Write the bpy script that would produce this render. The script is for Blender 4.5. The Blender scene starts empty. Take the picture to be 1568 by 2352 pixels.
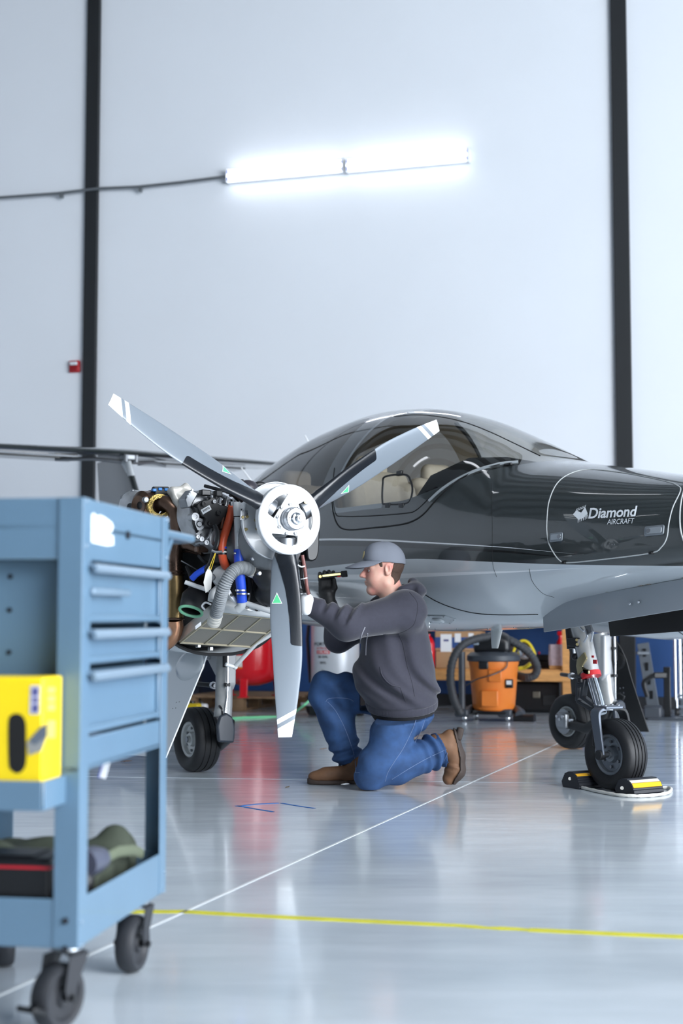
import bpy, math, random
import numpy as np
from mathutils import Vector, Matrix
from mathutils.bvhtree import BVHTree
random.seed(7); RNG = np.random.default_rng(7)
SC = bpy.context.scene
COL = SC.collection
R = math.radians
# ------------------------------------------------------------------ camera
FPX, CAM_H, PITCH = 3300.0, 0.9, math.atan(244 / 3300.0)
cam_d = bpy.data.cameras.new('camera')
cam = bpy.data.objects.new('camera', cam_d); COL.objects.link(cam)
cam.location = (0, 0, CAM_H); cam.rotation_euler = (math.pi / 2 + PITCH, 0, 0)
cam_d.sensor_fit = 'VERTICAL'; cam_d.sensor_height = 36.0; cam_d.sensor_width = 24.0
cam_d.lens = FPX / 2352 * 36.0; cam_d.clip_end = 200; cam_d.clip_start = 0.05
cam_d.dof.use_dof = True; cam_d.dof.focus_distance = 7.0; cam_d.dof.aperture_fstop = 2.2
SC.camera = cam
# ------------------------------------------------------------------ world: bright overcast sky
wd = bpy.data.worlds.new('sky'); SC.world = wd; wd.use_nodes = True
bgn = wd.node_tree.nodes['Background']
bgn.inputs[0].default_value = (0.83, 0.905, 1.0, 1); bgn.inputs[1].default_value = 3.3
# daylight that falls in through the open hangar door (right hand side, towards the camera)
BA = -math.atan(0.29)                       # the building is turned against the camera
E1 = Vector((math.cos(BA), math.sin(BA), 0)); E2 = Vector((-math.sin(BA), math.cos(BA), 0))
def BLD(a, b, z): return E1 * a + E2 * b + Vector((0, 0, z))     # building frame
def area(name, loc, aim, sx, sy, power, color):
    l = bpy.data.lights.new(name, 'AREA'); l.shape = 'RECTANGLE'; l.size = sx; l.size_y = sy
    l.energy = power; l.color = color
    o = bpy.data.objects.new(name, l); COL.objects.link(o); o.location = loc
    o.rotation_euler = (Vector(aim) - Vector(loc)).to_track_quat('-Z', 'Z').to_euler()
    return o
area('door_daylight', BLD(9.5, 1.2, 2.9), BLD(0, 6.5, 1.2), 15, 5.0, 3900, (0.91, 0.95, 1.0))
SC.view_settings.view_transform = 'Standard'; SC.view_settings.look = 'None'
SC.view_settings.gamma = 1.0; SC.view_settings.use_curve_mapping = False
SC.view_settings.exposure = 0.02
try:
    SC.cycles.use_denoising = True; SC.cycles.max_bounces = 8; SC.cycles.transparent_max_bounces = 16
    SC.cycles.caustics_reflective = False; SC.cycles.caustics_refractive = False
    SC.cycles.sample_clamp_indirect = 6.0
except Exception: pass
# ------------------------------------------------------------------ pixel -> place helpers (1568 x 2352 frame)
_c, _s = math.cos(PITCH), math.sin(PITCH)
def RAY(px, py):
    X = (px - 784) / FPX; Y = (1176 - py) / FPX
    return Vector((X, _c - _s * Y, _s + _c * Y))
def PD(px, py, d):
    r = RAY(px, py); t = d / r.y; return Vector((r.x * t, d, CAM_H + r.z * t))
def PZ(px, py, z=0.0):
    r = RAY(px, py); t = (z - CAM_H) / r.z; return Vector((r.x * t, r.y * t, z))
# aircraft frame: u forward, p to port, w up
AO = Vector((0.395, 9.25, 0)); AA = R(-59)
AU = Vector((math.cos(AA), math.sin(AA), 0)); AP_ = Vector((-math.sin(AA), math.cos(AA), 0)); UP = Vector((0, 0, 1))
def AL(u, p, w): return AO + AU * u + AP_ * p + UP * w
def AINV(v):
    d = Vector(v) - AO; return Vector((d.dot(AU), d.dot(AP_), d.z))
def PP(px, py, p):                              # pixel on the aircraft plane p = const
    r = RAY(px, py); o = Vector((0, 0, CAM_H)); t = (p - (o - AO).dot(AP_)) / r.dot(AP_); return o + r * t
def PU(px, py, u):
    r = RAY(px, py); o = Vector((0, 0, CAM_H)); t = (u - (o - AO).dot(AU)) / r.dot(AU); return o + r * t
# ------------------------------------------------------------------ materials
def lin(c):
    if isinstance(c, str):
        c = c.lstrip('#'); c = [int(c[i:i + 2], 16) / 255 for i in (0, 2, 4)]
        return tuple(((x / 12.92) if x <= 0.04045 else ((x + 0.055) / 1.055) ** 2.4) for x in c)
    return tuple(c[:3])
MATS = {}
def mat(name, col, rough=0.5, metal=0.0, coat=0.0, spec=0.5, var=0.0, vscale=6.0, bump=0.0, bscale=40.0,
        emit=0.0, stretch=None, rvar=0.0, sheen=0.0, sss=0.0, coat_rough=0.05):
    if name in MATS: return MATS[name]
    m = bpy.data.materials.new(name); m.use_nodes = True; nt = m.node_tree; N = nt.nodes; Lk = nt.links
    b = N['Principled BSDF']; c = lin(col)
    b.inputs['Base Color'].default_value = (*c, 1); b.inputs['Roughness'].default_value = rough
    b.inputs['Metallic'].default_value = metal; b.inputs['Coat Weight'].default_value = coat
    b.inputs['Coat Roughness'].default_value = coat_rough
    b.inputs['Specular IOR Level'].default_value = spec
    if sheen: b.inputs['Sheen Weight'].default_value = sheen; b.inputs['Sheen Roughness'].default_value = 0.4
    if sss:
        b.inputs['Subsurface Weight'].default_value = sss; b.inputs['Subsurface Radius'].default_value = (0.02, 0.008, 0.005)
    if emit:
        b.inputs['Emission Color'].default_value = (*c, 1); b.inputs['Emission Strength'].default_value = emit
    if var or bump or rvar:
        tc = N.new('ShaderNodeTexCoord'); mp = N.new('ShaderNodeMapping'); Lk.new(tc.outputs['Object'], mp.inputs['Vector'])
        if stretch: mp.inputs['Scale'].default_value = stretch
    if var or rvar:
        n = N.new('ShaderNodeTexNoise'); n.inputs['Scale'].default_value = vscale; n.inputs['Detail'].default_value = 5
        Lk.new(mp.outputs[0], n.inputs['Vector'])
    if var:
        r = N.new('ShaderNodeMapRange'); r.inputs['From Min'].default_value = 0.3; r.inputs['From Max'].default_value = 0.7
        r.inputs['To Min'].default_value = 1 - var; r.inputs['To Max'].default_value = 1 + var
        Lk.new(n.outputs['Fac'], r.inputs['Value'])
        mx = N.new('ShaderNodeVectorMath'); mx.operation = 'SCALE'; mx.inputs[0].default_value = c
        Lk.new(r.outputs[0], mx.inputs['Scale']); Lk.new(mx.outputs[0], b.inputs['Base Color'])
    if rvar:
        r2 = N.new('ShaderNodeMapRange'); r2.inputs['From Min'].default_value = 0.3; r2.inputs['From Max'].default_value = 0.7
        r2.inputs['To Min'].default_value = max(0.02, rough - rvar); r2.inputs['To Max'].default_value = min(1, rough + rvar)
        Lk.new(n.outputs['Fac'], r2.inputs['Value']); Lk.new(r2.outputs[0], b.inputs['Roughness'])
    if bump:
        n2 = N.new('ShaderNodeTexNoise'); n2.inputs['Scale'].default_value = bscale; n2.inputs['Detail'].default_value = 4
        Lk.new(mp.outputs[0], n2.inputs['Vector'])
        bp = N.new('ShaderNodeBump'); bp.inputs['Strength'].default_value = bump; bp.inputs['Distance'].default_value = 0.01
        Lk.new(n2.outputs['Fac'], bp.inputs['Height']); Lk.new(bp.outputs[0], b.inputs['Normal'])
    MATS[name] = m; return m
def glass(name, tint, refl=0.0, rough=0.01, ior=1.5):
    if name in MATS: return MATS[name]
    m = bpy.data.materials.new(name); m.use_nodes = True; nt = m.node_tree; N = nt.nodes; Lk = nt.links
    N.remove(N['Principled BSDF']); out = N['Material Output']
    t = N.new('ShaderNodeBsdfTransparent'); t.inputs[0].default_value = (*lin(tint), 1)
    g = N.new('ShaderNodeBsdfGlossy'); g.inputs['Roughness'].default_value = rough; g.inputs['Color'].default_value = (1, 1, 1, 1)
    fr = N.new('ShaderNodeFresnel'); ge = N.new('ShaderNodeNewGeometry'); mi = N.new('ShaderNodeMapRange')   # thin sheet: same reflectance from either side
    mi.inputs['To Min'].default_value = ior; mi.inputs['To Max'].default_value = 1 / ior; Lk.new(ge.outputs['Backfacing'], mi.inputs['Value']); Lk.new(mi.outputs[0], fr.inputs['IOR'])
    ad = N.new('ShaderNodeMath'); ad.operation = 'ADD'; ad.use_clamp = True; ad.inputs[1].default_value = refl
    Lk.new(fr.outputs[0], ad.inputs[0]); mx = N.new('ShaderNodeMixShader')
    Lk.new(ad.outputs[0], mx.inputs[0]); Lk.new(t.outputs[0], mx.inputs[1]); Lk.new(g.outputs[0], mx.inputs[2])
    Lk.new(mx.outputs[0], out.inputs['Surface']); MATS[name] = m; return m
# ------------------------------------------------------------------ objects
WM = {}
def wm(o):
    if o is None: return Matrix.Identity(4)
    return WM.get(o.name, Matrix.Identity(4))
def tag(o, label=None, cat=None, group=None, kind=None):
    if label: o['label'] = label
    if cat: o['category'] = cat
    if group: o['group'] = group
    if kind: o['kind'] = kind
    return o
def empty(name, loc=(0, 0, 0), rz=0.0, label=None, cat=None, group=None, kind=None, mtx=None):
    o = bpy.data.objects.new(name, None); COL.objects.link(o); o.empty_display_size = 0.1
    m = mtx if mtx is not None else Matrix.Translation(Vector(loc)) @ Matrix.Rotation(rz, 4, 'Z')
    o.matrix_basis = m; WM[o.name] = m
    return tag(o, label, cat, group, kind)
def copy_tree(o, parent=None, mtx=None):
    c = o.copy(); COL.objects.link(c); c.parent = parent
    if mtx is not None: c.matrix_basis = mtx
    WM[c.name] = (wm(parent) if parent else Matrix.Identity(4)) @ c.matrix_basis
    for ch in list(o.children): copy_tree(ch, c)
    return c
def frame_from(z, x=None):
    z = Vector(z).normalized()
    x = Vector(x) if x is not None else (Vector((0, 0, 1)) if abs(z.z) < 0.9 else Vector((1, 0, 0)))
    y = z.cross(x).normalized(); x = y.cross(z).normalized()
    return x, y, z
class MB:
    def __init__(s): s.v = []; s.f = []; s.m = []
    def add(s, V, F, mi=0):
        o = len(s.v); s.v.extend([tuple(v) for v in V])
        for f in F: s.f.append(tuple(i + o for i in f)); s.m.append(mi)
        return s
    def box(s, c, size, rot=None, mi=0):
        c = Vector(c); hx, hy, hz = size[0] / 2, size[1] / 2, size[2] / 2
        P = [Vector((x, y, z)) for x in (-hx, hx) for y in (-hy, hy) for z in (-hz, hz)]
        if rot is not None: P = [rot @ p for p in P]
        return s.add([c + p for p in P], [(0, 1, 3, 2), (4, 6, 7, 5), (0, 4, 5, 1), (2, 3, 7, 6), (0, 2, 6, 4), (1, 5, 7, 3)], mi)
    def hexa(s, P, mi=0):   # 8 points: bottom loop 4, top loop 4
        return s.add(P, [(3, 2, 1, 0), (4, 5, 6, 7), (0, 1, 5, 4), (1, 2, 6, 5), (2, 3, 7, 6), (3, 0, 4, 7)], mi)
    def bar(s, a, b, w, h, up=(0, 0, 1), mi=0):
        a = Vector(a); b = Vector(b); d = (b - a).normalized(); sd = d.cross(Vector(up)).normalized(); u = sd.cross(d)
        P = [q + sd * x * w / 2 + u * y * h / 2 for q in (a, b) for x, y in ((-1, -1), (1, -1), (1, 1), (-1, 1))]
        return s.hexa(P, mi)
    def tube(s, path, r, n=12, closed=False, caps=True, mi=0, sq=1.0):
        P = [Vector(p) for p in path]; k = len(P); rr = r if hasattr(r, '__len__') else [r] * k
        T = []
        for i in range(k):
            a = P[(i - 1) % k] if (closed or i > 0) else P[i]; b = P[(i + 1) % k] if (closed or i < k - 1) else P[i]
            t = (b - a); T.append(t.normalized() if t.length > 1e-9 else Vector((0, 0, 1)))
        x, y, _ = frame_from(T[0]); V = []
        for i in range(k):
            if i:
                q = T[i - 1].rotation_difference(T[i]); x = q @ x
            x = (x - T[i] * x.dot(T[i])).normalized(); y = T[i].cross(x)
            for j in range(n):
                a = 2 * math.pi * j / n; V.append(P[i] + (x * math.cos(a) + y * math.sin(a) * sq) * rr[i])
        F = []
        for i in range(k if closed else k - 1):
            for j in range(n):
                a, b = i * n + j, i * n + (j + 1) % n; i2 = (i + 1) % k
                F.append((a, b, i2 * n + (j + 1) % n, i2 * n + j))
        if caps and not closed: F.append(tuple(range(n))[::-1]); F.append(tuple((k - 1) * n + j for j in range(n)))
        return s.add(V, F, mi)
    def cyl(s, a, b, r, r2=None, n=20, mi=0): return s.tube([a, b], [r, r if r2 is None else r2], n, mi=mi)
    def lathe(s, prof, o, axis, n=32, x=None, mi=0, a0=0.0, a1=2 * math.pi):
        o = Vector(o); ex, ey, ez = frame_from(axis, x); full = abs(a1 - a0 - 2 * math.pi) < 1e-6; k = len(prof); V = []; F = []
        m = n if full else n + 1
        for j in range(m):
            a = a0 + (a1 - a0) * j / n; d = ex * math.cos(a) + ey * math.sin(a)
            for r, h in prof: V.append(o + d * r + ez * h)
        for j in range(n):
            j2 = (j + 1) % m
            for i in range(k - 1): F.append((j * k + i, j2 * k + i, j2 * k + i + 1, j * k + i + 1))
        return s.add(V, F, mi)
    def sphere(s, c, r, n=16, m=10, sc=(1, 1, 1), rot=None, mi=0):
        c = Vector(c); V = []; F = []
        for i in range(m + 1):
            t = math.pi * i / m
            for j in range(n):
                a = 2 * math.pi * j / n; q = Vector((math.sin(t) * math.cos(a) * r * sc[0], math.sin(t) * math.sin(a) * r * sc[1], math.cos(t) * r * sc[2]))
                V.append(c + (rot @ q if rot is not None else q))
        for i in range(m):
            for j in range(n): F.append((i * n + j, (i + 1) * n + j, (i + 1) * n + (j + 1) % n, i * n + (j + 1) % n))
        return s.add(V, F, mi)
    def prism(s, poly, o, ex, ey, depth, mi=0, ez=None):
        o = Vector(o); ex = Vector(ex); ey = Vector(ey); ez = Vector(ez) if ez is not None else ex.cross(ey).normalized()
        k = len(poly); A = [o + ex * x + ey * y for x, y in poly]; B = [a + ez * depth for a in A]
        return s.add(A + B, [tuple(range(k))[::-1], tuple(range(k, 2 * k))] + [(i, (i + 1) % k, k + (i + 1) % k, k + i) for i in range(k)], mi)
    def strip(s, A, B, mi=0):
        k = len(A); return s.add(list(A) + list(B), [(i, i + 1, k + i + 1, k + i) for i in range(k - 1)], mi)
    def loft(s, secs, caps=True, mi=0, closed=True):
        n = len(secs[0]); V = [p for q in secs for p in q]; F = []
        for i in range(len(secs) - 1):
            for j in range(n if closed else n - 1): F.append((i * n + j, i * n + (j + 1) % n, (i + 1) * n + (j + 1) % n, (i + 1) * n + j))
        if caps and closed: F.append(tuple(range(n))[::-1]); F.append(tuple((len(secs) - 1) * n + j for j in range(n)))
        return s.add(V, F, mi)
    def build(s, name, mats, parent=None, smooth=True, bevel=0.0, seg=2, ang=35, solid=0.0, sub=0, base=False, local=False):
        if not isinstance(mats, (list, tuple)): mats = [mats]
        me = bpy.data.meshes.new(name); V = np.array(s.v, dtype=float).reshape(-1, 3)
        M = wm(parent).copy(); own = Matrix.Identity(4)
        if not local:
            if parent is None and len(V):
                lo, hi = V.min(0), V.max(0); own = Matrix.Translation(Vector(((lo[0] + hi[0]) / 2, (lo[1] + hi[1]) / 2, lo[2])))
            Mi = np.array((M @ own).inverted()); V = V @ Mi[:3, :3].T + Mi[:3, 3]
        me.from_pydata(V.tolist(), [], s.f); 
        for m in mats: me.materials.append(m)
        if len(mats) > 1: me.polygons.foreach_set('material_index', s.m)
        if smooth:
            me.polygons.foreach_set('use_smooth', [True] * len(me.polygons))
            if ang < 180: me.set_sharp_from_angle(angle=R(ang))
        me.update()
        o = bpy.data.objects.new(name, me); COL.objects.link(o)
        if parent: o.parent = parent
        o.matrix_basis = own; WM[o.name] = M @ own
        if solid:
            md = o.modifiers.new('thickness', 'SOLIDIFY'); md.thickness = solid; md.offset = 0
        if bevel:
            md = o.modifiers.new('bevel', 'BEVEL'); md.width = bevel; md.segments = seg; md.limit_method = 'ANGLE'; md.angle_limit = R(30)
        if sub:
            md = o.modifiers.new('sub', 'SUBSURF'); md.levels = sub; md.render_levels = sub
        return o
def spl(pts, n=8, closed=False):
    """Catmull-Rom through points (any dimension)"""
    P = [np.array(p, dtype=float) for p in pts]; k = len(P); out = []
    for i in range(k if closed else k - 1):
        p1, p2 = P[i], P[(i + 1) % k]
        p0 = P[(i - 1) % k] if (closed or i > 0) else 2 * p1 - p2
        p3 = P[(i + 2) % k] if (closed or i < k - 2) else 2 * p2 - p1
        for j in range(n):
            t = j / n
            out.append(0.5 * ((2 * p1) + (p2 - p0) * t + (2 * p0 - 5 * p1 + 4 * p2 - p3) * t * t + (3 * p1 - p0 - 3 * p2 + p3) * t ** 3))
    if not closed: out.append(P[-1])
    return [Vector(o) if len(o) == 3 else tuple(o) for o in out]
def pchip(xs, ys):
    xs = np.array(xs, float); ys = np.array(ys, float); h = np.diff(xs); d = np.diff(ys) / h; m = np.zeros_like(xs)
    m[0], m[-1] = d[0], d[-1]
    for i in range(1, len(xs) - 1):
        m[i] = 0 if d[i - 1] * d[i] <= 0 else (h[i - 1] + h[i]) * 3 / ((2 * h[i] + h[i - 1]) / d[i - 1] + (h[i] + 2 * h[i - 1]) / d[i])
    def f(x):
        x = np.clip(x, xs[0], xs[-1]); i = np.clip(np.searchsorted(xs, x) - 1, 0, len(xs) - 2); t = (x - xs[i]) / h[i]
        return (ys[i] * (1 + 2 * t) * (1 - t) ** 2 + h[i] * m[i] * t * (1 - t) ** 2 + ys[i + 1] * t * t * (3 - 2 * t) + h[i] * m[i + 1] * t * t * (t - 1))
    return f
def rrect(w, h, r, n=5):
    out = []
    for cx, cy, a0 in ((w / 2 - r, h / 2 - r, 0), (-w / 2 + r, h / 2 - r, 90), (-w / 2 + r, -h / 2 + r, 180), (w / 2 - r, -h / 2 + r, 270)):
        for i in range(n + 1):
            a = R(a0 + 90 * i / n); out.append((cx + r * math.cos(a), cy + r * math.sin(a)))
    return out
def circ(r, n=16, c=(0, 0)): return [(c[0] + r * math.cos(2 * math.pi * i / n), c[1] + r * math.sin(2 * math.pi * i / n)) for i in range(n)]
class Surf:
    """polygon surface whose faces can be cut along an implicit curve and re-tagged"""
    def __init__(s, V, F, t=0): s.V = [Vector(v) for v in V]; s.F = [(tuple(f), t) for f in F]
    def cut(s, g, tags, new):
        gv = [g(v) for v in s.V]; cache = {}; out = []
        def mid(a, b):
            k = (a, b) if a < b else (b, a)
            if k not in cache:
                t = gv[a] / (gv[a] - gv[b]); t = min(max(t, 0.001), 0.999); s.V.append(s.V[a].lerp(s.V[b], t)); gv.append(0.0); cache[k] = len(s.V) - 1
            return cache[k]
        for f, t in s.F:
            if t not in tags: out.append((f, t)); continue
            sg = [gv[i] > 0 for i in f]
            if all(sg): out.append((f, new)); continue
            if not any(sg): out.append((f, t)); continue
            A, B = [], []
            for i in range(len(f)):
                a, b = f[i], f[(i + 1) % len(f)]
                (A if sg[i] else B).append(a)
                if sg[i] != sg[(i + 1) % len(f)]:
                    m = mid(a, b); A.append(m); B.append(m)
            if len(A) > 2: out.append((tuple(A), new))
            if len(B) > 2: out.append((tuple(B), t))
        s.F = out
    def mb(s, tagmap):
        m = MB(); used = {}
        for f, t in s.F:
            if t not in tagmap: continue
            for i in f:
                if i not in used: used[i] = len(m.v); m.v.append(tuple(s.V[i]))
            m.f.append(tuple(used[i] for i in f)); m.m.append(tagmap[t])
        return m
# ------------------------------------------------------------------ smooth solids from distance fields
def sd_seg(P, a, b, ra, rb=None):
    a = np.array(a, float); b = np.array(b, float); rb = ra if rb is None else rb
    ab = b - a; t = np.clip(((P - a) @ ab) / max(ab @ ab, 1e-12), 0, 1)
    return np.linalg.norm(P - a - t[..., None] * ab, axis=-1) - (ra + (rb - ra) * t)
def sd_ell(P, c, r, M=None):
    q = P - np.array(c, float)
    if M is not None: q = q @ np.array(M, float)      # columns of M = axes
    r = np.array(r, float); k0 = np.linalg.norm(q / r, axis=-1); k1 = np.linalg.norm(q / (r * r), axis=-1)
    return k0 * (k0 - 1.0) / np.maximum(k1, 1e-9)
def sd_box(P, c, h, rd=0.0, M=None):
    q = P - np.array(c, float)
    if M is not None: q = q @ np.array(M, float)
    d = np.abs(q) - (np.array(h, float) - rd)
    return np.linalg.norm(np.maximum(d, 0), axis=-1) + np.minimum(d.max(-1), 0) - rd
def smin(a, b, k):
    h = np.clip(0.5 + 0.5 * (b - a) / k, 0, 1); return b + (a - b) * h - k * h * (1 - h)
def smax(a, b, k): return -smin(-a, -b, k)
def sdf_mesh(fn, lo, hi, res):
    lo = np.array(lo, float); hi = np.array(hi, float); n = np.maximum(((hi - lo) / res).astype(int) + 1, 4)
    ax = [lo[i] + res * np.arange(n[i]) for i in range(3)]
    G = np.stack(np.meshgrid(*ax, indexing='ij'), -1); f = fn(G.reshape(-1, 3)).reshape(n)
    nx, ny, nz = n - 1; sg = f < 0
    c = [(i, j, k) for i in (0, 1) for j in (0, 1) for k in (0, 1)]
    val = np.stack([f[i:i + nx, j:j + ny, k:k + nz] for i, j, k in c], -1); s = val < 0
    act = s.any(-1) & ~s.all(-1); idx = np.argwhere(act); v = val[act]
    acc = np.zeros((len(idx), 3)); cnt = np.zeros(len(idx)); cc = np.array(c, float)
    for a in range(8):
        for b in range(a + 1, 8):
            if np.abs(cc[a] - cc[b]).sum() != 1: continue
            m = (v[:, a] < 0) != (v[:, b] < 0); t = np.zeros(len(idx)); t[m] = v[m, a] / (v[m, a] - v[m, b])
            acc[m] += cc[a] + (cc[b] - cc[a]) * t[m][:, None]; cnt[m] += 1
    V = lo + (idx + acc / cnt[:, None]) * res
    num = -np.ones((nx, ny, nz), int); num[act] = np.arange(len(idx)); F = []
    for d in range(3):
        sl0 = [slice(None)] * 3; sl1 = [slice(None)] * 3; sl0[d] = slice(0, n[d] - 1); sl1[d] = slice(1, n[d])
        ch = sg[tuple(sl0)] != sg[tuple(sl1)]; E = np.argwhere(ch); e1, e2 = (d + 1) % 3, (d + 2) % 3
        ok = (E[:, e1] > 0) & (E[:, e2] > 0) & (E[:, e1] < n[e1] - 1) & (E[:, e2] < n[e2] - 1); E = E[ok]
        def at(a, b):
            q = E.copy(); q[:, e1] -= a; q[:, e2] -= b; return num[q[:, 0], q[:, 1], q[:, 2]]
        Q = np.stack([at(1, 1), at(0, 1), at(0, 0), at(1, 0)], -1)
        ins = sg[E[:, 0], E[:, 1], E[:, 2]]; Q[~ins] = Q[~ins][:, ::-1]; F.append(Q)
    return V, np.concatenate(F)
def sdf_obj(name, fn, lo, hi, res, mats, parent=None, base=False):
    V, F = sdf_mesh(fn, lo, hi, res); m = MB(); m.v = [tuple(v) for v in V]; m.f = [tuple(int(i) for i in q) for q in F]; m.m = [0] * len(m.f)
    return m.build(name, mats, parent, ang=180)
def text_mb(body, size, fn, font_shear=0.0, bold=0.0, spacing=1.0, sx=1.0):
    """flat lettering; fn(x, y) -> world point"""
    cu = bpy.data.curves.new('lettering', 'FONT'); cu.body = body; cu.size = size; cu.shear = font_shear; cu.offset = bold; cu.space_character = spacing
    cu.resolution_u = 3
    o = bpy.data.objects.new('lettering', cu); COL.objects.link(o)
    dg = bpy.context.evaluated_depsgraph_get(); me = bpy.data.meshes.new_from_object(o.evaluated_get(dg))
    import bmesh
    bm = bmesh.new(); bm.from_mesh(me); bmesh.ops.triangulate(bm, faces=bm.faces)
    V = [fn(v.co.x * sx, v.co.y) for v in bm.verts]; bm.verts.index_update(); F = [tuple(v.index for v in f.verts) for f in bm.faces]
    w = max((v.co.x for v in bm.verts), default=0) * sx
    bm.free(); bpy.data.objects.remove(o); bpy.data.curves.remove(cu); bpy.data.meshes.remove(me)
    return MB().add(V, F), w
# ------------------------------------------------------------------ shared materials
M_dark = mat('dark grey aircraft paint', '#2b3132', 0.30, 0.0, 1.0, spec=0.5, coat_rough=0.02)
M_grey = mat('light grey aircraft paint', '#cbd1d5', 0.28, 0.0, 0.8, coat_rough=0.03)
M_white = mat('white gloss paint', '#eef0f2', 0.25, 0, 0.5)
M_black = mat('black rubber', '#17181b', 0.55, bump=0.06, bscale=120)
M_blackp = mat('black plastic', '#141518', 0.38)
M_alu = mat('bare aluminium', '#c3c6cb', 0.30, 0.95, rvar=0.08, vscale=20)
M_cast = mat('cast aluminium', '#b6b8bb', 0.45, 0.75, var=0.12, vscale=30, bump=0.12, bscale=160)
M_chrome = mat('polished chrome', '#dfe3e8', 0.08, 1.0)
M_steel = mat('dull steel', '#8d9094', 0.38, 0.9)
M_pipegrey = mat('pale grey painted pipe', '#c9cccd', 0.4)
M_silver = mat('silver strut paint', '#b3b4b3', 0.35, 0.4, var=0.10, vscale=25)
# ================================================================== the hangar
M_wall = mat('painted white wall', '#e3e8ee', 0.75, var=0.015, vscale=0.8)
M_blue = mat('blue wall paint', '#23497f', 0.5, var=0.05, vscale=3)
M_column = mat('dark grey steel column', '#1e2124', 0.5)
D0 = 15.3 * math.cos(-BA)                     # back wall distance along E2 from the camera's foot
def floor_mat():
    m = bpy.data.materials.new('polished sealed concrete'); m.use_nodes = True; nt = m.node_tree; N = nt.nodes; Lk = nt.links; b = N['Principled BSDF']
    tc = N.new('ShaderNodeTexCoord'); mp = N.new('ShaderNodeMapping'); mp.inputs['Scale'].default_value = (0.55, 2.2, 1); mp.inputs['Rotation'].default_value = (0, 0, 0.1)
    Lk.new(tc.outputs['Object'], mp.inputs['Vector'])
    n = N.new('ShaderNodeTexNoise'); n.inputs['Scale'].default_value = 1.3; n.inputs['Detail'].default_value = 9; n.inputs['Roughness'].default_value = 0.62; Lk.new(mp.outputs[0], n.inputs['Vector'])
    cr = N.new('ShaderNodeValToRGB'); cr.color_ramp.elements[0].position = 0.3; cr.color_ramp.elements[1].position = 0.72
    cr.color_ramp.elements[0].color = (*lin('#bec8d0'), 1); cr.color_ramp.elements[1].color = (*lin('#dde5ec'), 1)
    Lk.new(n.outputs['Fac'], cr.inputs[0]); Lk.new(cr.outputs[0], b.inputs['Base Color'])
    n2 = N.new('ShaderNodeTexNoise'); n2.inputs['Scale'].default_value = 5; n2.inputs['Detail'].default_value = 6; Lk.new(mp.outputs[0], n2.inputs['Vector'])
    mr = N.new('ShaderNodeMapRange'); mr.inputs['From Min'].default_value = 0.3; mr.inputs['From Max'].default_value = 0.7; mr.inputs['To Min'].default_value = 0.10; mr.inputs['To Max'].default_value = 0.22
    Lk.new(n2.outputs['Fac'], mr.inputs['Value']); Lk.new(mr.outputs[0], b.inputs['Roughness'])
    b.inputs['Coat Weight'].default_value = 0.35; b.inputs['Coat Roughness'].default_value = 0.09
    n3 = N.new('ShaderNodeTexNoise'); n3.inputs['Scale'].default_value = 9; n3.inputs['Detail'].default_value = 2; Lk.new(mp.outputs[0], n3.inputs['Vector'])
    bp = N.new('ShaderNodeBump'); bp.inputs['Strength'].default_value = 0.035; bp.inputs['Distance'].default_value = 0.02
    Lk.new(n3.outputs['Fac'], bp.inputs['Height']); Lk.new(bp.outputs[0], b.inputs['Normal'])
    return m
def plate(a0, a1, b0, b1, z0, z1):
    P = [BLD(a, b, z) for z in (z0, z1) for a, b in ((a0, b0), (a1, b0), (a1, b1), (a0, b1))]
    return MB().hexa(P)
fl = plate(-16, 26, -14, D0 + 0.3, -0.2, 0.0).build('floor', floor_mat(), smooth=False); tag(fl, 'pale grey polished concrete hangar floor', 'floor', kind='structure')
wb = plate(-16, 14, D0, D0 + 0.25, 0, 10.0).build('wall_back', M_wall, smooth=False); tag(wb, 'tall white painted back wall', 'wall', kind='structure')
# blue lower band of the wall, in separate sheets
x = -16.0; i = 0
while x < 14:
    plate(x, x + 1.218, D0 - 0.03, D0 - 0.001, 0.12, 1.12).build('blue_panel', M_blue, wb, smooth=False, bevel=0.004, seg=1); x += 1.22
plate(-16, 14, D0 - 0.04, D0 - 0.001, 0.0, 0.12).build('kick_strip', mat('dark kick strip', '#23262b', 0.6), wb, smooth=False)
wl = plate(-16.2, -16, -8, D0 + 0.25, 0, 10.0).build('wall_left', M_wall, smooth=False); tag(wl, 'white side wall left of the picture', 'wall', kind='structure')
wf = plate(-16, 7.0, -8.2, -8, 0, 10.0).build('wall_front_light_block', mat('grey light blocking sheet', '#767c82', 0.6), smooth=False); tag(wf, 'unseen grey wall added behind the camera to block light', 'wall', kind='structure')  # unseen wall, added and kept grey to cut the light from behind the camera
plate(7.0, 11.2, -8.2, -8, 5.6, 10.0).build('light_block_header', mat('grey light blocking sheet', '#767c82', 0.6), wf, smooth=False)  # unseen header added over the front opening to darken the upper back wall
wr = plate(11, 11.2, -8, D0 + 0.25, 5.6, 10.0).build('wall_right_light_block', M_wall, smooth=False); tag(wr, 'unseen white band added above the right door opening to block light', 'wall', kind='structure')  # unseen band added over the right opening, shades the top of the back wall
ce = MB()
P = [BLD(a, b, z) for z in (9.6, 9.8) for a, b in ((-16, -8), (11, -8), (11, D0 + 0.2), (-16, D0 + 0.2))]; ce.hexa(P)
ceil = ce.build('ceiling', mat('grey ribbed roof deck', '#a3a8ac', 0.6), smooth=False); tag(ceil, 'ribbed metal roof deck', 'ceiling', kind='structure')
M_purlin = mat('dark roof purlin', '#202327', 0.6)
for b in np.arange(-7.5, D0, 1.1):
    plate(-16, 11, b, b + 0.30, 9.25, 9.6).build('purlin', M_purlin, ceil, smooth=False)
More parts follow.
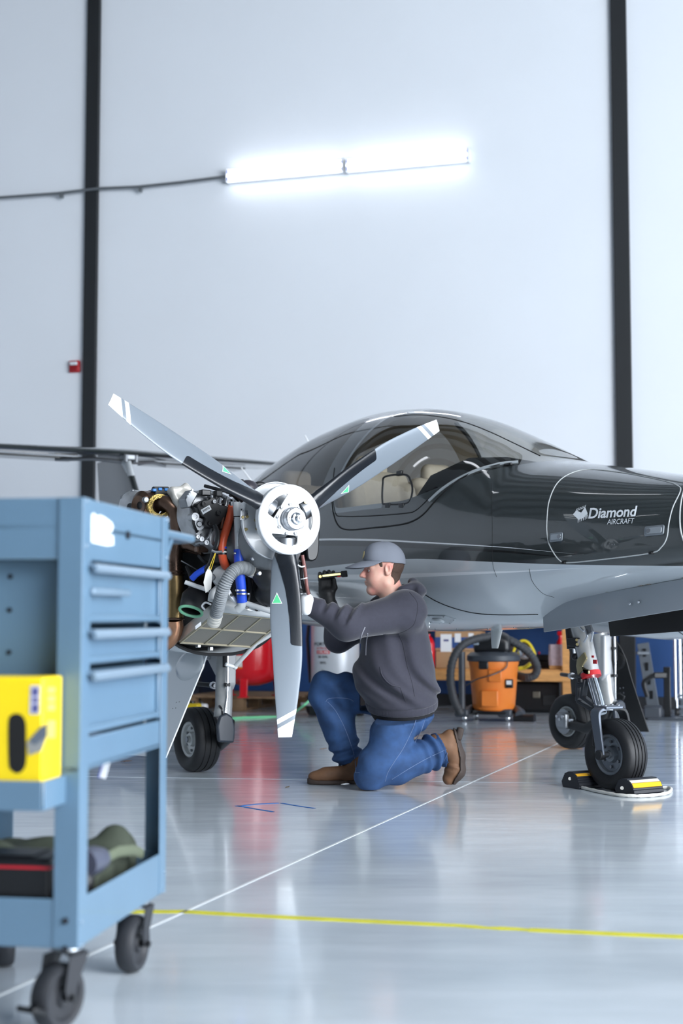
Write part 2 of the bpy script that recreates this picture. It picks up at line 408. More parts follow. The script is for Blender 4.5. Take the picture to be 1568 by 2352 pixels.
# roof strip lamps (they show as reflections in the aircraft)
M_rooftube = mat('lit roof lamp diffuser', '#f6f9ff', 0.5, emit=5.0); M_tube = mat('lit fluorescent tube', '#f6f9ff', 0.5, emit=10.0)
for a in (-9, -4.5, 0.5, 5.5):
    for b in (-6, -0.5, 5, 10.5):
        lamp = empty('roof_lamp', BLD(a, b, 9.1), BA, 'strip lamp hung under the roof deck, reflected in the aircraft', 'lamp', 'roof strip lamps')
        plate(a - 1.2, a + 1.2, b - 0.09, b + 0.09, 9.04, 9.14).build('housing', M_white, lamp, smooth=False)
        plate(a - 1.15, a + 1.15, b - 0.06, b + 0.06, 9.0, 9.04).build('diffuser', M_rooftube, lamp, smooth=False)
        plate(a - 0.9, a - 0.88, b - 0.01, b + 0.01, 9.14, 9.6).build('hanger', M_steel, lamp, smooth=False)
        plate(a + 0.88, a + 0.9, b - 0.01, b + 0.01, 9.14, 9.6).build('hanger', M_steel, lamp, smooth=False)
def on_wall(px, py, off=0.0):
    r = RAY(px, py); o = Vector((0, 0, CAM_H)); t = (D0 - off) / r.dot(E2); return o + r * t
def wa(v): return v.dot(E1)
for k, (px, w) in enumerate(((212, 0.155), (1428.5, 0.160))):
    a = wa(on_wall(px, 600)); o = plate(a - w / 2, a + w / 2, D0 - 0.06, D0 - 0.0, 0, 9.4).build('trim_%d' % (k + 1), M_column, smooth=False, bevel=0.006)
    tag(o, ('dark vertical steel column strip on the left of the back wall', 'dark vertical steel column strip on the right of the back wall')[k], 'column', kind='structure')
# wall lamps
pa, pb = on_wall(521, 404, 0.07), on_wall(1077, 356, 0.07)
za = (pa.z + pb.z) / 2; a0, a1 = wa(pa), wa(pb); am = (a0 + a1) / 2
za = pa.z
for k, (s0, s1) in enumerate(((a0, am - 0.012), (am + 0.012, a1))):
    z = pa.z + (pb.z - pa.z) * (0.25 + 0.5 * k)
    lamp = empty('wall_lamp', BLD((s0 + s1) / 2, D0, z - 0.07), BA, ('lit twin-tube wall lamp joined to the conduit', 'lit twin-tube wall lamp on the right, without conduit')[k], 'lamp', 'lit wall lamps')
    plate(s0 + 0.01, s1 - 0.01, D0 - 0.06, D0, z - 0.07, z + 0.07).build('housing', M_white, lamp, smooth=False, bevel=0.01)
    for dz in (-0.038, 0.038):
        q0, q1 = BLD(s0 + 0.03, D0 - 0.085, z + dz), BLD(s1 - 0.03, D0 - 0.085, z + dz)
        MB().cyl(q0, q1, 0.024, n=14).build('tube', M_tube, lamp)
        for e, sg in ((q0, -1), (q1, 1)):
            MB().cyl(e, e + E1 * 0.022 * sg, 0.022, n=12).build('socket', mat('blue lamp socket', '#3d62c9', 0.4), lamp)
    plate(s0, s0 + 0.012, D0 - 0.11, D0, z - 0.075, z + 0.075).build('end_cap', M_white, lamp, smooth=False)
    plate(s1 - 0.012, s1, D0 - 0.11, D0, z - 0.075, z + 0.075).build('end_cap', M_white, lamp, smooth=False)
# conduit
con = empty('electrical_conduit', on_wall(140, 440), BA, 'thin grey electrical conduit running left from the wall lamps', 'conduit')
M_cond = mat('galvanised conduit', '#7d8286', 0.4, 0.6)
cz0 = on_wall(-60, 459, 0.07).z; z1 = on_wall(521, 407, 0.07).z
cp = [BLD(-15.9, D0 - 0.075, cz0 + 0.0)] + [BLD(wa(on_wall(px, 440)), D0 - 0.075, on_wall(px, py, 0.07).z) for px, py in ((0, 454), (140, 444), (230, 433), (325, 429), (420, 419), (521, 406))]
MB().tube(cp, 0.017, 10).build('pipe', M_cond, con)
for px, py in ((142, 443), (323, 429)):
    q = on_wall(px, py, 0.075); MB().box(q + UP * -0.03, (0.03, 0.05, 0.06), Matrix.Rotation(BA, 3, 'Z')).build('clip', M_cond, con, smooth=False)
# fire alarm strobe
q = on_wall(169, 841, 0.05); al = empty('fire_alarm', q - UP * 0.07, BA, 'small red fire alarm strobe beside the left column', 'alarm')
rot = Matrix.Rotation(BA, 3, 'Z')
MB().box(q + E2 * 0.03, (0.125, 0.05, 0.135), rot).build('body', mat('alarm red', '#b3121d', 0.35), al, bevel=0.008)
MB().box(q + UP * 0.03, (0.09, 0.04, 0.04), rot).build('strobe_lens', mat('clear lens', '#d5dde2', 0.1), al, bevel=0.008)
MB().box(q - UP * 0.025, (0.085, 0.02, 0.06), rot).build('sounder', mat('alarm dark red', '#8c0913', 0.4), al, bevel=0.004)
# floor joints, tape
M_joint = mat('pale joint filler', '#dfe3e4', 0.4)
def strip_floor(name, pts, w, m, z=0.0015, parent=None, jag=0.0, h=0.001):
    P = [Vector(p) for p in pts]; A, B = [], []
    for i, p in enumerate(P):
        t = (P[min(i + 1, len(P) - 1)] - P[max(i - 1, 0)]).normalized(); n = Vector((-t.y, t.x, 0))
        A.append(p + n * (w / 2 + random.uniform(-jag, jag))); B.append(p - n * (w / 2 + random.uniform(-jag, jag)))
    mb = MB(); k = len(P); V = [Vector((q.x, q.y, z)) for q in A + B] + [Vector((q.x, q.y, z - h)) for q in A + B]
    F = []
    for i in range(k - 1):
        F += [(i, k + i, k + i + 1, i + 1), (2 * k + i, 2 * k + i + 1, 3 * k + i + 1, 3 * k + i), (i, i + 1, 2 * k + i + 1, 2 * k + i), (k + i + 1, k + i, 3 * k + i, 3 * k + i + 1)]
    mb.add(V, F); return mb.build(name, m, parent, smooth=False)
a, b = PZ(0, 2285), PZ(1320, 1690); d = (b - a).normalized()
strip_floor('joint_line', [a - d * 3, b + d * 3.2], 0.011, M_joint, 0.0012, fl)
a, b = PZ(0, 1781), PZ(1568, 1803); d = (b - a).normalized()
strip_floor('joint_line', [a - d * 4, b + d * 5], 0.006, mat('faint joint filler', '#bec8d0', 0.4), 0.0012, fl)
M_tape = mat('worn yellow floor tape', '#dcd62c', 0.4, var=0.12, vscale=14)
def tape_pts(q):
    P = [PZ(*v) for v in q]; out = []
    for i in range(len(P) - 1):
        n = max(2, int((P[i + 1] - P[i]).length / 0.04)); out += [P[i].lerp(P[i + 1], j / n) for j in range(n)]
    return out + [P[-1]]
yt = strip_floor('floor_tape', tape_pts([(-1500, 2024), (190, 2095), (420, 2093 + 1), (650, 2107), (860, 2117), (1010, 2124)]), 0.046, M_tape, 0.0012, jag=0.0015); tag(yt, 'long strip of worn yellow floor tape beside the blue cart', 'tape', 'yellow floor tape')
yt = strip_floor('floor_tape', tape_pts([(1005, 2124), (1090, 2129), (1150, 2133), (1215, 2136)]), 0.030, M_tape, 0.0016, jag=0.009); tag(yt, 'torn ragged scrap of yellow floor tape between two longer strips', 'tape', 'yellow floor tape')
yt = strip_floor('floor_tape', tape_pts([(1215, 2136), (1400, 2145), (1568, 2152), (2600, 2200)]), 0.048, M_tape, 0.0012, jag=0.0015); tag(yt, 'strip of yellow floor tape running out at the right edge', 'tape', 'yellow floor tape')
M_btape = mat('blue masking tape', '#2f6cb5', 0.6)
for q, lb in ((((543, 1851), (585, 1858), (628, 1865)), 'short strip of blue masking tape, front arm of the corner mark'), (((548, 1852), (590, 1847), (640, 1845)), 'short strip of blue masking tape, rear arm of the corner mark'), (((646, 1845), (680, 1851), (722, 1857)), 'short strip of blue masking tape reaching towards the kneeling man')):
    tag(strip_floor('masking_tape', tape_pts(q), 0.018, M_btape, 0.0014, jag=0.002), lb, 'tape', 'blue tape marks')
# leaves and specks
M_leaf = mat('dry brown leaf', '#8a6134', 0.7, var=0.2, vscale=40)
def leaf(p, s, rz, label, m=M_leaf):
    mb = MB(); n = 9; L = [(-1, 0), (-.5, .35), (-.1, .25), (.1, .5), (.4, .3), (1, 0), (.4, -.28), (.1, -.5), (-.1, -.22), (-.5, -.33)]
    V = [(0, 0, 0.25 * s)] + [(x * s, y * s, (0.05 + 0.35 * abs(y) + 0.25 * max(0, x) ** 2) * s) for x, y in L]
    M = Matrix.Translation(p + UP * 0.002) @ Matrix.Rotation(rz, 4, 'Z'); mb.add([M @ Vector(v) for v in V], [(0, i + 1, (i + 1) % 10 + 1) for i in range(10)])
    o = mb.build('dry_leaf', m, solid=0.0015, smooth=False); return tag(o, label, 'leaf', 'dry leaves on the floor')
leaf(PZ(742, 1722), 0.028, 0.4, 'curled brown leaf on the floor left of the kneeling man')
leaf(PZ(290, 1752), 0.045, -0.5, 'brown leaf on the floor seen under the cart drawers')
leaf(PZ(574, 1668), 0.03, 0.2, 'flat dark leaf on the floor in front of the wooden pallet', mat('dark leaf', '#5b4a30', 0.7))
leaf(PZ(660, 1810), 0.02, 1.0, 'tiny leaf scrap on the floor under the propeller', mat('dark leaf', '#5b4a30', 0.7))
# ================================================================== the aircraft: shell
AIR_M = Matrix.Translation(AO) @ Matrix.Rotation(AA, 4, 'Z')
AIR = empty('light_aircraft', mtx=AIR_M, label='dark grey and silver twin-engine light aircraft with its near engine uncowled', cat='aircraft')
_st = [ # u, bottom, mid height, top, half width, upper exponent, lower exponent
 (3.62, 1.255, 1.27, 1.285, .012, 2.0, 2.0), (3.55, 1.20, 1.27, 1.35, .11, 2.0, 2.0), (3.4, 1.155, 1.26, 1.42, .22, 2.1, 2.1), (3.1, 1.118, 1.245, 1.50, .36, 2.2, 2.2),
 (2.8, 1.088, 1.235, 1.565, .45, 2.3, 2.3), (2.5, 1.058, 1.23, 1.615, .51, 2.35, 2.3), (2.1, 1.012, 1.22, 1.685, .56, 2.4, 2.3), (1.86, .975, 1.22, 1.725, .59, 2.4, 2.3), (1.72, .92, 1.22, 1.748, .608, 2.4, 2.3), (1.62, .868, 1.22, 1.775, .617, 2.35, 2.3),
 (1.45, .85, 1.22, 1.85, .63, 2.25, 2.3), (1.25, .84, 1.22, 1.938, .645, 2.2, 2.3), (.83, .825, 1.22, 2.10, .665, 2.15, 2.3), (.56, .82, 1.22, 2.172, .67, 2.1, 2.3), (.28, .82, 1.22, 2.22, .67, 2.1, 2.3), (-.12, .82, 1.22, 2.245, .665, 2.05, 2.3),
 (-.67, .83, 1.22, 2.205, .635, 2.0, 2.3), (-1.3, .87, 1.24, 2.09, .555, 2.0, 2.2), (-2.0, .97, 1.28, 1.90, .42, 2.0, 2.1), (-2.8, 1.10, 1.34, 1.73, .29, 2.0, 2.0), (-3.8, 1.26, 1.42, 1.62, .19, 2.0, 2.0), (-4.6, 1.36, 1.47, 1.58, .13, 2.0, 2.0), (-5.1, 1.42, 1.49, 1.55, .05, 2, 2)]
_st = sorted(_st); _u = [q[0] for q in _st]; SF = [pchip(_u, [q[i] for q in _st]) for i in range(1, 7)]
def fus_section(u, n=120, k=1.0):
    zb, zm, zt, b, nt, nb = [float(f(u)) for f in SF]; out = []
    for j in range(n):
        a = 2 * math.pi * (j + 0.5) / n; ca, sa = math.cos(a), math.sin(a); e = nt if sa >= 0 else nb
        y = b * math.copysign(abs(ca) ** (2 / e), ca); z = (zt - zm if sa >= 0 else zm - zb) * math.copysign(abs(sa) ** (2 / e), sa)
        out.append(Vector((u, y * k, zm + z * k)))
    return out
us = sorted(set(list(np.linspace(-5.1, -1.6, 40)) + list(np.linspace(-1.6, 3.3, 150)) + list(np.linspace(3.3, 3.62, 22))))
secs = [fus_section(float(u)) for u in us]
tmp = MB().loft(secs, caps=False)
FUS = Surf(tmp.v, tmp.f, 'dark')
FBVH = BVHTree.FromPolygons(tmp.v, tmp.f)
zs = pchip([-2, .9, 1.05, 1.2, 1.35, 1.5, 1.6, 1.70, 2.0], [1.575, 1.565, 1.585, 1.62, 1.66, 1.70, 1.722, 1.752, 2.3])
def sm(a, b, k=0.07):
    h = min(max(0.5 + 0.5 * (b - a) / k, 0), 1); return b + (a - b) * h - k * h * (1 - h)
def g_front(v):
    u, p, z = v; ap = abs(p)
    g = z - float(zs(u)); rear = u - (0.17 + 0.20 * max(0, z - 1.75)); sp = ap - 0.20 + 2.2 * max(0, u - 0.42)
    return sm(sm(g, rear, 0.10), sp, 0.08)
def g_rear(v):
    u, p, z = v; ap = abs(p)
    return sm(sm(sm(z - 1.60 + 0.10 * min(0, u + 0.6), -0.02 - u + 0.15 * max(0, z - 1.8), 0.09), u + 1.35 - 0.25 * (z - 1.8), 0.15), ap - 0.24, 0.08)
zpaint = pchip([-6, -2.5, -.3, .4, 1.0, 1.6, 2.2, 2.7, 3.15, 3.7], [1.42, 1.28, 1.205, 1.222, 1.23, 1.20, 1.165, 1.145, 1.13, 1.12])
FUS.cut(g_front, {'dark'}, 'glass'); FUS.cut(g_rear, {'dark'}, 'rglass')
def g_frame(v):
    if v[0] > 0.75 or v[0] < -0.1: return -1
    return g_front(v) + 0.028
FUS.cut(g_frame, {'dark'}, 'frame')
FUS.cut(lambda v: float(zpaint(v[0])) - v[2], {'dark'}, 'grey')
zst = pchip([-2, 0, .6, 1.25, 1.85, 2.33, 2.6], [1.42, 1.386, 1.358, 1.311, 1.262, 1.212, 1.19])
def band2(f, c, w0, u1, base, new):
    def wdt(u): return w0 * min(1, max(0.02, (u1 - u) / 1.6)) / 2
    FUS.cut(lambda v: float(f(v[0])) + c + wdt(v[0]) - v[2] if v[0] < u1 + .05 else -1, {base}, 'tmp')
    FUS.cut(lambda v: v[2] - (float(f(v[0])) + c - wdt(v[0])), {'tmp'}, new)
    FUS.F = [(q, base if t == 'tmp' else t) for q, t in FUS.F]
band2(zst, 0.0, 0.011, 2.33, 'dark', 'white'); band2(zst, -0.022, 0.034, 2.36, 'dark', 'black')
zws = pchip([-2, -.2, .9, 1.8, 2.3, 2.6], [1.19, 1.160, 1.137, 1.137, 1.143, 1.145])
band2(zws, 0, 0.030, 2.33, 'grey', 'white')
# nose gear bay opening
def g_bay(v): return sm(sm(0.165 - abs(v[1]), v[0] - 1.72, 0.03), 2.95 - v[0], 0.03) if v[2] < 1.2 else -1
FUS.cut(g_bay, {'grey'}, 'bay')
AW = lambda mb: MB().add([AL(*v) for v in mb.v], mb.f)
def awm(mb):
    mb.v = [tuple(AL(*v)) for v in mb.v]; return mb
M_lstripe = mat('pale silver stripe', '#f3f5f7', 0.3, 0, 0.5); M_bstripe = mat('black stripe', '#050607', 0.3, 0, 0.8)
M_frame = mat('satin grey window frame', '#8b9296', 0.3, 0, 0.6)
M_glass = glass('tinted canopy glass', '#c9c9c6', 0.03, ior=1.5); M_rglass = glass('smoked rear glass', '#9a9690', 0.03)
fus = awm(FUS.mb({'dark': 0, 'grey': 1, 'white': 2, 'black': 3, 'frame': 4})).build('fuselage', [M_dark, M_grey, M_lstripe, M_bstripe, M_frame], AIR, ang=180)
awm(FUS.mb({'glass': 0})).build('canopy_glass', M_glass, AIR, ang=180)
awm(FUS.mb({'rglass': 0})).build('rear_window', M_rglass, AIR, ang=180)
def fpt(u, z, off=0.002, side=-1):
    h = FBVH.ray_cast(Vector((u, side * 3, z)), Vector((0, -side, 0)))
    if h[0] is None: h = FBVH.find_nearest(Vector((u, side * 0.3, z)))
    return h[0] + h[1] * off * (1 if h[1].y * side > 0 else -1)
def fpx(px, py, off=0.002):     # the spot of the hull that shows at this pixel
    o = AINV((0, 0, CAM_H)); r = RAY(px, py); d = Vector((r.dot(AU), r.dot(AP_), r.z)).normalized(); h = FBVH.ray_cast(o, d)
    if h[0] is None: h = FBVH.find_nearest(o + d * 8.2)
    n = h[1] if h[1].dot(d) < 0 else -h[1]
    return h[0] + n * off
def line_on(name, pts, r, m, parent=AIR, n=8, off=0.0, closed=False, k=6):
    q = spl(pts, n, closed); P = [AL(*fpx(*v, off)) for v in q]
    return MB().tube(P, r, k, closed=closed).build(name, m, parent)
M_gap = mat('dark panel gap', '#0b0c0e', 0.6); M_seal = mat('pale sealant line', '#b9bdbd', 0.4)
# door and canopy sill outlines
line_on('door_seam', [(762, 1120), (764, 1170), (776, 1206), (800, 1217), (850, 1213), (900, 1208), (940, 1200), (970, 1183), (1000, 1150), (1030, 1121), (1060, 1098), (1100, 1079), (1150, 1066)], 0.005, M_gap)
line_on('sill_strip', [(985, 1150), (1010, 1127), (1040, 1106), (1075, 1088), (1110, 1075), (1150, 1065), (1190, 1061)], 0.013, M_frame, off=-0.004)
line_on('window_seam', [(768, 1075), (764, 1120), (770, 1178), (790, 1186), (850, 1185), (930, 1179), (955, 1172), (985, 1145)], 0.0035, M_gap)
line_on('windshield_seam', [(905, 957), (950, 953), (1000, 956), (1060, 968), (1120, 990), (1180, 1018), (1240, 1047)], 0.003, M_gap)
line_on('fairing_seam', [(970, 1362), (1000, 1380), (1040, 1396), (1090, 1408), (1150, 1412), (1235, 1411)], 0.0035, M_gap)
line_on('panel_seam', [(1128, 1110), (1130, 1200), (1131, 1290), (1140, 1325)], 0.0012, M_gap)
line_on('panel_seam', [(1215, 1306), (1222, 1335), (1245, 1362), (1272, 1372)], 0.0014, M_gap)
bd = [(1256, 1190), (1261, 1150), (1278, 1112), (1305, 1090), (1345, 1079), (1400, 1082), (1470, 1093), (1530, 1106), (1556, 1116), (1562, 1128), (1545, 1165), (1536, 1200), (1531, 1235), (1518, 1257), (1495, 1270), (1400, 1283), (1310, 1292), (1285, 1287), (1263, 1255), (1256, 1225)]
line_on('baggage_door_seam', bd, 0.0035, M_seal, closed=True)
for px, py in ((1296, 1292), (1496, 1270)):
    MB().box(AL(*fpx(px, py)), (0.022, 0.02, 0.012), Matrix.Rotation(AA, 3, 'Z')).build('hinge_gap', M_gap, AIR, bevel=0.003)
def on_hull(cx, cy, ex, ey):
    """local flat frame on the hull at pixel (cx,cy): x towards pixel+ex"""
    c = fpx(cx, cy, 0.003); a = fpx(cx + ex[0], cy + ex[1], 0.003); b = fpx(cx + ey[0], cy + ey[1], 0.003)
    c, a, b = AL(*c), AL(*a), AL(*b); x = (a - c).normalized(); n = x.cross(b - c).normalized(); return c, x, n.cross(x), n
for (cx, cy, w, h, key) in ((1278, 1234, .086, .046, 1), (1503, 1219, .105, .048, 0)):
    c, x, y, n = on_hull(cx, cy, (20, -2), (0, -20))
    lt = MB().prism(rrect(w, h, 0.009), c - n * 0.004, x, y, 0.008, ez=n).build('door_latch', mat('latch grey', '#7f868c', 0.35, 0.5), AIR, bevel=0.002)
    MB().prism(rrect(w * .78, h * .62, 0.007), c + n * 0.003, x, y, 0.004, ez=n).build('latch_paddle', mat('latch light grey', '#9aa1a8', 0.35, 0.4), lt, bevel=0.0015)
    MB().prism(circ(0.011, 14), c + x * (-w * .27 if not key else w * .27) + n * 0.005, x, y, 0.004, ez=n).build('key_lock', M_steel, lt)
# lettering
line_on('nose_light_rim', [(1580, 1100), (1566, 1140), (1561, 1180), (1563, 1220), (1574, 1255)], 0.004, M_seal)
MB().box(AL(*fpx(1167, 1068, .004)), (.06, .02, .014), Matrix.Rotation(AA, 3, 'Z')).build('canopy_latch', M_blackp, AIR, bevel=.005)
M_letter = mat('white lettering', '#e9eef2', 0.4)
def hull_text(body, px, py, wpx, hpx, slope, shear, bold, sz=1.0):
    mb, w = text_mb(body, 1.0, lambda x, y: Vector((x, y, 0)), shear, bold, 0.98)
    xs = [v[0] for v in mb.v]; w0, w1 = min(xs), max(xs); capt = 0.73
    mb.v = [tuple(AL(*fpx(px + (v[0] - w0) / (w1 - w0) * wpx, py - v[1] / capt * hpx + slope * (v[0] - w0) / (w1 - w0) * wpx, 0.0025))) for v in mb.v]
    return mb
hull_text('Diamond', 1351, 1191, 113, 24, -0.050, 0.22, 0.022).build('lettering', M_letter, AIR, smooth=False)
hull_text('AIRCRAFT', 1394, 1205, 63, 12.5, -0.045, 0.22, 0.0).build('lettering', M_letter, AIR, smooth=False)
lg = MB()   # the emblem: a lozenge fraying into slanted bars
def hq(*pts):
    P = [AL(*fpx(x, y, 0.0025)) for x, y in pts]; lg.add(P, [tuple(range(len(P)))])
hq((1316, 1182), (1324, 1173), (1335, 1178), (1329, 1194)); hq((1329, 1194), (1335, 1178), (1344, 1165), (1350, 1180), (1340, 1190))
for i in range(6):
    t = i / 5; x0 = 1321 + 20 * t; y0 = 1176 - 8 * t
    hq((x0, y0), (x0 + 2.6, y0 - 1), (x0 + 5.6, y0 - 8), (x0 + 4.6, y0 - 8))
    x1 = 1327 + 20 * t; y1 = 1192 - 9 * t
    hq((x1, y1), (x1 + 3.0, y1 - 1.2), (x1 - 0.6 + 2, y1 + 9), (x1 - 1.6 + 2, y1 + 9.4))
lg.build('emblem', M_letter, AIR, smooth=False)
# landing light cover, antenna mast, rod antennas
c, x, y, n = on_hull(1010, 1422, (15, 0), (0, -10))
ll = MB().prism([(-.13, -.03), (-.10, -.05), (.05, -.05), (.14, 0.0), (.10, .05), (-.06, .055), (-.13, .02)], c - n * .004, x, y, .007, ez=n).build('light_panel', M_grey, AIR, bevel=.002)
MB().prism(rrect(.085, .05, .02), c - n * .002 + x * -.01, x, y, .018, ez=n).build('light_lens', mat('clear lamp lens', '#dfe5e8', 0.05, 0, 1.0), ll, bevel=.008)
for qx, qy in ((-.11, -.03), (-.05, -.045), (.04, -.045), (.12, 0), (.08, .045), (-.04, .048), (-.11, .02)):
    MB().cyl(c + x * qx + y * qy, c + x * qx + y * qy + n * .006, .004, n=8).build('screw', M_steel, ll)
hb = lambda u, p, off=0.0: FBVH.ray_cast(Vector((u, p, 0.2)), Vector((0, 0, 1)))[0]
q = hb(.99, 0); bs = []
for t, (w, l) in ((0, (.035, .11)), (.35, (.026, .09)), (.8, (.02, .07)), (1, (.014, .055))):
    bs.append([AL(.99 - .02 * t + l / 2 * math.cos(a), w / 2 * math.sin(a) * 1.3, q.z + .02 - .125 * t) for a in np.linspace(0, 2 * math.pi, 14, endpoint=False)])
MB().loft(bs).build('belly_mast', mat('off white mast', '#d5d8d6', 0.4), AIR)
for a, b in (((700, 1000), (713, 1025)), ((554, 1074), (582, 1112))):
    A = PD(*a, 11.6); B = PD(*b, 11.6); d = (B - A); MB().tube([A, B, B + d * 1.2], [.005, .008, .009], 8).build('rod_antenna', M_white, AIR)
# screws along the belly seam
for px in (1000, 1050, 1120, 1180, 1215):
    q = AL(*fpx(px, 1444 - (px > 1150) * 3, 0.0)); MB().sphere(q, .006, 8, 5).build('screw', M_steel, AIR)
# ------------------------------------------------------------------ cabin
M_cream = mat('cream leather', '#efe5d3', 0.5, var=0.05, vscale=18); M_trimc = mat('cream cabin lining', '#bdb6ab', 0.6)
us2 = list(np.linspace(-1.75, 1.62, 110)); tmp2 = MB().loft([fus_section(float(u), 110, 0.965) for u in us2], caps=False)
LIN = Surf(tmp2.v, tmp2.f, 'l'); LIN.cut(lambda v: g_front((v[0], v[1] / .965, (v[2] - 1.22) / .965 + 1.22)) + 0.0, {'l'}, 'x'); LIN.cut(lambda v: g_rear((v[0], v[1] / .965, (v[2] - 1.22) / .965 + 1.22)), {'l'}, 'x')
LIN.cut(lambda v: v[0] - 1.5, {'l'}, 'x'); LIN.cut(lambda v: 1.0 - v[2], {'l'}, 'x')
awm(LIN.mb({'l': 0})).build('cabin_lining', M_trimc, AIR, ang=180)
P = [(-1.6, -.36), (1.40, -.48), (1.40, .48), (-1.6, .36)]
MB().hexa([AL(u, p, z) for z in (1.0, 1.04) for u, p in P]).build('cabin_floor', mat('dark carpet', '#3a3733', 0.9), AIR, smooth=False)
gs = [[AL(u, p, z) for p, z in ((-.57 * w, 1.30), (-.57 * w, h - .22), (-.47 * w, h - .10), (-.28 * w, h - .02), (0, h), (.28 * w, h - .02), (.47 * w, h - .10), (.57 * w, h - .22), (.57 * w, 1.30))] for u, w, h in ((.92, .92, 1.74), (.98, .96, 1.81), (1.10, .96, 1.83), (1.25, .95, 1.80), (1.45, .92, 1.72), (1.58, .88, 1.68))]
MB().loft(gs, closed=False).build('glareshield', mat('dark glareshield', '#26282b', 0.8), AIR, solid=0.01)
MB().hexa([AL(u, p, z) for z in (1.15, 1.6) for u, p in ((1.03, -.5), (1.05, -.5), (1.05, .5), (1.03, .5))]).build('instrument_panel', mat('instrument panel', '#2f3135', 0.6), AIR, smooth=False)
def seat(u, p, k=1.0, label=None):
    root = MB()
    def back(P):
        M = Matrix.Rotation(R(-14), 3, 'Y'); q = (P - np.array([u - .20, p, 1.52]))
        Rm = np.array(M); q = q @ Rm
        d = sd_box(q, (0, 0, 0), (.075, .235, .30), .06)
        for s in (-1, 1):
            d = smin(d, sd_box(q, (.05, s * .19, -.03), (.07, .055, .24), .05), .03)
        d = d + .006 * np.exp(-((q[:, 1] - .0) / .012) ** 2) + .007 * np.exp(-((q[:, 2] - .02) / .012) ** 2) * (np.abs(q[:, 1]) < .16) + .006 * np.exp(-((np.abs(q[:, 1]) - .13) / .012) ** 2)
        return d
    o = sdf_obj_local('seat', back, (u - .5, p - .32, 1.15), (u + .15, p + .32, 1.92), .014, M_cream, AIR)
    def head(P): return sd_box(P, (u - .29, p, 1.84), (.05, .11, .075), .045)
    sdf_obj_local('headrest', head, (u - .42, p - .2, 1.77), (u - .18, p + .2, 2.03), .014, M_cream, o)
    def cush(P): return sd_box(P, (u + .08, p, 1.22), (.27, .25, .085), .07)
    sdf_obj_local('cushion', cush, (u - .25, p - .3, 1.08), (u + .42, p + .3, 1.36), .016, M_cream, o)
    return o
def sdf_obj_local(name, fn, lo, hi, res, m, parent):
    V, F = sdf_mesh(fn, lo, hi, res); mb = MB(); mb.v = [tuple(AL(*v)) for v in V]; mb.f = [tuple(int(i) for i in q) for q in F]; mb.m = [0] * len(mb.f)
    return mb.build(name, m, parent, ang=180)
for u, p in ((.40, -.31), (.22, .31), (-.62, -.28), (-.62, .28)): seat(u, p)
# storm window in the near door
swp = spl([(884, 1094), (930, 1090), (942, 1105), (946, 1125), (941, 1148), (928, 1157), (884, 1158), (877, 1150), (878, 1112)], 6, True)
sw = MB().tube([AL(*fpx(x, y, -.003)) for x, y in swp], .006, 8, closed=True).build('storm_window_frame', M_blackp, AIR)
for px, py in ((890, 1161), (921, 1161), (916, 1086)):
    MB().box(AL(*fpx(px, py, -.006)), (.05, .02, .03), Matrix.Rotation(AA, 3, 'Z')).build('hinge', M_blackp, sw, bevel=.004)
# fresh air scoop left of the man
# ------------------------------------------------------------------ wing, tail
def foil(le, chord, th, n=16, twist=0.0, ex=None, ez=None):
    """section points: le = leading edge point (aircraft frame), chord runs aft"""
    pts = []
    for i in range(2 * n):
        a = math.pi * i / n; x = (1 + math.cos(a)) / 2
        t = 5 * th * (0.2969 * math.sqrt(x) - 0.126 * x - 0.3516 * x * x + 0.2843 * x ** 3 - 0.1036 * x ** 4)
        cam_ = 0.025 * (1 - (2 * x - 1) ** 2); pts.append((x * chord, (t if i < n else -t) * chord + cam_ * chord))
    return [(le[0] - x, le[1], le[2] + y) for x, y in pts]
for sgn, nm in ((-1, 'wing'), (1, 'wing')):
    sec = []
    for p, u, c, z, th in ((.30, .98, 1.75, .955, .14), (.8, .92, 1.62, .96, .15), (1.3, .76, 1.40, .98, .15), (2.2, .72, 1.30, 1.03, .15), (3.5, .68, 1.24, 1.13, .15), (5.0, .64, 1.04, 1.25, .14), (6.6, .51, .80, 1.38, .13), (7.0, .42, .62, 1.42, .12), (7.15, .25, .35, 1.46, .11)):
        sec.append([AL(*q) for q in foil((u, sgn * p, z), c, th)])
    w = MB().loft(sec if sgn > 0 else sec[::-1]).build('wing', M_grey, AIR, ang=60)
    # winglet
    MB().loft([[AL(*q) for q in foil((.2, sgn * 7.1, 1.46), .4, .1)], [AL(*q) for q in foil((0.0, sgn * 7.2, 1.75), .28, .1)], [AL(*q) for q in foil((-.1, sgn * 7.22, 1.9), .15, .1)]]).build('winglet', M_dark, w, ang=60)
def vfoil(u, c, th, z, y0=0.0):
    return [(a, y0 + (d - z), z) for a, b, d in foil((u, 0, z), c, th)]
fin = [[AL(q[0], (q[1]) * 1.0, q[2]) for q in vfoil(u, c, .11, z)] for z, u, c in ((1.45, -3.75, 1.45), (1.75, -4.1, 1.15), (2.05, -4.35, .95), (2.33, -4.55, .80), (2.40, -4.6, .76))]
MB().loft(fin).build('fin', M_dark, AIR, ang=60)
cap = [[AL(q[0], q[1] * 1.15, q[2]) for q in vfoil(u, c, .12, z)] for z, u, c in ((2.20, -4.45, .60), (2.34, -4.54, .62), (2.36, -4.56, .6))]
MB().loft(cap).build('fin_cap', M_grey, AIR, ang=60)
st = []
for p, u, c in ((-1.72, -4.72, .42), (-1.66, -4.66, .56), (-1.2, -4.60, .64), (0, -4.50, .80), (1.2, -4.60, .64), (1.66, -4.66, .56), (1.72, -4.72, .42)):
    st.append([AL(*q) for q in foil((u, p, 2.415), c, .10 if abs(p) < 1.7 else .06)])
stab = MB().loft(st).build('stabiliser', M_dark, AIR, ang=60)
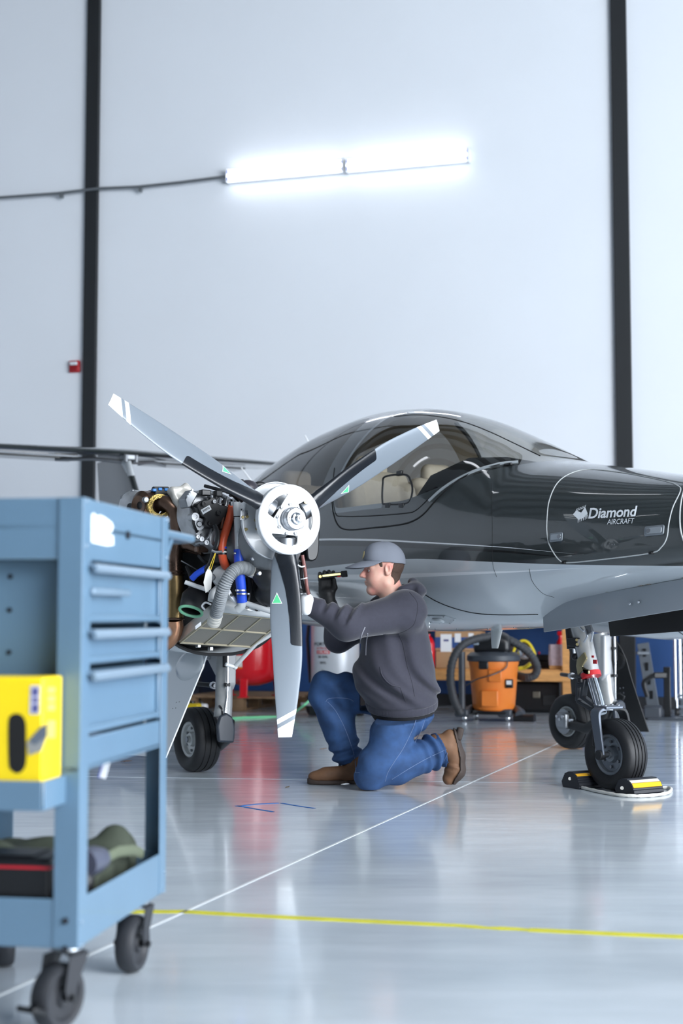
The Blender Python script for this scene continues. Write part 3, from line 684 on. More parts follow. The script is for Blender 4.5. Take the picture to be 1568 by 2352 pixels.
for sg in (-1, 1):
    MB().hexa([AL(u, sg * p, z) for z in (2.375, 2.395) for u, p in ((-4.95, .35), (-4.95, 1.4), (-5.2, 1.4), (-5.2, .35))]).build('elevator', M_dark, stab, bevel=.004)
    MB().tube([AL(-4.62, sg * .05, 2.34), AL(-4.7, sg * .30, 2.36), AL(-5.0, sg * .55, 2.37)], .018, 8).build('hinge_fairing', M_steel, stab)
MB().box(AL(-4.56, 0, 2.375), (.10, .14, .05), Matrix.Rotation(AA, 3, 'Z')).build('tail_bracket', M_steel, AIR, bevel=.008)
for sg in (-1, 1):
    MB().cyl(AL(-4.52, sg * .05, 2.33), AL(-4.52, sg * .05, 2.395), .02, n=10).build('tail_bolt', M_steel, AIR)
# ------------------------------------------------------------------ nacelles
def nac_sec(u, pc, hw, zt, zb, n=48, sh=2.4):
    zc = (zt + zb) / 2; out = []
    for j in range(n):
        a = 2 * math.pi * j / n; c_, s_ = math.cos(a), math.sin(a)
        out.append(AL(u, pc + hw * math.copysign(abs(c_) ** (2 / sh), c_), zc + (zt - zb) / 2 * math.copysign(abs(s_) ** (2 / sh), s_)))
    return out
NP = -1.76
na = [nac_sec(*q) for q in ((.92, NP, .40, 1.47, .712), (.6, NP, .40, 1.46, .72), (.1, NP, .37, 1.42, .77), (-.5, NP, .31, 1.34, .82), (-1.1, NP, .20, 1.24, .90), (-1.6, NP, .08, 1.13, .98), (-1.75, NP, .01, 1.06, 1.04))]
nc = MB().loft(na, caps=False).build('nacelle', M_grey, AIR, solid=.012)
MB().loft([nac_sec(.78, NP, .39, 1.455, .75), nac_sec(.765, NP, .39, 1.455, .75)]).build('firewall', mat('dark firewall', '#1a1b1d', 0.6), nc)
MB().tube(nac_sec(.925, NP, .402, 1.472, .710), .010, 6, closed=True).build('nacelle_rim', mat('black rim seal', '#1c1d1f', 0.5), nc)
# port nacelle, fully cowled, with spinner and propeller (only its underside shows)
nb_ = [nac_sec(*q) for q in ((1.62, -NP, .17, 1.46, 1.14), (1.58, -NP, .24, 1.52, 1.02), (1.4, -NP, .33, 1.56, .88), (1.1, -NP, .39, 1.56, .80), (.6, -NP, .40, 1.50, .755), (.1, -NP, .37, 1.42, .78), (-.5, -NP, .31, 1.34, .83), (-1.1, -NP, .20, 1.24, .90), (-1.6, -NP, .08, 1.13, .98), (-1.75, -NP, .01, 1.06, 1.04))]
npt = MB().loft(nb_).build('nacelle', M_grey, AIR, ang=60)
line = [PP(*q, 1.45) for q in spl([(1515, 1452), (1517, 1443), (1528, 1439), (1548, 1445), (1575, 1462)], 5)]
MB().tube(line, .003, 6).build('cowl_seam', M_gap, npt)
# ================================================================== propeller
PC = PD(665, 1193, 6.75); EX, EY = AP_, UP
M_blade = mat('satin grey propeller blade', '#7e8790', 0.38, 0.15, 0.2); M_boot = mat('black de-icing boot', '#12161d', 0.33, 0, 0.2, bump=0.04, bscale=150)
M_tip = mat('white propeller tip', '#f1f2f0', 0.4); M_disk = mat('white enamelled spinner plate', '#d3d6d9', 0.3, 0, 0.3)
PROP = MB()
def at_prop(x, y, f): return PC + EX * x + EY * y + AU * f
# front plate with three cut-outs
pl = MB(); nr, na_ = 26, 144; V = []; F = []
for i in range(nr + 1):
    r = 0.03 + (0.163 - 0.03) * i / nr
    for j in range(na_): a = 2 * math.pi * j / na_; V.append((r * math.cos(a), r * math.sin(a), 0))
for i in range(nr):
    for j in range(na_): F.append((i * na_ + j, i * na_ + (j + 1) % na_, (i + 1) * na_ + (j + 1) % na_, (i + 1) * na_ + j))
PS = Surf(V, F, 'p')
for k in range(3):
    a = R(-90 - 3 + 120 * k); n_ = (math.cos(a), math.sin(a)); t_ = (-math.sin(a), math.cos(a))
    PS.cut(lambda v: min(0.122 - math.hypot(v[0], v[1]), v[0] * n_[0] + v[1] * n_[1] - 0.074, 0.045 - (v[0] * t_[0] + v[1] * t_[1])), {'p'}, 'hole')
plm = PS.mb({'p': 0}); plm.v = [tuple(at_prop(v[0], v[1], 0)) for v in plm.v]
prop = plm.build('propeller', M_disk, AIR, solid=0.008, bevel=0.0012, seg=1)
MB().lathe([(.163, .004), (.1665, 0), (.1665, -.030), (.160, -.034), (.157, -.03), (.157, -.004)], PC, AU, 64).build('plate_rim', M_disk, prop)
MB().lathe([(.0, -.150), (.10, -.150), (.178, -.146), (.186, -.140), (.188, -.120), (.184, -.118), (.180, -.134), (.10, -.138), (0.0, -.138)], PC, AU, 64).build('spinner_backplate', M_disk, prop)
MB().lathe([(0, -.01), (.058, -.01), (.066, -.02), (.070, -.06), (.070, -.10), (.05, -.138)], PC, AU, 32).build('hub', M_alu, prop)
MB().lathe([(.0, .060), (.022, .060), (.0225, .066), (.048, .066), (.052, .062), (.052, .034), (.055, .032), (.055, .006), (.064, .004), (.064, 0)], PC, AU, 40).build('hub_cap', M_alu, prop)
MB().lathe([(0, .112), (.008, .112), (.010, .106), (.016, .106), (.019, .102), (.019, .085), (.016, .083), (.026, .080), (.028, .074), (.030, .066), (.040, .066)], PC, AU, 32).build('hub_stub', M_chrome, prop)
for x, y in ((.105 * 1.0, .125), (-.145 * .86, .000), (-.135 * .86, -.052), (.062, -.121)):
    c = at_prop(x * .82 if x > .1 else x, y * .70 if y > .1 else y, .003); MB().lathe([(0, .004), (.005, .004), (.0055, .002), (.011, .002), (.011, -.002)], c, AU, 14).build('plate_bolt', mat('gold anodised bolt', '#b9a878', 0.35, 0.8), prop)
for k in range(9):
    a = R(40 * k + 12); c = at_prop(.071 * math.cos(a), .071 * math.sin(a), .003); MB().lathe([(0, .010), (.004, .010), (.0065, .009), (.0065, 0)], c, AU, 10).build('hub_screw', M_steel, prop)
for k in range(3):
    a = R(120 * k + 65); c = at_prop(.043 * math.cos(a), .043 * math.sin(a), .065); MB().lathe([(0, .0015), (.006, .0015), (.006, 0)], c, AU, 10).build('cap_screw', M_white, prop)
for k in range(3):
    a = R(-90 + 120 * k + 25); c = at_prop(.10 * math.cos(a), .10 * math.sin(a), -.06); MB().sphere(c, .032, 14, 8, (1, 1, .8)).build('counterweight', M_steel, prop)
f_le = pchip([.09, .16, .22, .42, .63, .83, 1.02], [.042, .050, .060, .078, .083, .066, .036]); f_te = pchip([.09, .14, .17, .22, .42, .63, .83, 1.02], [-.042, -.044, -.055, -.066, -.070, -.058, -.045, -.030])
f_th = pchip([.09, .14, .22, .42, .63, .83, 1.02], [.080, .070, .044, .025, .016, .011, .006]); f_be = pchip([.09, .22, .42, .63, .83, 1.02], [50, 44, 33, 25, 20, 16])
f_bw = pchip([.09, .2, .35, .58, .7], [.12, .088, .066, .056, .056])
def make_blade(ang):
    a = R(ang); rh = EX * math.cos(a) + EY * math.sin(a); th = -EX * math.sin(a) + EY * math.cos(a)
    def mp(v):
        b = R(float(f_be(v[0]))); return PC - AU * .045 + rh * v[0] + (th * math.cos(b) + AU * math.sin(b)) * v[1] + (AU * math.cos(b) - th * math.sin(b)) * v[2]
    rs = np.linspace(.10, 1.02, 70); n = 30; V = []; F = []
    for r in rs:
        le, te, t = float(f_le(r)), float(f_te(r)), float(f_th(r))
        for j in range(n):
            q = 2 * math.pi * j / n; x = (1 + math.cos(q)) / 2      # 1 = LE
            w = abs(math.sin(q)) ** 0.9 * (0.75 + 0.5 * x) if r > .2 else abs(math.sin(q))
            V.append((r, te + (le - te) * x, math.copysign(t / 2 * w, math.sin(q))))
    for i in range(len(rs) - 1):
        for j in range(n): F.append((i * n + j, i * n + (j + 1) % n, (i + 1) * n + (j + 1) % n, (i + 1) * n + j))
    F.append(tuple(range(n))[::-1]); F.append(tuple((len(rs) - 1) * n + j for j in range(n)))
    S = Surf(V, F, 'b')
    S.cut(lambda v: v[0] + .53 * v[1] - .918, {'b'}, 'w'); S.cut(lambda v: v[0] + .53 * v[1] - .942, {'w'}, 's'); S.cut(lambda v: v[0] + .53 * v[1] - .962, {'s'}, 'w')
    S.cut(lambda v: min(.587 + .1 * v[1] - v[0], v[1] - (float(f_le(v[0])) - float(f_bw(v[0])))), {'b'}, 'boot')
    m = S.mb({'b': 0, 's': 0, 'w': 1}); m.v = [tuple(mp(v)) for v in m.v]; m.build('blade', [M_blade, M_tip], prop, ang=50)
    bo = S.mb({'boot': 0}); bo.v = [tuple(mp((v[0], v[1] + (.0015 if v[1] > 0 else 0), v[2] * 1.0 + math.copysign(.0022, v[2])))) for v in bo.v]; bo.build('deicing_boot', M_boot, prop, ang=70)
    tri = [(.342, -.036), (.396, -.010), (.396, -.062)]
    for sc, off, mm, nm in ((1.0, .0016, M_tip, 'decal_border'), (.78, .0022, mat('green decal', '#5fd694', 0.5), 'decal')):
        cx = sum(p[0] for p in tri) / 3; cy = sum(p[1] for p in tri) / 3; P = []
        for x, y in tri:
            x = cx + (x - cx) * sc; y = cy + (y - cy) * sc; P.append((x, y))
        Q = []; 
        for i in range(3):
            for t in (0, .33, .66): Q.append((P[i][0] * (1 - t) + P[(i + 1) % 3][0] * t, P[i][1] * (1 - t) + P[(i + 1) % 3][1] * t))
        def surf(x, y):
            le, te, t = float(f_le(x)), float(f_te(x)), float(f_th(x)); xx = (y - te) / (le - te); sn = math.sqrt(max(0, 1 - (2 * xx - 1) ** 2)); return t / 2 * sn ** .9 * (.75 + .5 * xx)
        MB().add([mp((cx, cy, surf(cx, cy) + off))] + [mp((x, y, surf(x, y) + off)) for x, y in Q], [(0, i + 1, (i + 1) % 9 + 1) for i in range(9)]).build(nm, mm, prop)
    MB().lathe([(.045, .085), (.052, .09), (.052, .125), (.044, .13)], PC - AU * .045, rh, 24).build('blade_collar', M_steel, prop)
for k, ang in enumerate((-90, 30, 150)): make_blade(ang)
# port propeller (outside the picture) with its spinner
pp = MB().lathe([(.18, 0), (.185, .02), (.17, .12), (.12, .26), (.06, .34), (0, .37)], AL(1.62, -NP, 1.30), AU, 32).build('spinner', M_white, AIR)
for ang in (-30, 90, 210):
    a = R(ang); rh = EX * math.cos(a) + EY * math.sin(a); th = -EX * math.sin(a) + EY * math.cos(a); sec = []
    for r in np.linspace(.12, 1.0, 12):
        b = R(float(f_be(r))); c_ = th * math.cos(b) + AU * math.sin(b); n_ = AU * math.cos(b) - th * math.sin(b); le, te, t = float(f_le(r)), float(f_te(r)), float(f_th(r))
        sec.append([AL(1.70, -NP, 1.30) + rh * r + c_ * (te + (le - te) * (1 + math.cos(q)) / 2) + n_ * (t / 2 * math.sin(q)) for q in np.linspace(0, 2 * math.pi, 14, endpoint=False)])
    MB().loft(sec).build('blade', M_blade, pp)
# ================================================================== engine
M_brown = mat('heat stained exhaust steel', '#6b5548', 0.33, 0.85, var=0.35, vscale=9, rvar=0.1)
M_gold = mat('straw coloured exhaust steel', '#9c8259', 0.3, 0.9, var=0.3, vscale=8)
M_foil = mat('gold heat foil', '#b39a5a', 0.25, 0.9, var=0.3, vscale=30, bump=0.9, bscale=70)
M_orange = mat('orange silicone hose', '#c9502c', 0.42, 0, 0.1); M_blueh = mat('blue silicone hose', '#1f4fd0', 0.4, 0, 0.1)
M_corr = mat('grey corrugated duct fabric', '#7f8386', 0.7, bump=0.1, bscale=90); M_cuff = mat('pale duct cuff', '#cfccc3', 0.55)
M_dk = mat('dark engine metal', '#2b2c2e', 0.5, 0.4); M_rubberd = mat('matt black duct', '#26272a', 0.5)
M_green = mat('green seal rim', '#6fae8c', 0.5)
def EP(px, py, u): return PU(px, py, u)
def epath(q, n=7): return [EP(*v) for v in spl(q, n)]
ROT = Matrix.Rotation(AA, 3, 'Z')
eb = MB()
eb.box(AL(1.12, -1.80, 1.27), (.62, .34, .34), ROT); eb.box(AL(1.10, -1.78, 1.05), (.55, .24, .20), ROT)
eng = eb.build('engine', M_dk, AIR, bevel=.03, seg=3)
# front casting (silver) with its outline
def plate_px(name, pts, u, th, m, parent=eng, bevel=.006, n=0):
    """a casting whose face lies in the plane u and reaches aft by th"""
    q = spl(pts, n, True) if n else pts
    A = [EP(x, y, u) for x, y in q]; k = len(A); Bk = [p - AU * th for p in A]
    return MB().add(A + Bk, [tuple(range(k)), tuple(range(k, 2 * k))[::-1]] + [(i, k + i, k + (i + 1) % k, (i + 1) % k) for i in range(k)]).build(name, m, parent, bevel=bevel)
plate_px('timing_case', [(436, 1172), (441, 1148), (452, 1130), (470, 1124), (500, 1130), (528, 1142), (546, 1165), (544, 1192), (530, 1222), (522, 1236), (512, 1262), (500, 1270), (486, 1258), (470, 1247), (452, 1236), (446, 1216), (438, 1196)], 1.36, .16, M_cast, n=2)
plate_px('control_unit', [(424, 1146), (441, 1124), (456, 1133), (438, 1166), (430, 1166)], 1.41, .08, M_steel)
for i in range(4):
    MB().box(EP(431 + 3.4 * i, 1140 - 4.6 * i, 1.42), (.012, .006, .012), ROT).build('connector_pin', M_white, eng)
plate_px('pump_cover', [(456, 1172), (452, 1160), (464, 1150), (478, 1148), (486, 1142), (498, 1146), (502, 1158), (520, 1162), (534, 1172), (530, 1186), (516, 1190), (508, 1200), (494, 1212), (480, 1212), (468, 1204), (472, 1190), (462, 1184)], 1.43, .05, M_blackp, n=3, bevel=.004)
plate_px('bar_code_label', [(461, 1171), (481, 1160), (486, 1170), (466, 1182)], 1.4325, .002, M_white, bevel=0)
for i in range(6):
    x = 465.5 + 2.6 * i; y = 1174 - 1.45 * i; plate_px('bar_code', [(x, y - 2.8), (x + 1.1, y - 3.3), (x + 3, y + 1.4), (x + 1.9, y + 1.9)], 1.434, .001, M_blackp, bevel=0)
for x, y, r, m in ((468, 1157, .012, M_blackp), (503, 1177, .014, M_blackp), (448, 1187, .020, M_cast), (482, 1202, .010, M_blackp), (492, 1152, .009, M_steel), (463, 1238, .012, M_steel), (454, 1233, .009, M_steel), (474, 1246, .012, M_steel), (520, 1240, .01, M_steel), (537, 1168, .01, M_steel)):
    c = EP(x, y, 1.44); MB().lathe([(0, .0), (r * .45, .0), (r * .5, .004), (r, .004), (r, -.05)], c, AU, 16).build('bolt', m, eng)
# top rocker cover, white heat cloth, cables
ROTZ = ROT @ Matrix.Rotation(R(25), 3, 'X')
def cloth(P):
    c = np.array(EP(420, 1152, 1.12)); q = P - c; return sd_box(P, c, (.045, .055, .085), .022, np.array(ROTZ)) * .85 + .005 * np.sin(70 * q[:, 0] + 35 * q[:, 2]) + .004 * np.sin(95 * q[:, 2] + 30 * q[:, 1])
c = EP(420, 1152, 1.12); sdf_obj('heat_cloth', cloth, c - Vector((.15, .16, .16)), c + Vector((.15, .16, .16)), .010, mat('silvery heat cloth', '#cfccc4', 0.4, 0.25, var=0.12, vscale=14), eng)
MB().tube([EP(352, 1131, 1.0), EP(385, 1131, 1.0)], .030, 14).build('wiring_sleeve', mat('grey sleeve', '#4b4c4b', 0.7), eng)
for x, y in ((353, 1126), (366, 1124), (380, 1125), (388, 1128)):
    MB().box(EP(x, y, 1.02), (.03, .02, .015), ROT).build('blue_connector', mat('blue connector', '#2f7fc9', 0.4), eng, bevel=.003)
MB().tube(epath([(366, 1126, 1.02), (370, 1121, 1.02), (378, 1122, 1.02), (381, 1128, 1.02)]), .006, 8).build('cable', M_blackp, eng)
MB().tube(epath([(326, 1138, .95), (345, 1130, .98), (360, 1134, 1.0), (395, 1140, 1.05)]), .009, 8).build('cable', M_blackp, eng)
# turbo
tc = EP(318, 1163, .92)
MB().lathe([(.02, .05), (.06, .05), (.085, .035), (.092, .01), (.088, -.02), (.06, -.04)], EP(312, 1166, .88), (AU * .5 - AP_ * .85), 28).build('turbo_housing', M_cast, eng)
for k in range(7):
    a = R(51 * k); ex, ey, ez = frame_from(AU * .5 - AP_ * .85); MB().sphere(EP(312, 1166, .88) + (ex * math.cos(a) + ey * math.sin(a)) * .085 + ez * .03, .011, 10, 6).build('turbo_bolt', M_steel, eng)
MB().lathe([(.02, .04), (.05, .05), (.075, .03), (.078, -.03), (.05, -.06)], EP(334, 1162, .98), (AU * .3 - AP_ * .9), 24).build('turbine_housing', M_brown, eng)
MB().box(EP(341, 1160, 1.03), (.03, .05, .09), ROT).build('turbine_flange', mat('rusty flange', '#a5785a', 0.5, 0.5), eng, bevel=.008)
MB().lathe([(0, .012), (.012, .012), (.016, .008), (.016, -.01)], EP(334, 1148, 1.06), AU, 14).build('flange_nut', M_steel, eng)
MB().lathe([(.04, .05), (.062, .045), (.066, 0), (.062, -.05), (.04, -.06)], EP(362, 1164, 1.04), (AU * .65 - AP_ * .1), 24).build('foil_wrap', M_foil, eng)
MB().tube(epath([(364, 1158, 1.04), (380, 1155, 1.08), (398, 1170, 1.10), (406, 1196, 1.10), (407, 1222, 1.08), (404, 1252, 1.06), (402, 1285, 1.04), (402, 1318, 1.04)]), [.038] * 49 + [.04], 20).build('exhaust_elbow', M_brown, eng)
MB().tube(epath([(402, 1318, 1.04), (403, 1365, 1.04), (402, 1423, 1.04)]), .043, 22).build('exhaust_pipe', M_gold, eng)
MB().tube(epath([(402, 1423, 1.04), (403, 1440, 1.03), (395, 1462, 1.01), (378, 1478, .98), (350, 1490, .95)]), .040, 20).build('exhaust_outlet', mat('coppery exhaust steel', '#b98a6c', 0.25, 0.95, var=0.25, vscale=10), eng)
for y in (1313, 1320, 1421): MB().lathe([(.041, -.006), (.048, -.005), (.050, 0), (.048, .005), (.041, .006)], EP(402, y, 1.04), UP, 24).build('pipe_collar', M_brown, eng)
MB().tube(epath([(385, 1262, 1.0), (410, 1250, 1.05), (440, 1252, 1.12), (470, 1264, 1.18)]), [.028] * 8 + [.033] * 7 + [.034] * 7, 16).build('exhaust_manifold', M_brown, eng)
MB().tube(epath([(398, 1262, 1.0), (430, 1262, 1.05), (460, 1268, 1.1)]), .018, 12).build('exhaust_manifold', M_brown, eng)
# hoses
MB().tube(epath([(533, 1158, 1.42), (530, 1180, 1.45), (521, 1212, 1.47), (511, 1245, 1.48), (510, 1272, 1.48), (516, 1296, 1.45), (528, 1312, 1.38)]), .0205, 16).build('orange_hose', M_orange, eng)
for y, m, r in ((1258, M_blueh, .0225), (1264, M_blackp, .023), (1268, M_cuff, .0225), (1272, M_blackp, .023)):
    MB().cyl(EP(510, y + 2, 1.48), EP(510, y - 2, 1.48), r, n=18).build('hose_band', m, eng)
MB().tube(epath([(512, 1150, 1.40), (513, 1185, 1.42), (509, 1215, 1.44)]), .008, 10).build('brown_line', mat('brown fuel line', '#5e3a2a', 0.5), eng)
MB().tube(epath([(493, 1206, 1.46), (500, 1225, 1.48), (498, 1250, 1.48), (490, 1268, 1.46), (484, 1290, 1.40), (470, 1312, 1.34)]), .012, 10).build('black_line', M_blackp, eng)
MB().tube(epath([(486, 1264, 1.48), (496, 1268, 1.49), (510, 1267, 1.50)]), .007, 8).build('p_clamp', M_steel, eng)
MB().tube(epath([(543, 1155, 1.50), (546, 1200, 1.52), (548, 1262, 1.53)]), .0185, 18).build('coolant_pipe', M_pipegrey, eng)
for y in (1187, 1191): MB().cyl(EP(545.5, y + 1.5, 1.515), EP(545.5, y - 1.5, 1.515), .0198, n=18).build('pipe_ring', M_blackp, eng)
MB().add([EP(x, y, 1.545) for x, y in ((543, 1222), (551, 1221), (552, 1254), (544, 1255))], [(0, 1, 2, 3)]).build('paper_label', M_white, eng, solid=.001)
MB().tube(epath([(548, 1262, 1.53), (549, 1300, 1.53), (553, 1345, 1.52), (556, 1383, 1.51)]), .0245, 20).build('blue_hose', M_blueh, eng)
for x, y in ((548, 1271), (549, 1278), (554, 1356), (555, 1364)):
    MB().cyl(EP(x, y + 1.7, 1.528), EP(x, y - 1.7, 1.528), .0258, n=20).build('hose_clamp', M_alu, eng); MB().box(EP(x + (14 if y in (1278, 1364) else -10), y, 1.54), (.018, .012, .010), ROT).build('clamp_screw', M_steel, eng, bevel=.002)
MB().tube(epath([(555, 1381, 1.51), (554, 1392, 1.50), (546, 1400, 1.48)]), .021, 16).build('coolant_elbow', M_pipegrey, eng)
# corrugated duct with real rings
cp_ = epath([(582, 1312, 1.55), (566, 1305, 1.57), (548, 1305, 1.59), (530, 1318, 1.60), (515, 1345, 1.58), (506, 1375, 1.53), (499, 1402, 1.46), (490, 1432, 1.38)], 22)
MB().tube(cp_[8:-6], [.030 + .0028 * math.sin(i * 1.9) for i in range(len(cp_[8:-6]))], 20).build('corrugated_duct', M_corr, eng)
for a, b in ((0, 12), (len(cp_) - 16, len(cp_) - 1)):
    MB().tube(cp_[a:b], [.0335 + .001 * math.sin(i * 1.3) for i in range(b - a)], 20).build('duct_cuff', M_cuff, eng)
# black intake snail and gearbox
def snail(P):
    a = np.array(EP(585, 1312, 1.56)); b = np.array(EP(612, 1326, 1.56)); c = np.array(EP(648, 1330, 1.54)); e = np.array(EP(630, 1362, 1.50))
    d = smin(sd_seg(P, a, b, .032, .055), sd_seg(P, b, c, .055, .075), .03); d = smin(d, sd_ell(P, e, (.10, .09, .07)), .03); return d
c = EP(620, 1335, 1.54); sdf_obj('intake_housing', snail, c - Vector((.17, .17, .15)), c + Vector((.17, .17, .15)), .011, M_rubberd, eng)
for x, y in ((595, 1317), (580, 1283)): MB().lathe([(0, .008), (.008, .008), (.011, .005), (.011, -.01)], EP(x, y, 1.60), AU, 12).build('bolt', M_alu, eng)
MB().lathe([(.0, .16), (.09, .16), (.13, .13), (.165, .08), (.18, .0), (.18, -.08)], AL(1.50, -1.80, 1.27), AU, 32).build('gearbox', mat('grey gearbox casting', '#85888b', 0.45, 0.6, bump=.1, bscale=120), eng)
MB().lathe([(.172, .012), (.186, .010), (.186, -.010), (.172, -.012)], AL(1.47, -1.83, 1.12), AU, 48, x=UP, a0=R(95), a1=R(265)).build('ring_gear', M_white, eng, solid=.006)
for k in range(9):
    a = R(110 + 17 * k); ex, ey, ez = frame_from(AU, UP); MB().cyl(AL(1.475, -1.83, 1.12) + (ex * math.cos(a) + ey * math.sin(a)) * .179, AL(1.488, -1.83, 1.12) + (ex * math.cos(a) + ey * math.sin(a)) * .179, .008, n=10).build('ring_hole', M_blackp, eng)
# top dome behind the plate, small brackets
MB().sphere(EP(569, 1122, 1.25), .055, 20, 12, (1, 1, .8)).build('air_cap', mat('plum black plastic', '#37343b', 0.4), eng)
MB().box(EP(546, 1108, 1.25), (.05, .05, .03), ROT).build('air_box', M_blackp, eng, bevel=.006)
MB().tube(epath([(585, 1115, 1.25), (598, 1112, 1.25), (610, 1118, 1.25)]), .016, 10).build('air_hose', M_blackp, eng)
MB().box(EP(520, 1104, 1.2), (.02, .02, .05), ROT).build('sensor', M_steel, eng, bevel=.004)
plate_px('backplate_bracket', [(553, 1172), (569, 1172), (570, 1190), (563, 1194), (552, 1194)], 1.695, .006, M_alu, bevel=.001)
plate_px('backplate_bracket', [(578, 1138), (597, 1138), (590, 1146), (574, 1147)], 1.695, .006, M_alu, bevel=.001)
for x, y in ((564, 1216), (592, 1214), (589, 1195), (596, 1189), (556, 1188), (566, 1187)):
    MB().lathe([(0, .012), (.006, .012), (.008, .006), (.008, -.01)], EP(x, y, 1.69), AU, 12).build('bolt', mat('gold anodised bolt', '#b9a878', 0.35, 0.8), eng)
MB().tube(epath([(520, 1144, 1.42), (505, 1138, 1.40), (490, 1146, 1.40), (478, 1140, 1.38)]), .010, 10).build('fuel_rail', M_steel, eng)
for i in range(5): MB().cyl(EP(486 + 10 * i, 1138 + 3 * i, 1.42), EP(484 + 10 * i, 1150 + 3 * i, 1.42), .009, n=10).build('injector', (M_steel, M_blackp)[i % 2], eng)
# small fittings over the casting
rr_ = random.Random(3)
for x, y in ((440, 1190), (447, 1206), (452, 1220), (462, 1228), (478, 1236), (492, 1244), (505, 1254), (526, 1226), (536, 1208), (542, 1186), (530, 1150), (514, 1142), (476, 1130), (458, 1136), (466, 1216), (508, 1228), (518, 1212)):
    rb_ = rr_.uniform(.005, .009); MB().lathe([(0, .010), (rb_ * .6, .010), (rb_, .007), (rb_, -.01)], EP(x, y, 1.365), AU, 8).build('bolt', rr_.choice((M_steel, M_alu, M_blackp)), eng)
for pts, rd, m in (([(436, 1160, 1.38), (446, 1176, 1.42), (444, 1200, 1.43), (452, 1222, 1.40)], .007, M_blackp), ([(548, 1150, 1.40), (528, 1132, 1.42), (500, 1124, 1.40), (470, 1116, 1.34)], .009, M_blackp), ([(520, 1128, 1.35), (540, 1134, 1.40), (556, 1150, 1.45)], .012, M_blackp), ([(486, 1214, 1.42), (480, 1232, 1.42), (466, 1244, 1.40), (450, 1250, 1.36)], .006, M_steel), ([(536, 1300, 1.40), (540, 1330, 1.42), (532, 1358, 1.40)], .010, M_blackp), ([(455, 1275, 1.30), (470, 1290, 1.32), (498, 1296, 1.34), (520, 1290, 1.34)], .008, M_dk), ([(430, 1300, 1.15), (440, 1330, 1.18), (436, 1360, 1.18)], .012, M_dk), ([(560, 1290, 1.48), (575, 1340, 1.46), (568, 1380, 1.44)], .012, M_blackp)):
    MB().tube(epath(pts, 6), rd, 8).build('engine_hose' if rd > .0065 else 'wire', m, eng)
for x, y, u, w, h, m in ((470, 1132, 1.40, .05, .03, M_blackp), (500, 1134, 1.41, .035, .03, M_dk), (530, 1160, 1.43, .02, .035, M_steel), (512, 1218, 1.41, .03, .02, M_blackp), (536, 1286, 1.36, .05, .06, M_dk), (462, 1262, 1.28, .06, .03, M_brown), (520, 1278, 1.38, .03, .03, M_blackp), (545, 1130, 1.3, .08, .05, M_dk)):
    MB().box(EP(x, y, u), (.04, w, h), ROT).build('sensor', m, eng, bevel=.005)
MB().lathe([(0, .020), (.02, .020), (.024, .014), (.044, .012), (.046, .006), (.042, .0), (.046, -.006), (.044, -.016), (.0, -.016)], EP(498, 1238, 1.42), AU, 28).build('pulley', M_cast, eng)
MB().lathe([(0, .012), (.012, .012), (.016, .006), (.030, .006), (.030, -.02)], EP(456, 1204, 1.40), AU, 24).build('idler', M_steel, eng)
# filter canister, tag on a yellow string
MB().lathe([(0, .06), (.035, .06), (.05, .052), (.055, .03), (.055, -.10), (.0, -.10)], EP(512, 1325, 1.38), (AU * .9 - AP_ * .5 + UP * .05), 28).build('oil_filter', M_pipegrey, eng)
MB().lathe([(0, .022), (.014, .022), (.018, .016), (.018, -.01)], EP(487, 1326, 1.42), (AU * .9 - AP_ * .5), 8).build('filter_nut', M_steel, eng)
tg = MB().prism([(0, 0), (.028, .02), (.034, .09), (.018, .13), (0, .10), (-.012, .05)], EP(472, 1362, 1.48), AP_, UP, .002).build('inspection_tag', mat('white paper tag', '#e4e3dd', 0.7), eng)
MB().tube(epath([(480, 1308, 1.49), (486, 1290, 1.49), (494, 1270, 1.49)]), .0018, 6).build('tag_string', mat('yellow string', '#d7b934', 0.7), eng)
MB().tube(epath([(484, 1309, 1.49), (490, 1290, 1.49), (495, 1270, 1.49)]), .0018, 6).build('tag_string', mat('yellow string', '#d7b934', 0.7), eng)
MB().tube(epath([(440, 1330, 1.30), (452, 1318, 1.32), (468, 1308, 1.34), (478, 1302, 1.35)]), .016, 12).build('blue_hose', M_blueh, eng)
MB().tube(epath([(425, 1337, 1.33), (450, 1346, 1.36), (480, 1356, 1.40)]), .011, 12).build('support_tube', M_pipegrey, eng)
MB().tube(epath([(500, 1360, 1.42), (560, 1384, 1.48), (640, 1410, 1.56)]), .0135, 12).build('support_tube', M_pipegrey, eng)
MB().tube(epath([(416, 1288, 1.2), (436, 1299, 1.2), (456, 1311, 1.2)]), .003, 6).build('wire', M_steel, eng)
MB().tube(epath([(487, 1380, 1.43), (490, 1364, 1.42), (500, 1354, 1.40)]), .022, 12).build('bracket_arm', M_pipegrey, eng)
MB().tube(epath([(470, 1400, 1.40), (464, 1392, 1.40), (472, 1384, 1.40), (484, 1388, 1.40)]), .005, 8).build('cable_loop', M_white, eng)
# cooling duct with green rim
def ring_at(c, n, rx, ry, x):
    ex, ey, ez = frame_from(n, x); return [Vector(c) + ex * rx * math.cos(a) + ey * ry * math.sin(a) for a in np.linspace(0, 2 * math.pi, 24, endpoint=False)]
c0 = EP(438, 1404, 1.30); c1 = EP(447, 1370, 1.2); c2 = EP(470, 1352, 1.05); nn = (AU * .55 - AP_ * .25 - UP * .80)
MB().loft([ring_at(c0, nn, .034, .060, AU), ring_at(c1, nn, .045, .066, AU), ring_at(c2, AU * .3 - UP * .2 - AP_ * .2, .05, .06, AU)], caps=False).build('cooling_duct', M_rubberd, eng, solid=.004)
MB().tube(ring_at(c0, nn, .034, .060, AU), .0075, 8, closed=True).build('duct_rim', M_green, eng)
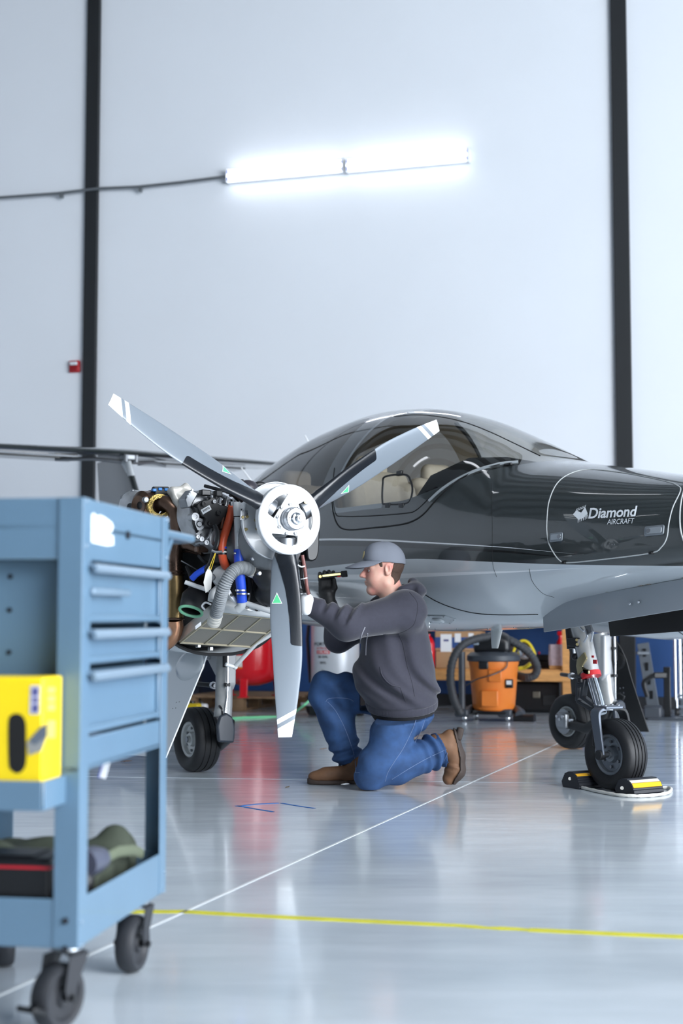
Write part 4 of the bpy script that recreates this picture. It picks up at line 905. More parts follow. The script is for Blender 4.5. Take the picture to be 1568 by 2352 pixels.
# radiator: slanting matrix with raised dividers
RA, RB, RC, RD = EP(412, 1474, 1.02), EP(576, 1484, 1.02), EP(652, 1420, 1.32), EP(500, 1403, 1.32)
def rq(s, t): return RA.lerp(RB, s).lerp(RD.lerp(RC, s), t)
rn = (RB - RA).cross(RD - RA).normalized(); 
if rn.dot(RAY(500, 1450)) > 0: rn = -rn
M_core = mat('radiator core', '#bab7af', 0.6, 0.3)
rad = MB().hexa([RA, RB, RC, RD] + [q - rn * .055 for q in (RA, RB, RC, RD)]).build('radiator', mat('radiator casing', '#c2c3bf', 0.4, 0.6), eng, bevel=.003)
fins = MB()
for i in range(1, 64):
    s = i / 64; a, b = rq(s, .03), rq(s, .97); fins.bar(a + rn * .002, b + rn * .002, .0022, .006, rn)
for (sa, sb) in ((0, 1),):
    o = fins.build('radiator_fins', M_core, eng, smooth=False); o['kind'] = 'stuff'
M_div = mat('tan divider bar', '#b3ab95', 0.5, 0.3)
for s in (0.01, .335, .665, .99): MB().bar(rq(s, 0) + rn * .004, rq(s, 1) + rn * .004, .008, .012, rn).build('divider_bar', M_div, eng, smooth=False)
for t in (.01, .5, .99): MB().bar(rq(0, t) + rn * .005, rq(1, t) + rn * .005, .007, .012, rn).build('divider_bar', M_div, eng, smooth=False)
MB().hexa([RA, RD, RD - rn * .055, RA - rn * .055] + [q + (RA - RB).normalized() * .004 for q in (RA, RD, RD - rn * .055, RA - rn * .055)]).build('radiator_side', mat('radiator casing', '#c2c3bf', 0.4, 0.6), eng, smooth=False)
plate_px('radiator_label', [(448, 1438), (461, 1428), (462, 1436), (449, 1446)], 1.26, .001, M_white, bevel=0)
MB().tube([rq(.02, 1.04) + UP * .022, rq(1.12, 1.04) + UP * .022], .036, 20).build('header_tank', M_pipegrey, eng)
MB().tube([rq(.1, 1.12) - rn * .0 + UP * .05, rq(1.1, 1.12) + UP * .045], .012, 12).build('support_tube', M_pipegrey, eng)
# stay under the cowl (pale bent strut on the right)
MB().tube([EP(650, 1440, 1.1), EP(588, 1478, 1.0), EP(540, 1530, .85)], .012, 10).build('drain_tube', M_pipegrey, eng)
MB().tube([EP(518, 1526, .85), EP(540, 1532, .85)], .010, 10).build('drain_tube', M_pipegrey, eng)
MB().sphere(EP(540, 1532, .85), .014, 10, 8).build('drain_end', M_pipegrey, eng)
for x, y in ((455, 1483), (483, 1490)): MB().box(EP(x, y, .93), (.03, .02, .02), ROT).build('cowl_clip', M_alu, eng, bevel=.003)
# brown lines right of the lower blade
MB().tube(epath([(694, 1275, 1.55), (700, 1310, 1.55), (704, 1345, 1.55), (708, 1365, 1.54)]), .009, 10).build('brown_line', mat('red brown tube', '#7c4f4a', 0.4), eng)
MB().tube(epath([(690, 1290, 1.53), (693, 1330, 1.53), (699, 1360, 1.52)]), .008, 10).build('black_line', M_blackp, eng)
MB().tube(epath([(684, 1298, 1.54), (692, 1302, 1.55), (700, 1300, 1.56)]), .004, 8).build('cable_tie', M_white, eng)
MB().tube(epath([(691, 1330, 1.545), (698, 1329, 1.56), (705, 1327, 1.56)]), .003, 8).build('cable_tie', M_white, eng)
def vac_can(P):
    a = np.array(EP(704, 1378, 1.50)); b = np.array(EP(703, 1402, 1.50)); return smin(sd_seg(P, a, b, .036, .026), sd_seg(P, a + np.array((-.03, .05, 0)), b + np.array((-.03, .05, 0)), .036, .026), .02)
c = EP(703, 1390, 1.50); sdf_obj('white_reservoir', vac_can, c - Vector((.09, .07, .09)), c + Vector((.06, .12, .08)), .008, M_white, eng)
# black cowl lip seen right of the plate
q = [AL(1.42, -1.52, 1.44), AL(1.36, -1.47, 1.36), AL(1.32, -1.46, 1.24), AL(1.34, -1.47, 1.14), AL(1.40, -1.50, 1.08)]
pr = [(700, 1190), (731, 1180), (734, 1240), (731, 1275), (722, 1288), (708, 1286), (704, 1262)]
plate_px('intake_lip', pr, 1.30, .10, M_blackp, n=3, bevel=.008)
# ================================================================== landing gear
def tyre(parent, c, ax, r=.19, w=.15, rim=.105, grooves=(-.028, .0, .028), n=64):
    h = w / 2; prof = [(rim, -h * .62), (rim + .012, -h * .80), (r * .78, -h * 1.0), (r * .90, -h * .93), (r * .965, -h * .74)]
    for g in sorted(grooves): prof += [(r * .995 - abs(g) * .04, g - .004), (r * .968, g - .003), (r * .968, g + .003), (r * .995 - abs(g) * .04, g + .004)]
    prof += [(r * .965, h * .74), (r * .90, h * .93), (r * .78, h * 1.0), (rim + .012, h * .80), (rim, h * .62)]
    return MB().lathe(prof, c, ax, n).build('tyre', M_black, parent, ang=40)
def rim_(parent, c, ax, r=.107, w=.10, m=None):
    h = w / 2; prof = []
    for s in (-1, 1):
        q = [(r, s * h), (r - .006, s * (h + .004)), (r - .016, s * (h - .003)), (r - .022, s * (h - .020)), (.045, s * (h - .028)), (.038, s * (h - .006)), (.022, s * (h - .004)), (.020, s * (h + .008)), (0, s * (h + .008))]
        prof += q[::-1] if s < 0 else q
    o = MB().lathe(prof, c, ax, 40).build('wheel_rim', m or mat('white wheel rim', '#cfd1cf', 0.35, 0.3), parent)
    ex, ey, ez = frame_from(ax)
    for s in (-1, 1):
        for k in range(6):
            a = R(60 * k); MB().cyl(c + (ex * math.cos(a) + ey * math.sin(a)) * .065 + ez * s * (h - .028), c + (ex * math.cos(a) + ey * math.sin(a)) * .065 + ez * s * (h - .012), .008, n=8).build('wheel_bolt', M_steel, parent)
    return o
door_poly = [(.31, .76), (.335, .69), (.345, .62), (.335, .50), (.33, .30), (.325, .125), (-.30, .10), (-.36, .35), (-.28, .55), (-.22, .66), (-.20, .77)]
pdoor = pchip([0, .12, .45, .62, .8], [1.84, 1.79, 1.645, 1.575, 1.495])
def main_gear(sg):
    P0 = lambda u, p, z: AL(u, sg * p, z); du = -.085 if sg < 0 else .05
    P = lambda u, p, z: AL(u + (du if u > .05 else 0), sg * p, z)
    g = MB().tube([P(.28, 1.36, .80), P(.30, 1.38, .60), P(.315, 1.39, .40), P(.32, 1.40, .33)], [.050, .050, .050, .052], 22).build('main_gear_leg', M_silver, AIR)
    # triangular head casting
    pts = [(.10, .79), (.36, .79), (.355, .52), (.32, .48), (.10, .66)]
    MB().add([P(u, 1.40, z) for u, z in pts] + [P(u, 1.33, z) for u, z in pts], [tuple(range(5)), tuple(range(5, 10))[::-1]] + [(i, 5 + i, 5 + (i + 1) % 5, (i + 1) % 5) for i in range(5)]).build('leg_casting', mat('pale leg casting', '#bfc0c2', 0.4, 0.2), g, bevel=.012, seg=3)
    MB().cyl(P(.14, 1.43, .68), P(.14, 1.32, .68), .024, n=18).build('pivot_pin', M_alu, g)
    MB().tube([P(.38, 1.40, .78), P(.385, 1.40, .60), P(.38, 1.40, .45), P(.37, 1.41, .36)], .007, 8).build('brake_line', M_alu, g)
    MB().tube([P(.37, 1.41, .78), P(.372, 1.41, .62)], .016, 10).build('line_sleeve', M_blackp, g)
    for z in (.70, .52): MB().box(P(.375, 1.40, z), (.03, .03, .02), ROT).build('line_clip', M_blackp, g, bevel=.003)
    MB().tube([Vector(v) for v in spl([P(.34, 1.40, .36), P(.36, 1.44, .40), P(.41, 1.45, .385), P(.40, 1.44, .345)], 6)], .006, 8).build('brake_hose', M_blackp, g)
    # trailing arm, torque cover
    MB().tube([P(.335, 1.375, .31), P(.30, 1.36, .22), P(.16, 1.345, .16), P(-.04, 1.345, .185)], [.042, .045, .038, .032], 16).build('trailing_arm', mat('black arm casting', '#1b1c1f', 0.4, 0.2), g)
    MB().prism([(-.05, -.09), (.05, -.10), (.055, -.02), (.04, .05), (0, .075), (-.04, .055), (-.06, 0)], P(.385, 1.42, .29), -AP_ * sg if sg < 0 else AP_, UP, .03, ez=AU).build('knee_guard', mat('dark knee guard', '#2c323b', 0.35), g, bevel=.012, seg=3)
    MB().tube([P(.10, 1.36, .50), P(.05, 1.36, .505), P(-.12, 1.40, .51)], [.014, .014, .014], 10).build('door_rod', M_blackp, g)
    MB().cyl(P(.045, 1.36, .505), P(.02, 1.36, .506), .022, n=8).build('rod_nut', M_alu, g)
    MB().box(P(.0, 1.31, .20), (.10, .05, .11), ROT).build('brake_caliper', M_steel, g, bevel=.015)
    for k in range(4): MB().cyl(P(-.03 + .03 * k, 1.275, .23 - .02 * (k % 2)), P(-.03 + .03 * k, 1.30, .23 - .02 * (k % 2)), .010, n=8).build('caliper_bolt', M_alu, g)
    MB().lathe([(.05, -.004), (.085, -.004), (.085, .004), (.05, .004)], P(-.04, 1.35, .19), AP_, 32).build('brake_disc', M_steel, g)
    w = MB().cyl(P(-.04, 1.34, .19), P(-.04, 1.50, .19), .018, n=12).build('wheel_axle', M_steel, AIR)
    tyre(w, P(-.04, 1.43, .19), AP_, .19, .16, .100, (-.035, .0, .035)); rim_(w, P(-.04, 1.43, .19), AP_, .104, .11)
    # door with its pressed bulge
    n = len(door_poly); P = P0; A = [P(u, float(pdoor(z)), z) for u, z in door_poly]
    d = MB().add(A + [a + AP_ * sg * .010 for a in A], [tuple(range(n)), tuple(range(n, 2 * n))[::-1]] + [(i, n + i, n + (i + 1) % n, (i + 1) % n) for i in range(n)]).build('main_gear_door', [M_grey], AIR, bevel=.002)
    d.data.materials[0] = M_grey if sg < 0 else mat('black door lining', '#1d1d1e', 0.5)
    def bulge(Q):
        c = np.array(P(.17, float(pdoor(.63)) + .005, .63)); M = np.array([tuple(AU), tuple((AP_ * sg + UP * .38).normalized()), tuple((UP - AP_ * sg * .38).normalized())]).T; return sd_ell(Q, c, (.175, .034, .10), M)
    c = P(.17, 1.575, .63); sdf_obj('door_bulge', bulge, c - Vector((.24, .24, .15)), c + Vector((.24, .24, .15)), .013, M_grey if sg < 0 else mat('black door lining', '#1d1d1e', 0.5), d)
    for u, z in ((.19, .42), (.225, .425), (.175, .385), (.21, .39)): MB().cyl(P(u, float(pdoor(z)), z), P(u, float(pdoor(z)) + .013, z), .006, n=8).build('rivet', M_steel, d)
main_gear(-1); main_gear(1)
# nose gear
NPp = .06
def NGp(px, py, p=NPp): return PP(px, py, p)
ng = MB().tube([NGp(1322, 1415), NGp(1336, 1462), NGp(1350, 1520), NGp(1357, 1553)], [.052, .052, .050, .050], 26).build('nose_gear_leg', M_silver, AIR)
MB().tube([NGp(1355, 1545), NGp(1358, 1556)], .055, 26).build('red_label_band', mat('red warning band', '#c8252c', 0.45), ng)
MB().tube([NGp(1357, 1555), NGp(1370, 1598), NGp(1381, 1640)], .029, 24).build('chrome_piston', M_chrome, ng)
pl_ = [(1360, 1506), (1378, 1506), (1380, 1530), (1364, 1532)]
for px, py, w, h in ((1366, 1520, .030, .022), (1361, 1508, .018, .012)):
    q = NGp(px, py, NPp - .054); MB().box(q, (w, .004, h), ROT).build('red_label', mat('red warning band', '#c8252c', 0.45), ng)
# gold bracket, actuator, links on the left side
MB().add([NGp(x, y, NPp - .05) for x, y in ((1326, 1515), (1342, 1498), (1348, 1512), (1338, 1530), (1342, 1545), (1352, 1548), (1352, 1540), (1340, 1538), (1328, 1550), (1324, 1530))], [tuple(range(10))]).build('gold_bracket', mat('yellow chromate bracket', '#a49a78', 0.4, 0.7), ng, solid=.012, bevel=.002)
MB().tube([NGp(1310, 1440, NPp - .03), NGp(1314, 1490, NPp - .03)], .030, 14).build('actuator', M_blackp, ng)
MB().box(NGp(1320, 1475, NPp - .04), (.09, .05, .05), ROT).build('actuator_head', M_blackp, ng, bevel=.008)
for x, y in ((1324, 1470), (1325, 1480)): MB().cyl(NGp(x, y, NPp - .06), NGp(x, y, NPp - .075), .008, n=8).build('bolt', mat('gold anodised bolt', '#b9a878', 0.35, 0.8), ng)
MB().tube([NGp(1318, 1490, NPp - .04), NGp(1321, 1512, NPp - .04)], .010, 10).build('actuator_rod', M_chrome, ng)
MB().sphere(NGp(1320, 1508, NPp - .04), .020, 12, 8).build('rod_end', M_blackp, ng)
for q in (((1344, 1445), (1348, 1462), (1341, 1475)), ((1362, 1450), (1357, 1474)), ((1330, 1440), (1340, 1450))):
    MB().tube([NGp(x, y, NPp - .06) for x, y in q], .006, 8).build('lock_wire', M_alu, ng)
MB().bar(NGp(1348, 1432, NPp - .05), NGp(1356, 1455, NPp - .05), .045, .015, AP_).build('door_link', M_steel, ng, bevel=.003)
# torque link (open frame)
for a, b in (((1330, 1558), (1328, 1610)), ((1345, 1560), (1338, 1605)), ((1328, 1610), (1362, 1630)), ((1338, 1600), (1368, 1622)), ((1330, 1575), (1344, 1572))):
    MB().bar(NGp(*a, NPp - .02), NGp(*b, NPp - .02), .02, .035, AP_).build('torque_link', mat('dark grey link', '#3a3d42', 0.4, 0.4), ng, bevel=.004)
MB().box(NGp(1337, 1562, NPp - .03), (.03, .05, .03), ROT).build('link_joint', M_blackp, ng, bevel=.005)
# fork: crown and two arms around the wheel
WC = AL(1.93, NPp, .188); wax = AP_
for s in (-1, 1):
    o = wax * s
    q = spl([WC + UP * .235 + AU * -.05, WC + UP * .235 + o * .05 + AU * -.05, WC + UP * .215 + o * .093 + AU * -.045, WC + UP * .13 + o * .102 + AU * -.025, WC + o * .102], 6)
    A = [v - AU * .026 for v in q]; mb = MB(); sec = []
    for i, v in enumerate(q):
        t = i / (len(q) - 1); w = .040 - .012 * t; th = .007 + .004 * (1 - t); d = (q[min(i + 1, len(q) - 1)] - q[max(i - 1, 0)]).normalized(); nrm = d.cross(AU).normalized()
        sec.append([v + AU * w * a + nrm * th * b for a, b in ((-1, -1), (1, -1), (1, 1), (-1, 1))])
    mb.loft(sec).build('fork_arm', mat('blue grey fork', '#6f7681', 0.3, 0.6) if s < 0 else M_dk, ng, bevel=.004)
    MB().cyl(WC + o * .085, WC + o * .122, .026, n=20).build('axle_nut', M_dk, ng, bevel=.003)
MB().box(WC + UP * .242 + AU * -.05, (.10, .12, .018), ROT).build('fork_crown', mat('blue grey fork', '#6f7681', 0.3, 0.6), ng, bevel=.006)
for s in (-1, 1):
    for k in (-1, 1): MB().lathe([(0, .006), (.006, .006), (.009, .003), (.009, 0)], WC + UP * .251 + wax * s * .045 + AU * (-.05 + .025 * k), UP, 10).build('bolt', M_alu, ng)
tw = MB().cyl(WC - wax * .09, WC + wax * .09, .016, n=12).build('wheel_axle', M_steel, AIR)
tyre(tw, WC, wax, .188, .145, .105, (-.030, -.010, .014, .034)); rim_(tw, WC, wax, .108, .098, mat('grey nose wheel rim', '#7f858c', 0.4, 0.5))
MB().box(WC + UP * .12 - wax * .088 - AU * .06, (.03, .012, .16), ROT).build('mudguard_stay', M_blackp, ng, bevel=.004)
# nose gear doors
for sg, pts in ((-1, ((1.655, .978), (2.75, 1.092), (2.75, .945), (1.685, .825))),):
    A = [AL(u, -.20 - (.985 + .10 * (u - 1.7) - z) * .10, z) for u, z in pts]; Bk = [a + AP_ * .012 for a in A]
    nd = MB().add(A + Bk, [(0, 1, 2, 3), (7, 6, 5, 4)] + [(i, 4 + i, 4 + (i + 1) % 4, (i + 1) % 4) for i in range(4)]).build('nose_gear_door', mat('grey gear door', '#9aa0a6', 0.35, 0, 0.3), AIR, bevel=.003)
    for t in (.10, .40, .47, .70, .75, .98):
        u = 1.66 + 1.09 * t; MB().box(AL(u, -.205, .985 + .104 * (u - 1.66)), (.035, .02, .014), ROT).build('door_hinge', mat('hinge brass', '#9b948a', 0.4, 0.7), nd, bevel=.003)
    for px, py in ((1446, 1387), (1466, 1383)): MB().sphere(PP(px, py, -.222), .008, 10, 6).build('rivet', M_alu, nd)
A = [AL(u, .20, z) for u, z in ((1.72, .92), (2.75, 1.00), (2.75, .86), (1.74, .80))]
MB().add(A + [a + AP_ * .012 for a in A], [(0, 1, 2, 3), (7, 6, 5, 4)] + [(i, 4 + i, 4 + (i + 1) % 4, (i + 1) % 4) for i in range(4)]).build('nose_gear_door', mat('black door lining', '#1d1d1e', 0.5), AIR, bevel=.003)
MB().box(AL(2.3, 0, 1.14), (1.2, .34, .12), ROT).build('wheel_bay', mat('black bay', '#101113', 0.7), AIR)
# ================================================================== the kneeling man
M_skin = mat('fair skin', '#e2b3a0', 0.5, sss=0.15, var=0.05, vscale=30); M_hood = mat('charcoal sweatshirt fleece', '#363641', 0.9, sheen=0.3, var=0.06, vscale=60, bump=0.08, bscale=500)
M_jean = mat('blue denim', '#284670', 0.85, var=0.30, vscale=14, bump=0.08, bscale=600); M_glove = mat('black work glove', '#131416', 0.6, bump=0.15, bscale=120)
M_boot = mat('brown nubuck boot', '#6d4d35', 0.7, var=0.18, vscale=22); M_sole = mat('dark boot sole', '#3b302b', 0.7); M_cap = mat('grey twill cap', '#7d828d', 0.85, bump=0.1, bscale=700)
M_hair = mat('short dark brown hair', '#4d3a30', 0.7, var=0.2, vscale=90, bump=0.5, bscale=300); M_shirt = mat('black undershirt', '#1b1c20', 0.9)
PER = []
HO = PD(881, 1309, 7.78); HF = Vector((-1, -0.10, -0.05)).normalized(); HL = Vector((0, 0, 1)).cross(HF).normalized(); HU = HF.cross(HL)
HM = np.array([tuple(HF), tuple(HL), tuple(HU)]).T          # columns: forward, left, up
def HL2(v): return HO + HF * v[0] + HL * v[1] + HU * v[2]
def hloc(P): return (P - np.array(HO)) @ HM
def cran(q): return sd_ell(q, (-.012, 0, .040), (.100, .080, .103))
def head_fn(P):
    q = hloc(P); d = cran(q); qa = q.copy(); qa[:, 1] = np.abs(qa[:, 1])
    d = smin(d, sd_ell(q, (.034, 0, -.030), (.066, .063, .088)), .03)
    d = smin(d, sd_ell(qa, (.045, .030, -.050), (.042, .034, .045)), .03)
    d = smin(d, sd_seg(qa, (.062, 0, -.105), (-.002, .052, -.072), .026, .030), .028)
    d = smin(d, sd_ell(q, (.072, 0, -.108), (.027, .028, .023)), .02)
    d = smin(d, sd_seg(qa, (.088, .010, .020), (.074, .048, .020), .012, .012), .018)
    d = smax(d, -sd_ell(qa, (.104, .032, .002), (.018, .018, .010)), .012)
    d = smin(d, sd_seg(q, (.092, 0, .014), (.122, 0, -.025), .008, .0125), .012)
    d = smin(d, sd_ell(qa, (.108, .012, -.031), (.013, .008, .009)), .007)
    d = smin(d, sd_ell(q, (.095, 0, -.060), (.015, .024, .0075)), .006)
    d = smin(d, sd_ell(q, (.092, 0, -.0735), (.014, .021, .0085)), .006)
    d = smax(d, -sd_seg(qa, (.114, 0, -.0668), (.084, .028, -.0680), .0022, .0020), .003)
    d = smin(d, sd_seg(q, (-.020, 0, -.075), (-.060, 0, -.215), .064, .074), .03)
    d = smin(d, sd_seg(qa, (-.065, .03, -.205), (-.07, .12, -.235), .06, .05), .04)
    e = sd_ell(qa, (-.014, .081, .000), (.020, .011, .033)); e = smax(e, -sd_ell(qa, (-.011, .092, .004), (.011, .010, .021)), .006)
    e = smin(e, sd_ell(qa, (-.006, .083, -.024), (.008, .006, .010)), .006)
    return smin(d, e, .006)
V, F = sdf_mesh(head_fn, np.array(HO) - np.array((.19, .22, .33)), np.array(HO) + np.array((.20, .22, .17)), .0048)
m = MB(); m.v = [tuple(v) for v in V]; m.f = [tuple(int(i) for i in q) for q in F]; m.m = [0] * len(m.f)
def rosy():
    mt = M_skin; nt = mt.node_tree; N = nt.nodes; b = N['Principled BSDF']; tc = [n for n in N if n.type == 'TEX_COORD'][0]
    src = b.inputs['Base Color'].links[0].from_socket; mix = N.new('ShaderNodeMix'); mix.data_type = 'RGBA'; n = N.new('ShaderNodeTexNoise'); n.inputs['Scale'].default_value = 11; nt.links.new(tc.outputs['Object'], n.inputs['Vector'])
    mr = N.new('ShaderNodeMapRange'); mr.inputs['From Min'].default_value = .45; mr.inputs['From Max'].default_value = .7; nt.links.new(n.outputs['Fac'], mr.inputs['Value']); nt.links.new(mr.outputs[0], mix.inputs['Factor'])
    nt.links.new(src, mix.inputs['A']); mix.inputs['B'].default_value = (*lin('#dc9488'), 1); nt.links.new(mix.outputs['Result'], b.inputs['Base Color'])
rosy()
man = m.build('person', M_skin, ang=180); tag(man, 'man in charcoal hoodie, jeans and grey cap kneeling beside the uncowled engine', 'person')
for s in (1, -1):
    e = MB().sphere(HL2((.0775, s * .032, .000)), .0125, 16, 10).build('eye', mat('eye white', '#e6e2de', 0.2), man)
    c = HL2((.0775, s * .032, .000)); d = (HF + HL * s * .12).normalized()
    MB().lathe([(0, .0132), (.003, .0130), (.0055, .0116)], c, d, 14).build('iris', mat('iris', '#46586a', 0.2), e)
    MB().lathe([(0, .0136), (.0022, .0134)], c, d, 10).build('pupil', mat('pupil', '#08080a', 0.2), e)
    MB().tube([HL2(v) for v in spl([(.100, s * .018, .020), (.098, s * .032, .025), (.086, s * .050, .021)], 5)], [.0022, .003, .0035, .0035, .0035, .003, .003, .003, .0025, .002, .0015], 6).build('eyebrow', M_hair, man)
    MB().tube([HL2(v) for v in spl([(.0905, s * .020, .004), (.0905, s * .032, .0080), (.081, s * .044, .003)], 5)], .0042, 6).build('eyelid', mat('eyelid', '#cf9a88', 0.5), man)
def hair_fn(P):
    q = hloc(P); d = smin(cran(q), sd_seg(q, (-.020, 0, -.075), (-.060, 0, -.215), .064, .074), .03) - .0035
    nape = smax(q[:, 0] + .036 + .30 * q[:, 2], -(q[:, 2] + .052 + .9 * (q[:, 0] + .085)), .018)
    side = smax(np.abs(q[:, 0] - .018 - .2 * q[:, 2]) - .010, -(q[:, 2] - .012), .010)
    return smax(np.maximum(d, q[:, 2] - .06), np.minimum(nape, side), .006)
sdf_obj('hair', hair_fn, np.array(HO) - np.array((.12, .12, .12)), np.array(HO) + np.array((.16, .12, .09)), .005, M_hair, man)
# cap
def cap_fn(P):
    q = hloc(P); o = sd_ell(q, (-.010, 0, .040), (.112, .092, .114)); o = smin(o, sd_ell(q, (.038, 0, .064), (.070, .080, .084)), .02); i = sd_ell(q, (-.010, 0, .036), (.104, .084, .105))
    return smax(np.maximum(o, -(i)), -(q[:, 2] - (.038 + .13 * q[:, 0])), .004)
cap_ = sdf_obj('cap', cap_fn, np.array(HO) - np.array((.15, .13, .02)), np.array(HO) + np.array((.15, .13, .18)), .005, M_cap, man)
gr = []
for i in range(9):
    s = i / 8; row = []
    for j in range(25):
        t = -1 + j / 12; ph = t * R(80); xi, yi = .106 * math.cos(ph) - .004, .089 * math.sin(ph); ln = .108 * max(0, 1 - t * t) ** .55
        k = ln / .108; z = .049 + .05 * xi - .034 * s ** 1.2 * k - .030 * t * t * s * k - .006 * t * t; row.append(HL2((xi + ln * s, yi * (1 + .04 * s), z)))
    gr.append(row)
MB().loft(gr, closed=False).build('cap_brim', M_cap, cap_, solid=.005, ang=180)
MB().sphere(HL2((.0, 0, .153)), .008, 10, 6, (1, 1, .5)).build('cap_button', M_cap, cap_)
c = HL2((.1045, 0, .085)); MB().prism(circ(.022, 20), c, HL, (HU - HF * .25).normalized(), .003, ez=(HF + HU * .25).normalized()).build('cap_badge', mat('tan cap badge', '#b8a878', 0.7), cap_)
MB().tube([HL2((.106 * math.cos(a) * .52 + .03, s_, z)) for a, s_, z in [(0.2, .0, .0)] * 2][:1] + [HL2((.045, .083 - .02 * i * i * .055, .048 + .012 * i)) for i in range(9)], .0012, 5).build('cap_seam', mat('dark stitching', '#4d515a', 0.9), cap_)
MB().box(HL2((-.106, 0, .050)), (.012, .04, .03)).build('cap_strap', M_blackp, cap_, bevel=.004)
# hoodie
J = {k: np.array(PD(*v)) for k, v in dict(
    lsh=(930, 1405, 7.60), lel=(796, 1434, 7.42), lwr=(718, 1394, 7.42), lha=(694, 1377, 7.44), rsh=(888, 1405, 7.98), rel=(776, 1468, 8.02), rwr=(757, 1390, 8.02),
    waist=(915, 1585, 7.79), belly=(905, 1540, 7.78), chest=(906, 1455, 7.79), neck=(916, 1408, 7.79), lhip=(938, 1614, 7.72), rhip=(915, 1605, 7.90), lkn=(853, 1776, 7.62), lan=(1012, 1722, 7.74), rkn=(750, 1584, 7.96), ran=(803, 1752, 7.94)).items()}
def along(P, a, b):
    ab = b - a; t = ((P - a) @ ab) / (ab @ ab); return t
def ridge(s): return 1 - np.abs(np.sin(s)) * 1.6
def body_core(P):
    d = smin(sd_seg(P, J['waist'] + np.array((.008, 0, -.05)), J['belly'], .192, .204), sd_seg(P, J['belly'], J['chest'], .204, .178), .06)
    return smin(d, sd_seg(P, J['lhip'] + np.array((.0, .03, 0)), J['rhip'] + np.array((.02, -.02, 0)), .155, .150), .06)
def hood_fn(P):
    x, y, z = P[:, 0], P[:, 1], P[:, 2]
    d = body_core(P)
    d = smin(d, sd_seg(P, J['chest'], J['neck'], .172, .095), .06)
    d = smin(d, sd_seg(P, J['lsh'], J['neck'], .098, .085), .07); d = smin(d, sd_seg(P, J['rsh'], J['neck'], .098, .085), .07)
    d = smin(d, sd_seg(P, J['lsh'], J['chest'], .10, .15), .06)
    # slanting soft folds from the armpit to the hem, waist gathers
    s = x + .75 * z + .05 * np.sin(13 * z); m = np.clip((1.02 - z) * 3.0, 0, 1) * np.clip((z - .40) * 9, 0, 1) * np.clip((x + .06) * 6, 0, 1)
    d = d + m * (.013 * np.sin(30 * s + 1.2) + .007 * np.sin(57 * s + 4 * z))
    d = d + .003 * np.sin(38 * (z - .35 * x)) * np.clip((.58 - z) * 7, 0, 1) * np.clip((z - .40) * 9, 0, 1)
    def sleeve(a, b, c, ra, rb, rc):
        u = smin(sd_seg(P, a, b, ra, rb), sd_seg(P, b, c, rb, rc), .05); t2 = along(P, b, c); t1 = along(P, a, b)
        ax = np.where(t2 > 0, b[2] + np.clip(t2, 0, 1) * (c[2] - b[2]), b[2]); top = np.clip((z - ax) * 22 + .35, 0, 1)
        n = np.linalg.norm(c - b); s2 = t2 * n; w2 = np.clip(np.minimum(t2 * 3 + .9, (1.02 - t2) * 6), 0, 1) * np.clip(1.6 - np.abs(t1 - .95) * 1.4, 0, 1)
        ph = 2 * np.pi * (s2 / .052) + 3.0 * np.sin(9 * s2 + 2) + 9 * y
        return u + w2 * top * (.0105 * np.sin(ph) + .004 * np.sin(1.9 * ph + 1))
    d = smin(d, sleeve(J['lsh'], J['lel'], J['lwr'], .105, .078, .052), .035)
    d = smin(d, sleeve(J['rsh'], J['rel'], J['rwr'], .100, .068, .046), .03)
    # hood bunched behind the neck, collar open in front
    hc = np.array(PD(919, 1366, 7.79)); q = P - hc; Mx = np.array(Matrix.Rotation(R(-38), 3, 'Y')); q = q @ Mx
    an = np.arctan2(q[:, 1], q[:, 0]); rr = np.hypot(q[:, 0], q[:, 1]); tor = np.sqrt((rr - .094) ** 2 + (q[:, 2] * .8) ** 2) - .024 - .007 * np.sin(5 * an + 60 * q[:, 2])
    d = smin(d, tor, .02)
    bk = np.array(PD(958, 1358, 7.79)); d = smin(d, sd_ell(P, bk, (.046, .11, .056)) + .006 * np.sin(75 * z + 45 * x), .02)
    h0 = np.array(HO); d = smax(d, -sd_seg(P, np.array(PD(903, 1372, 7.79)), h0 + np.array((.012, 0, .02)), .070, .096), .012)
    d = smax(d, -sd_ell(P, np.array(HL2((.045, 0, -.085))), (.075, .085, .060)), .01)
    hem = z - (.452 + .22 * (y - 7.79) + .06 * (x - .3)); return smax(d, -hem, .02)
hood = sdf_obj('hoodie', hood_fn, (-.28, 7.26, .34), (.62, 8.14, 1.16), .0085, M_hood, man)
def hemz(P): return P[:, 2] - (.440 + .22 * (P[:, 1] - 7.79) + .06 * (P[:, 0] - .3))
def hem_fn(P): return smax(body_core(P) + .006, np.abs(hemz(P)) - .027, .008) + .0008 * np.sin(420 * P[:, 0])
sdf_obj('hoodie_hem', hem_fn, (-.02, 7.5, .30), (.62, 8.10, .58), .0080, M_hood, hood)
def shirt_fn(P): return smax(body_core(P) + .016, np.abs(hemz(P) + .064) - .052, .012)
sdf_obj('undershirt', shirt_fn, (-.02, 7.5, .24), (.62, 8.10, .58), .009, M_shirt, man)
def surf_line(name, fn, pts, r, m, parent, off=0.0, n=6):
    """a seam: pixel path marched onto the garment's surface"""
    out = []
    for px, py in spl(pts, n):
        rd = RAY(px, py); rd = np.array(rd) / np.linalg.norm(rd); t = 6.9; P = np.array((0, 0, CAM_H))
        for _ in range(60):
            dd = float(fn((P + rd * t)[None, :])[0]); t += max(dd, -.01) * .8
            if abs(dd) < .0006: break
        if t < 8.6: out.append(Vector(P + rd * (t - off)))
    if len(out) > 2: return MB().tube(out, r, 6).build(name, m, parent)
M_seam = mat('dark seam', '#2c2c34', 0.9)
surf_line('side_seam', hood_fn, [(915, 1455), (925, 1480), (935, 1530), (945, 1565), (952, 1600)], .0016, M_seam, hood)
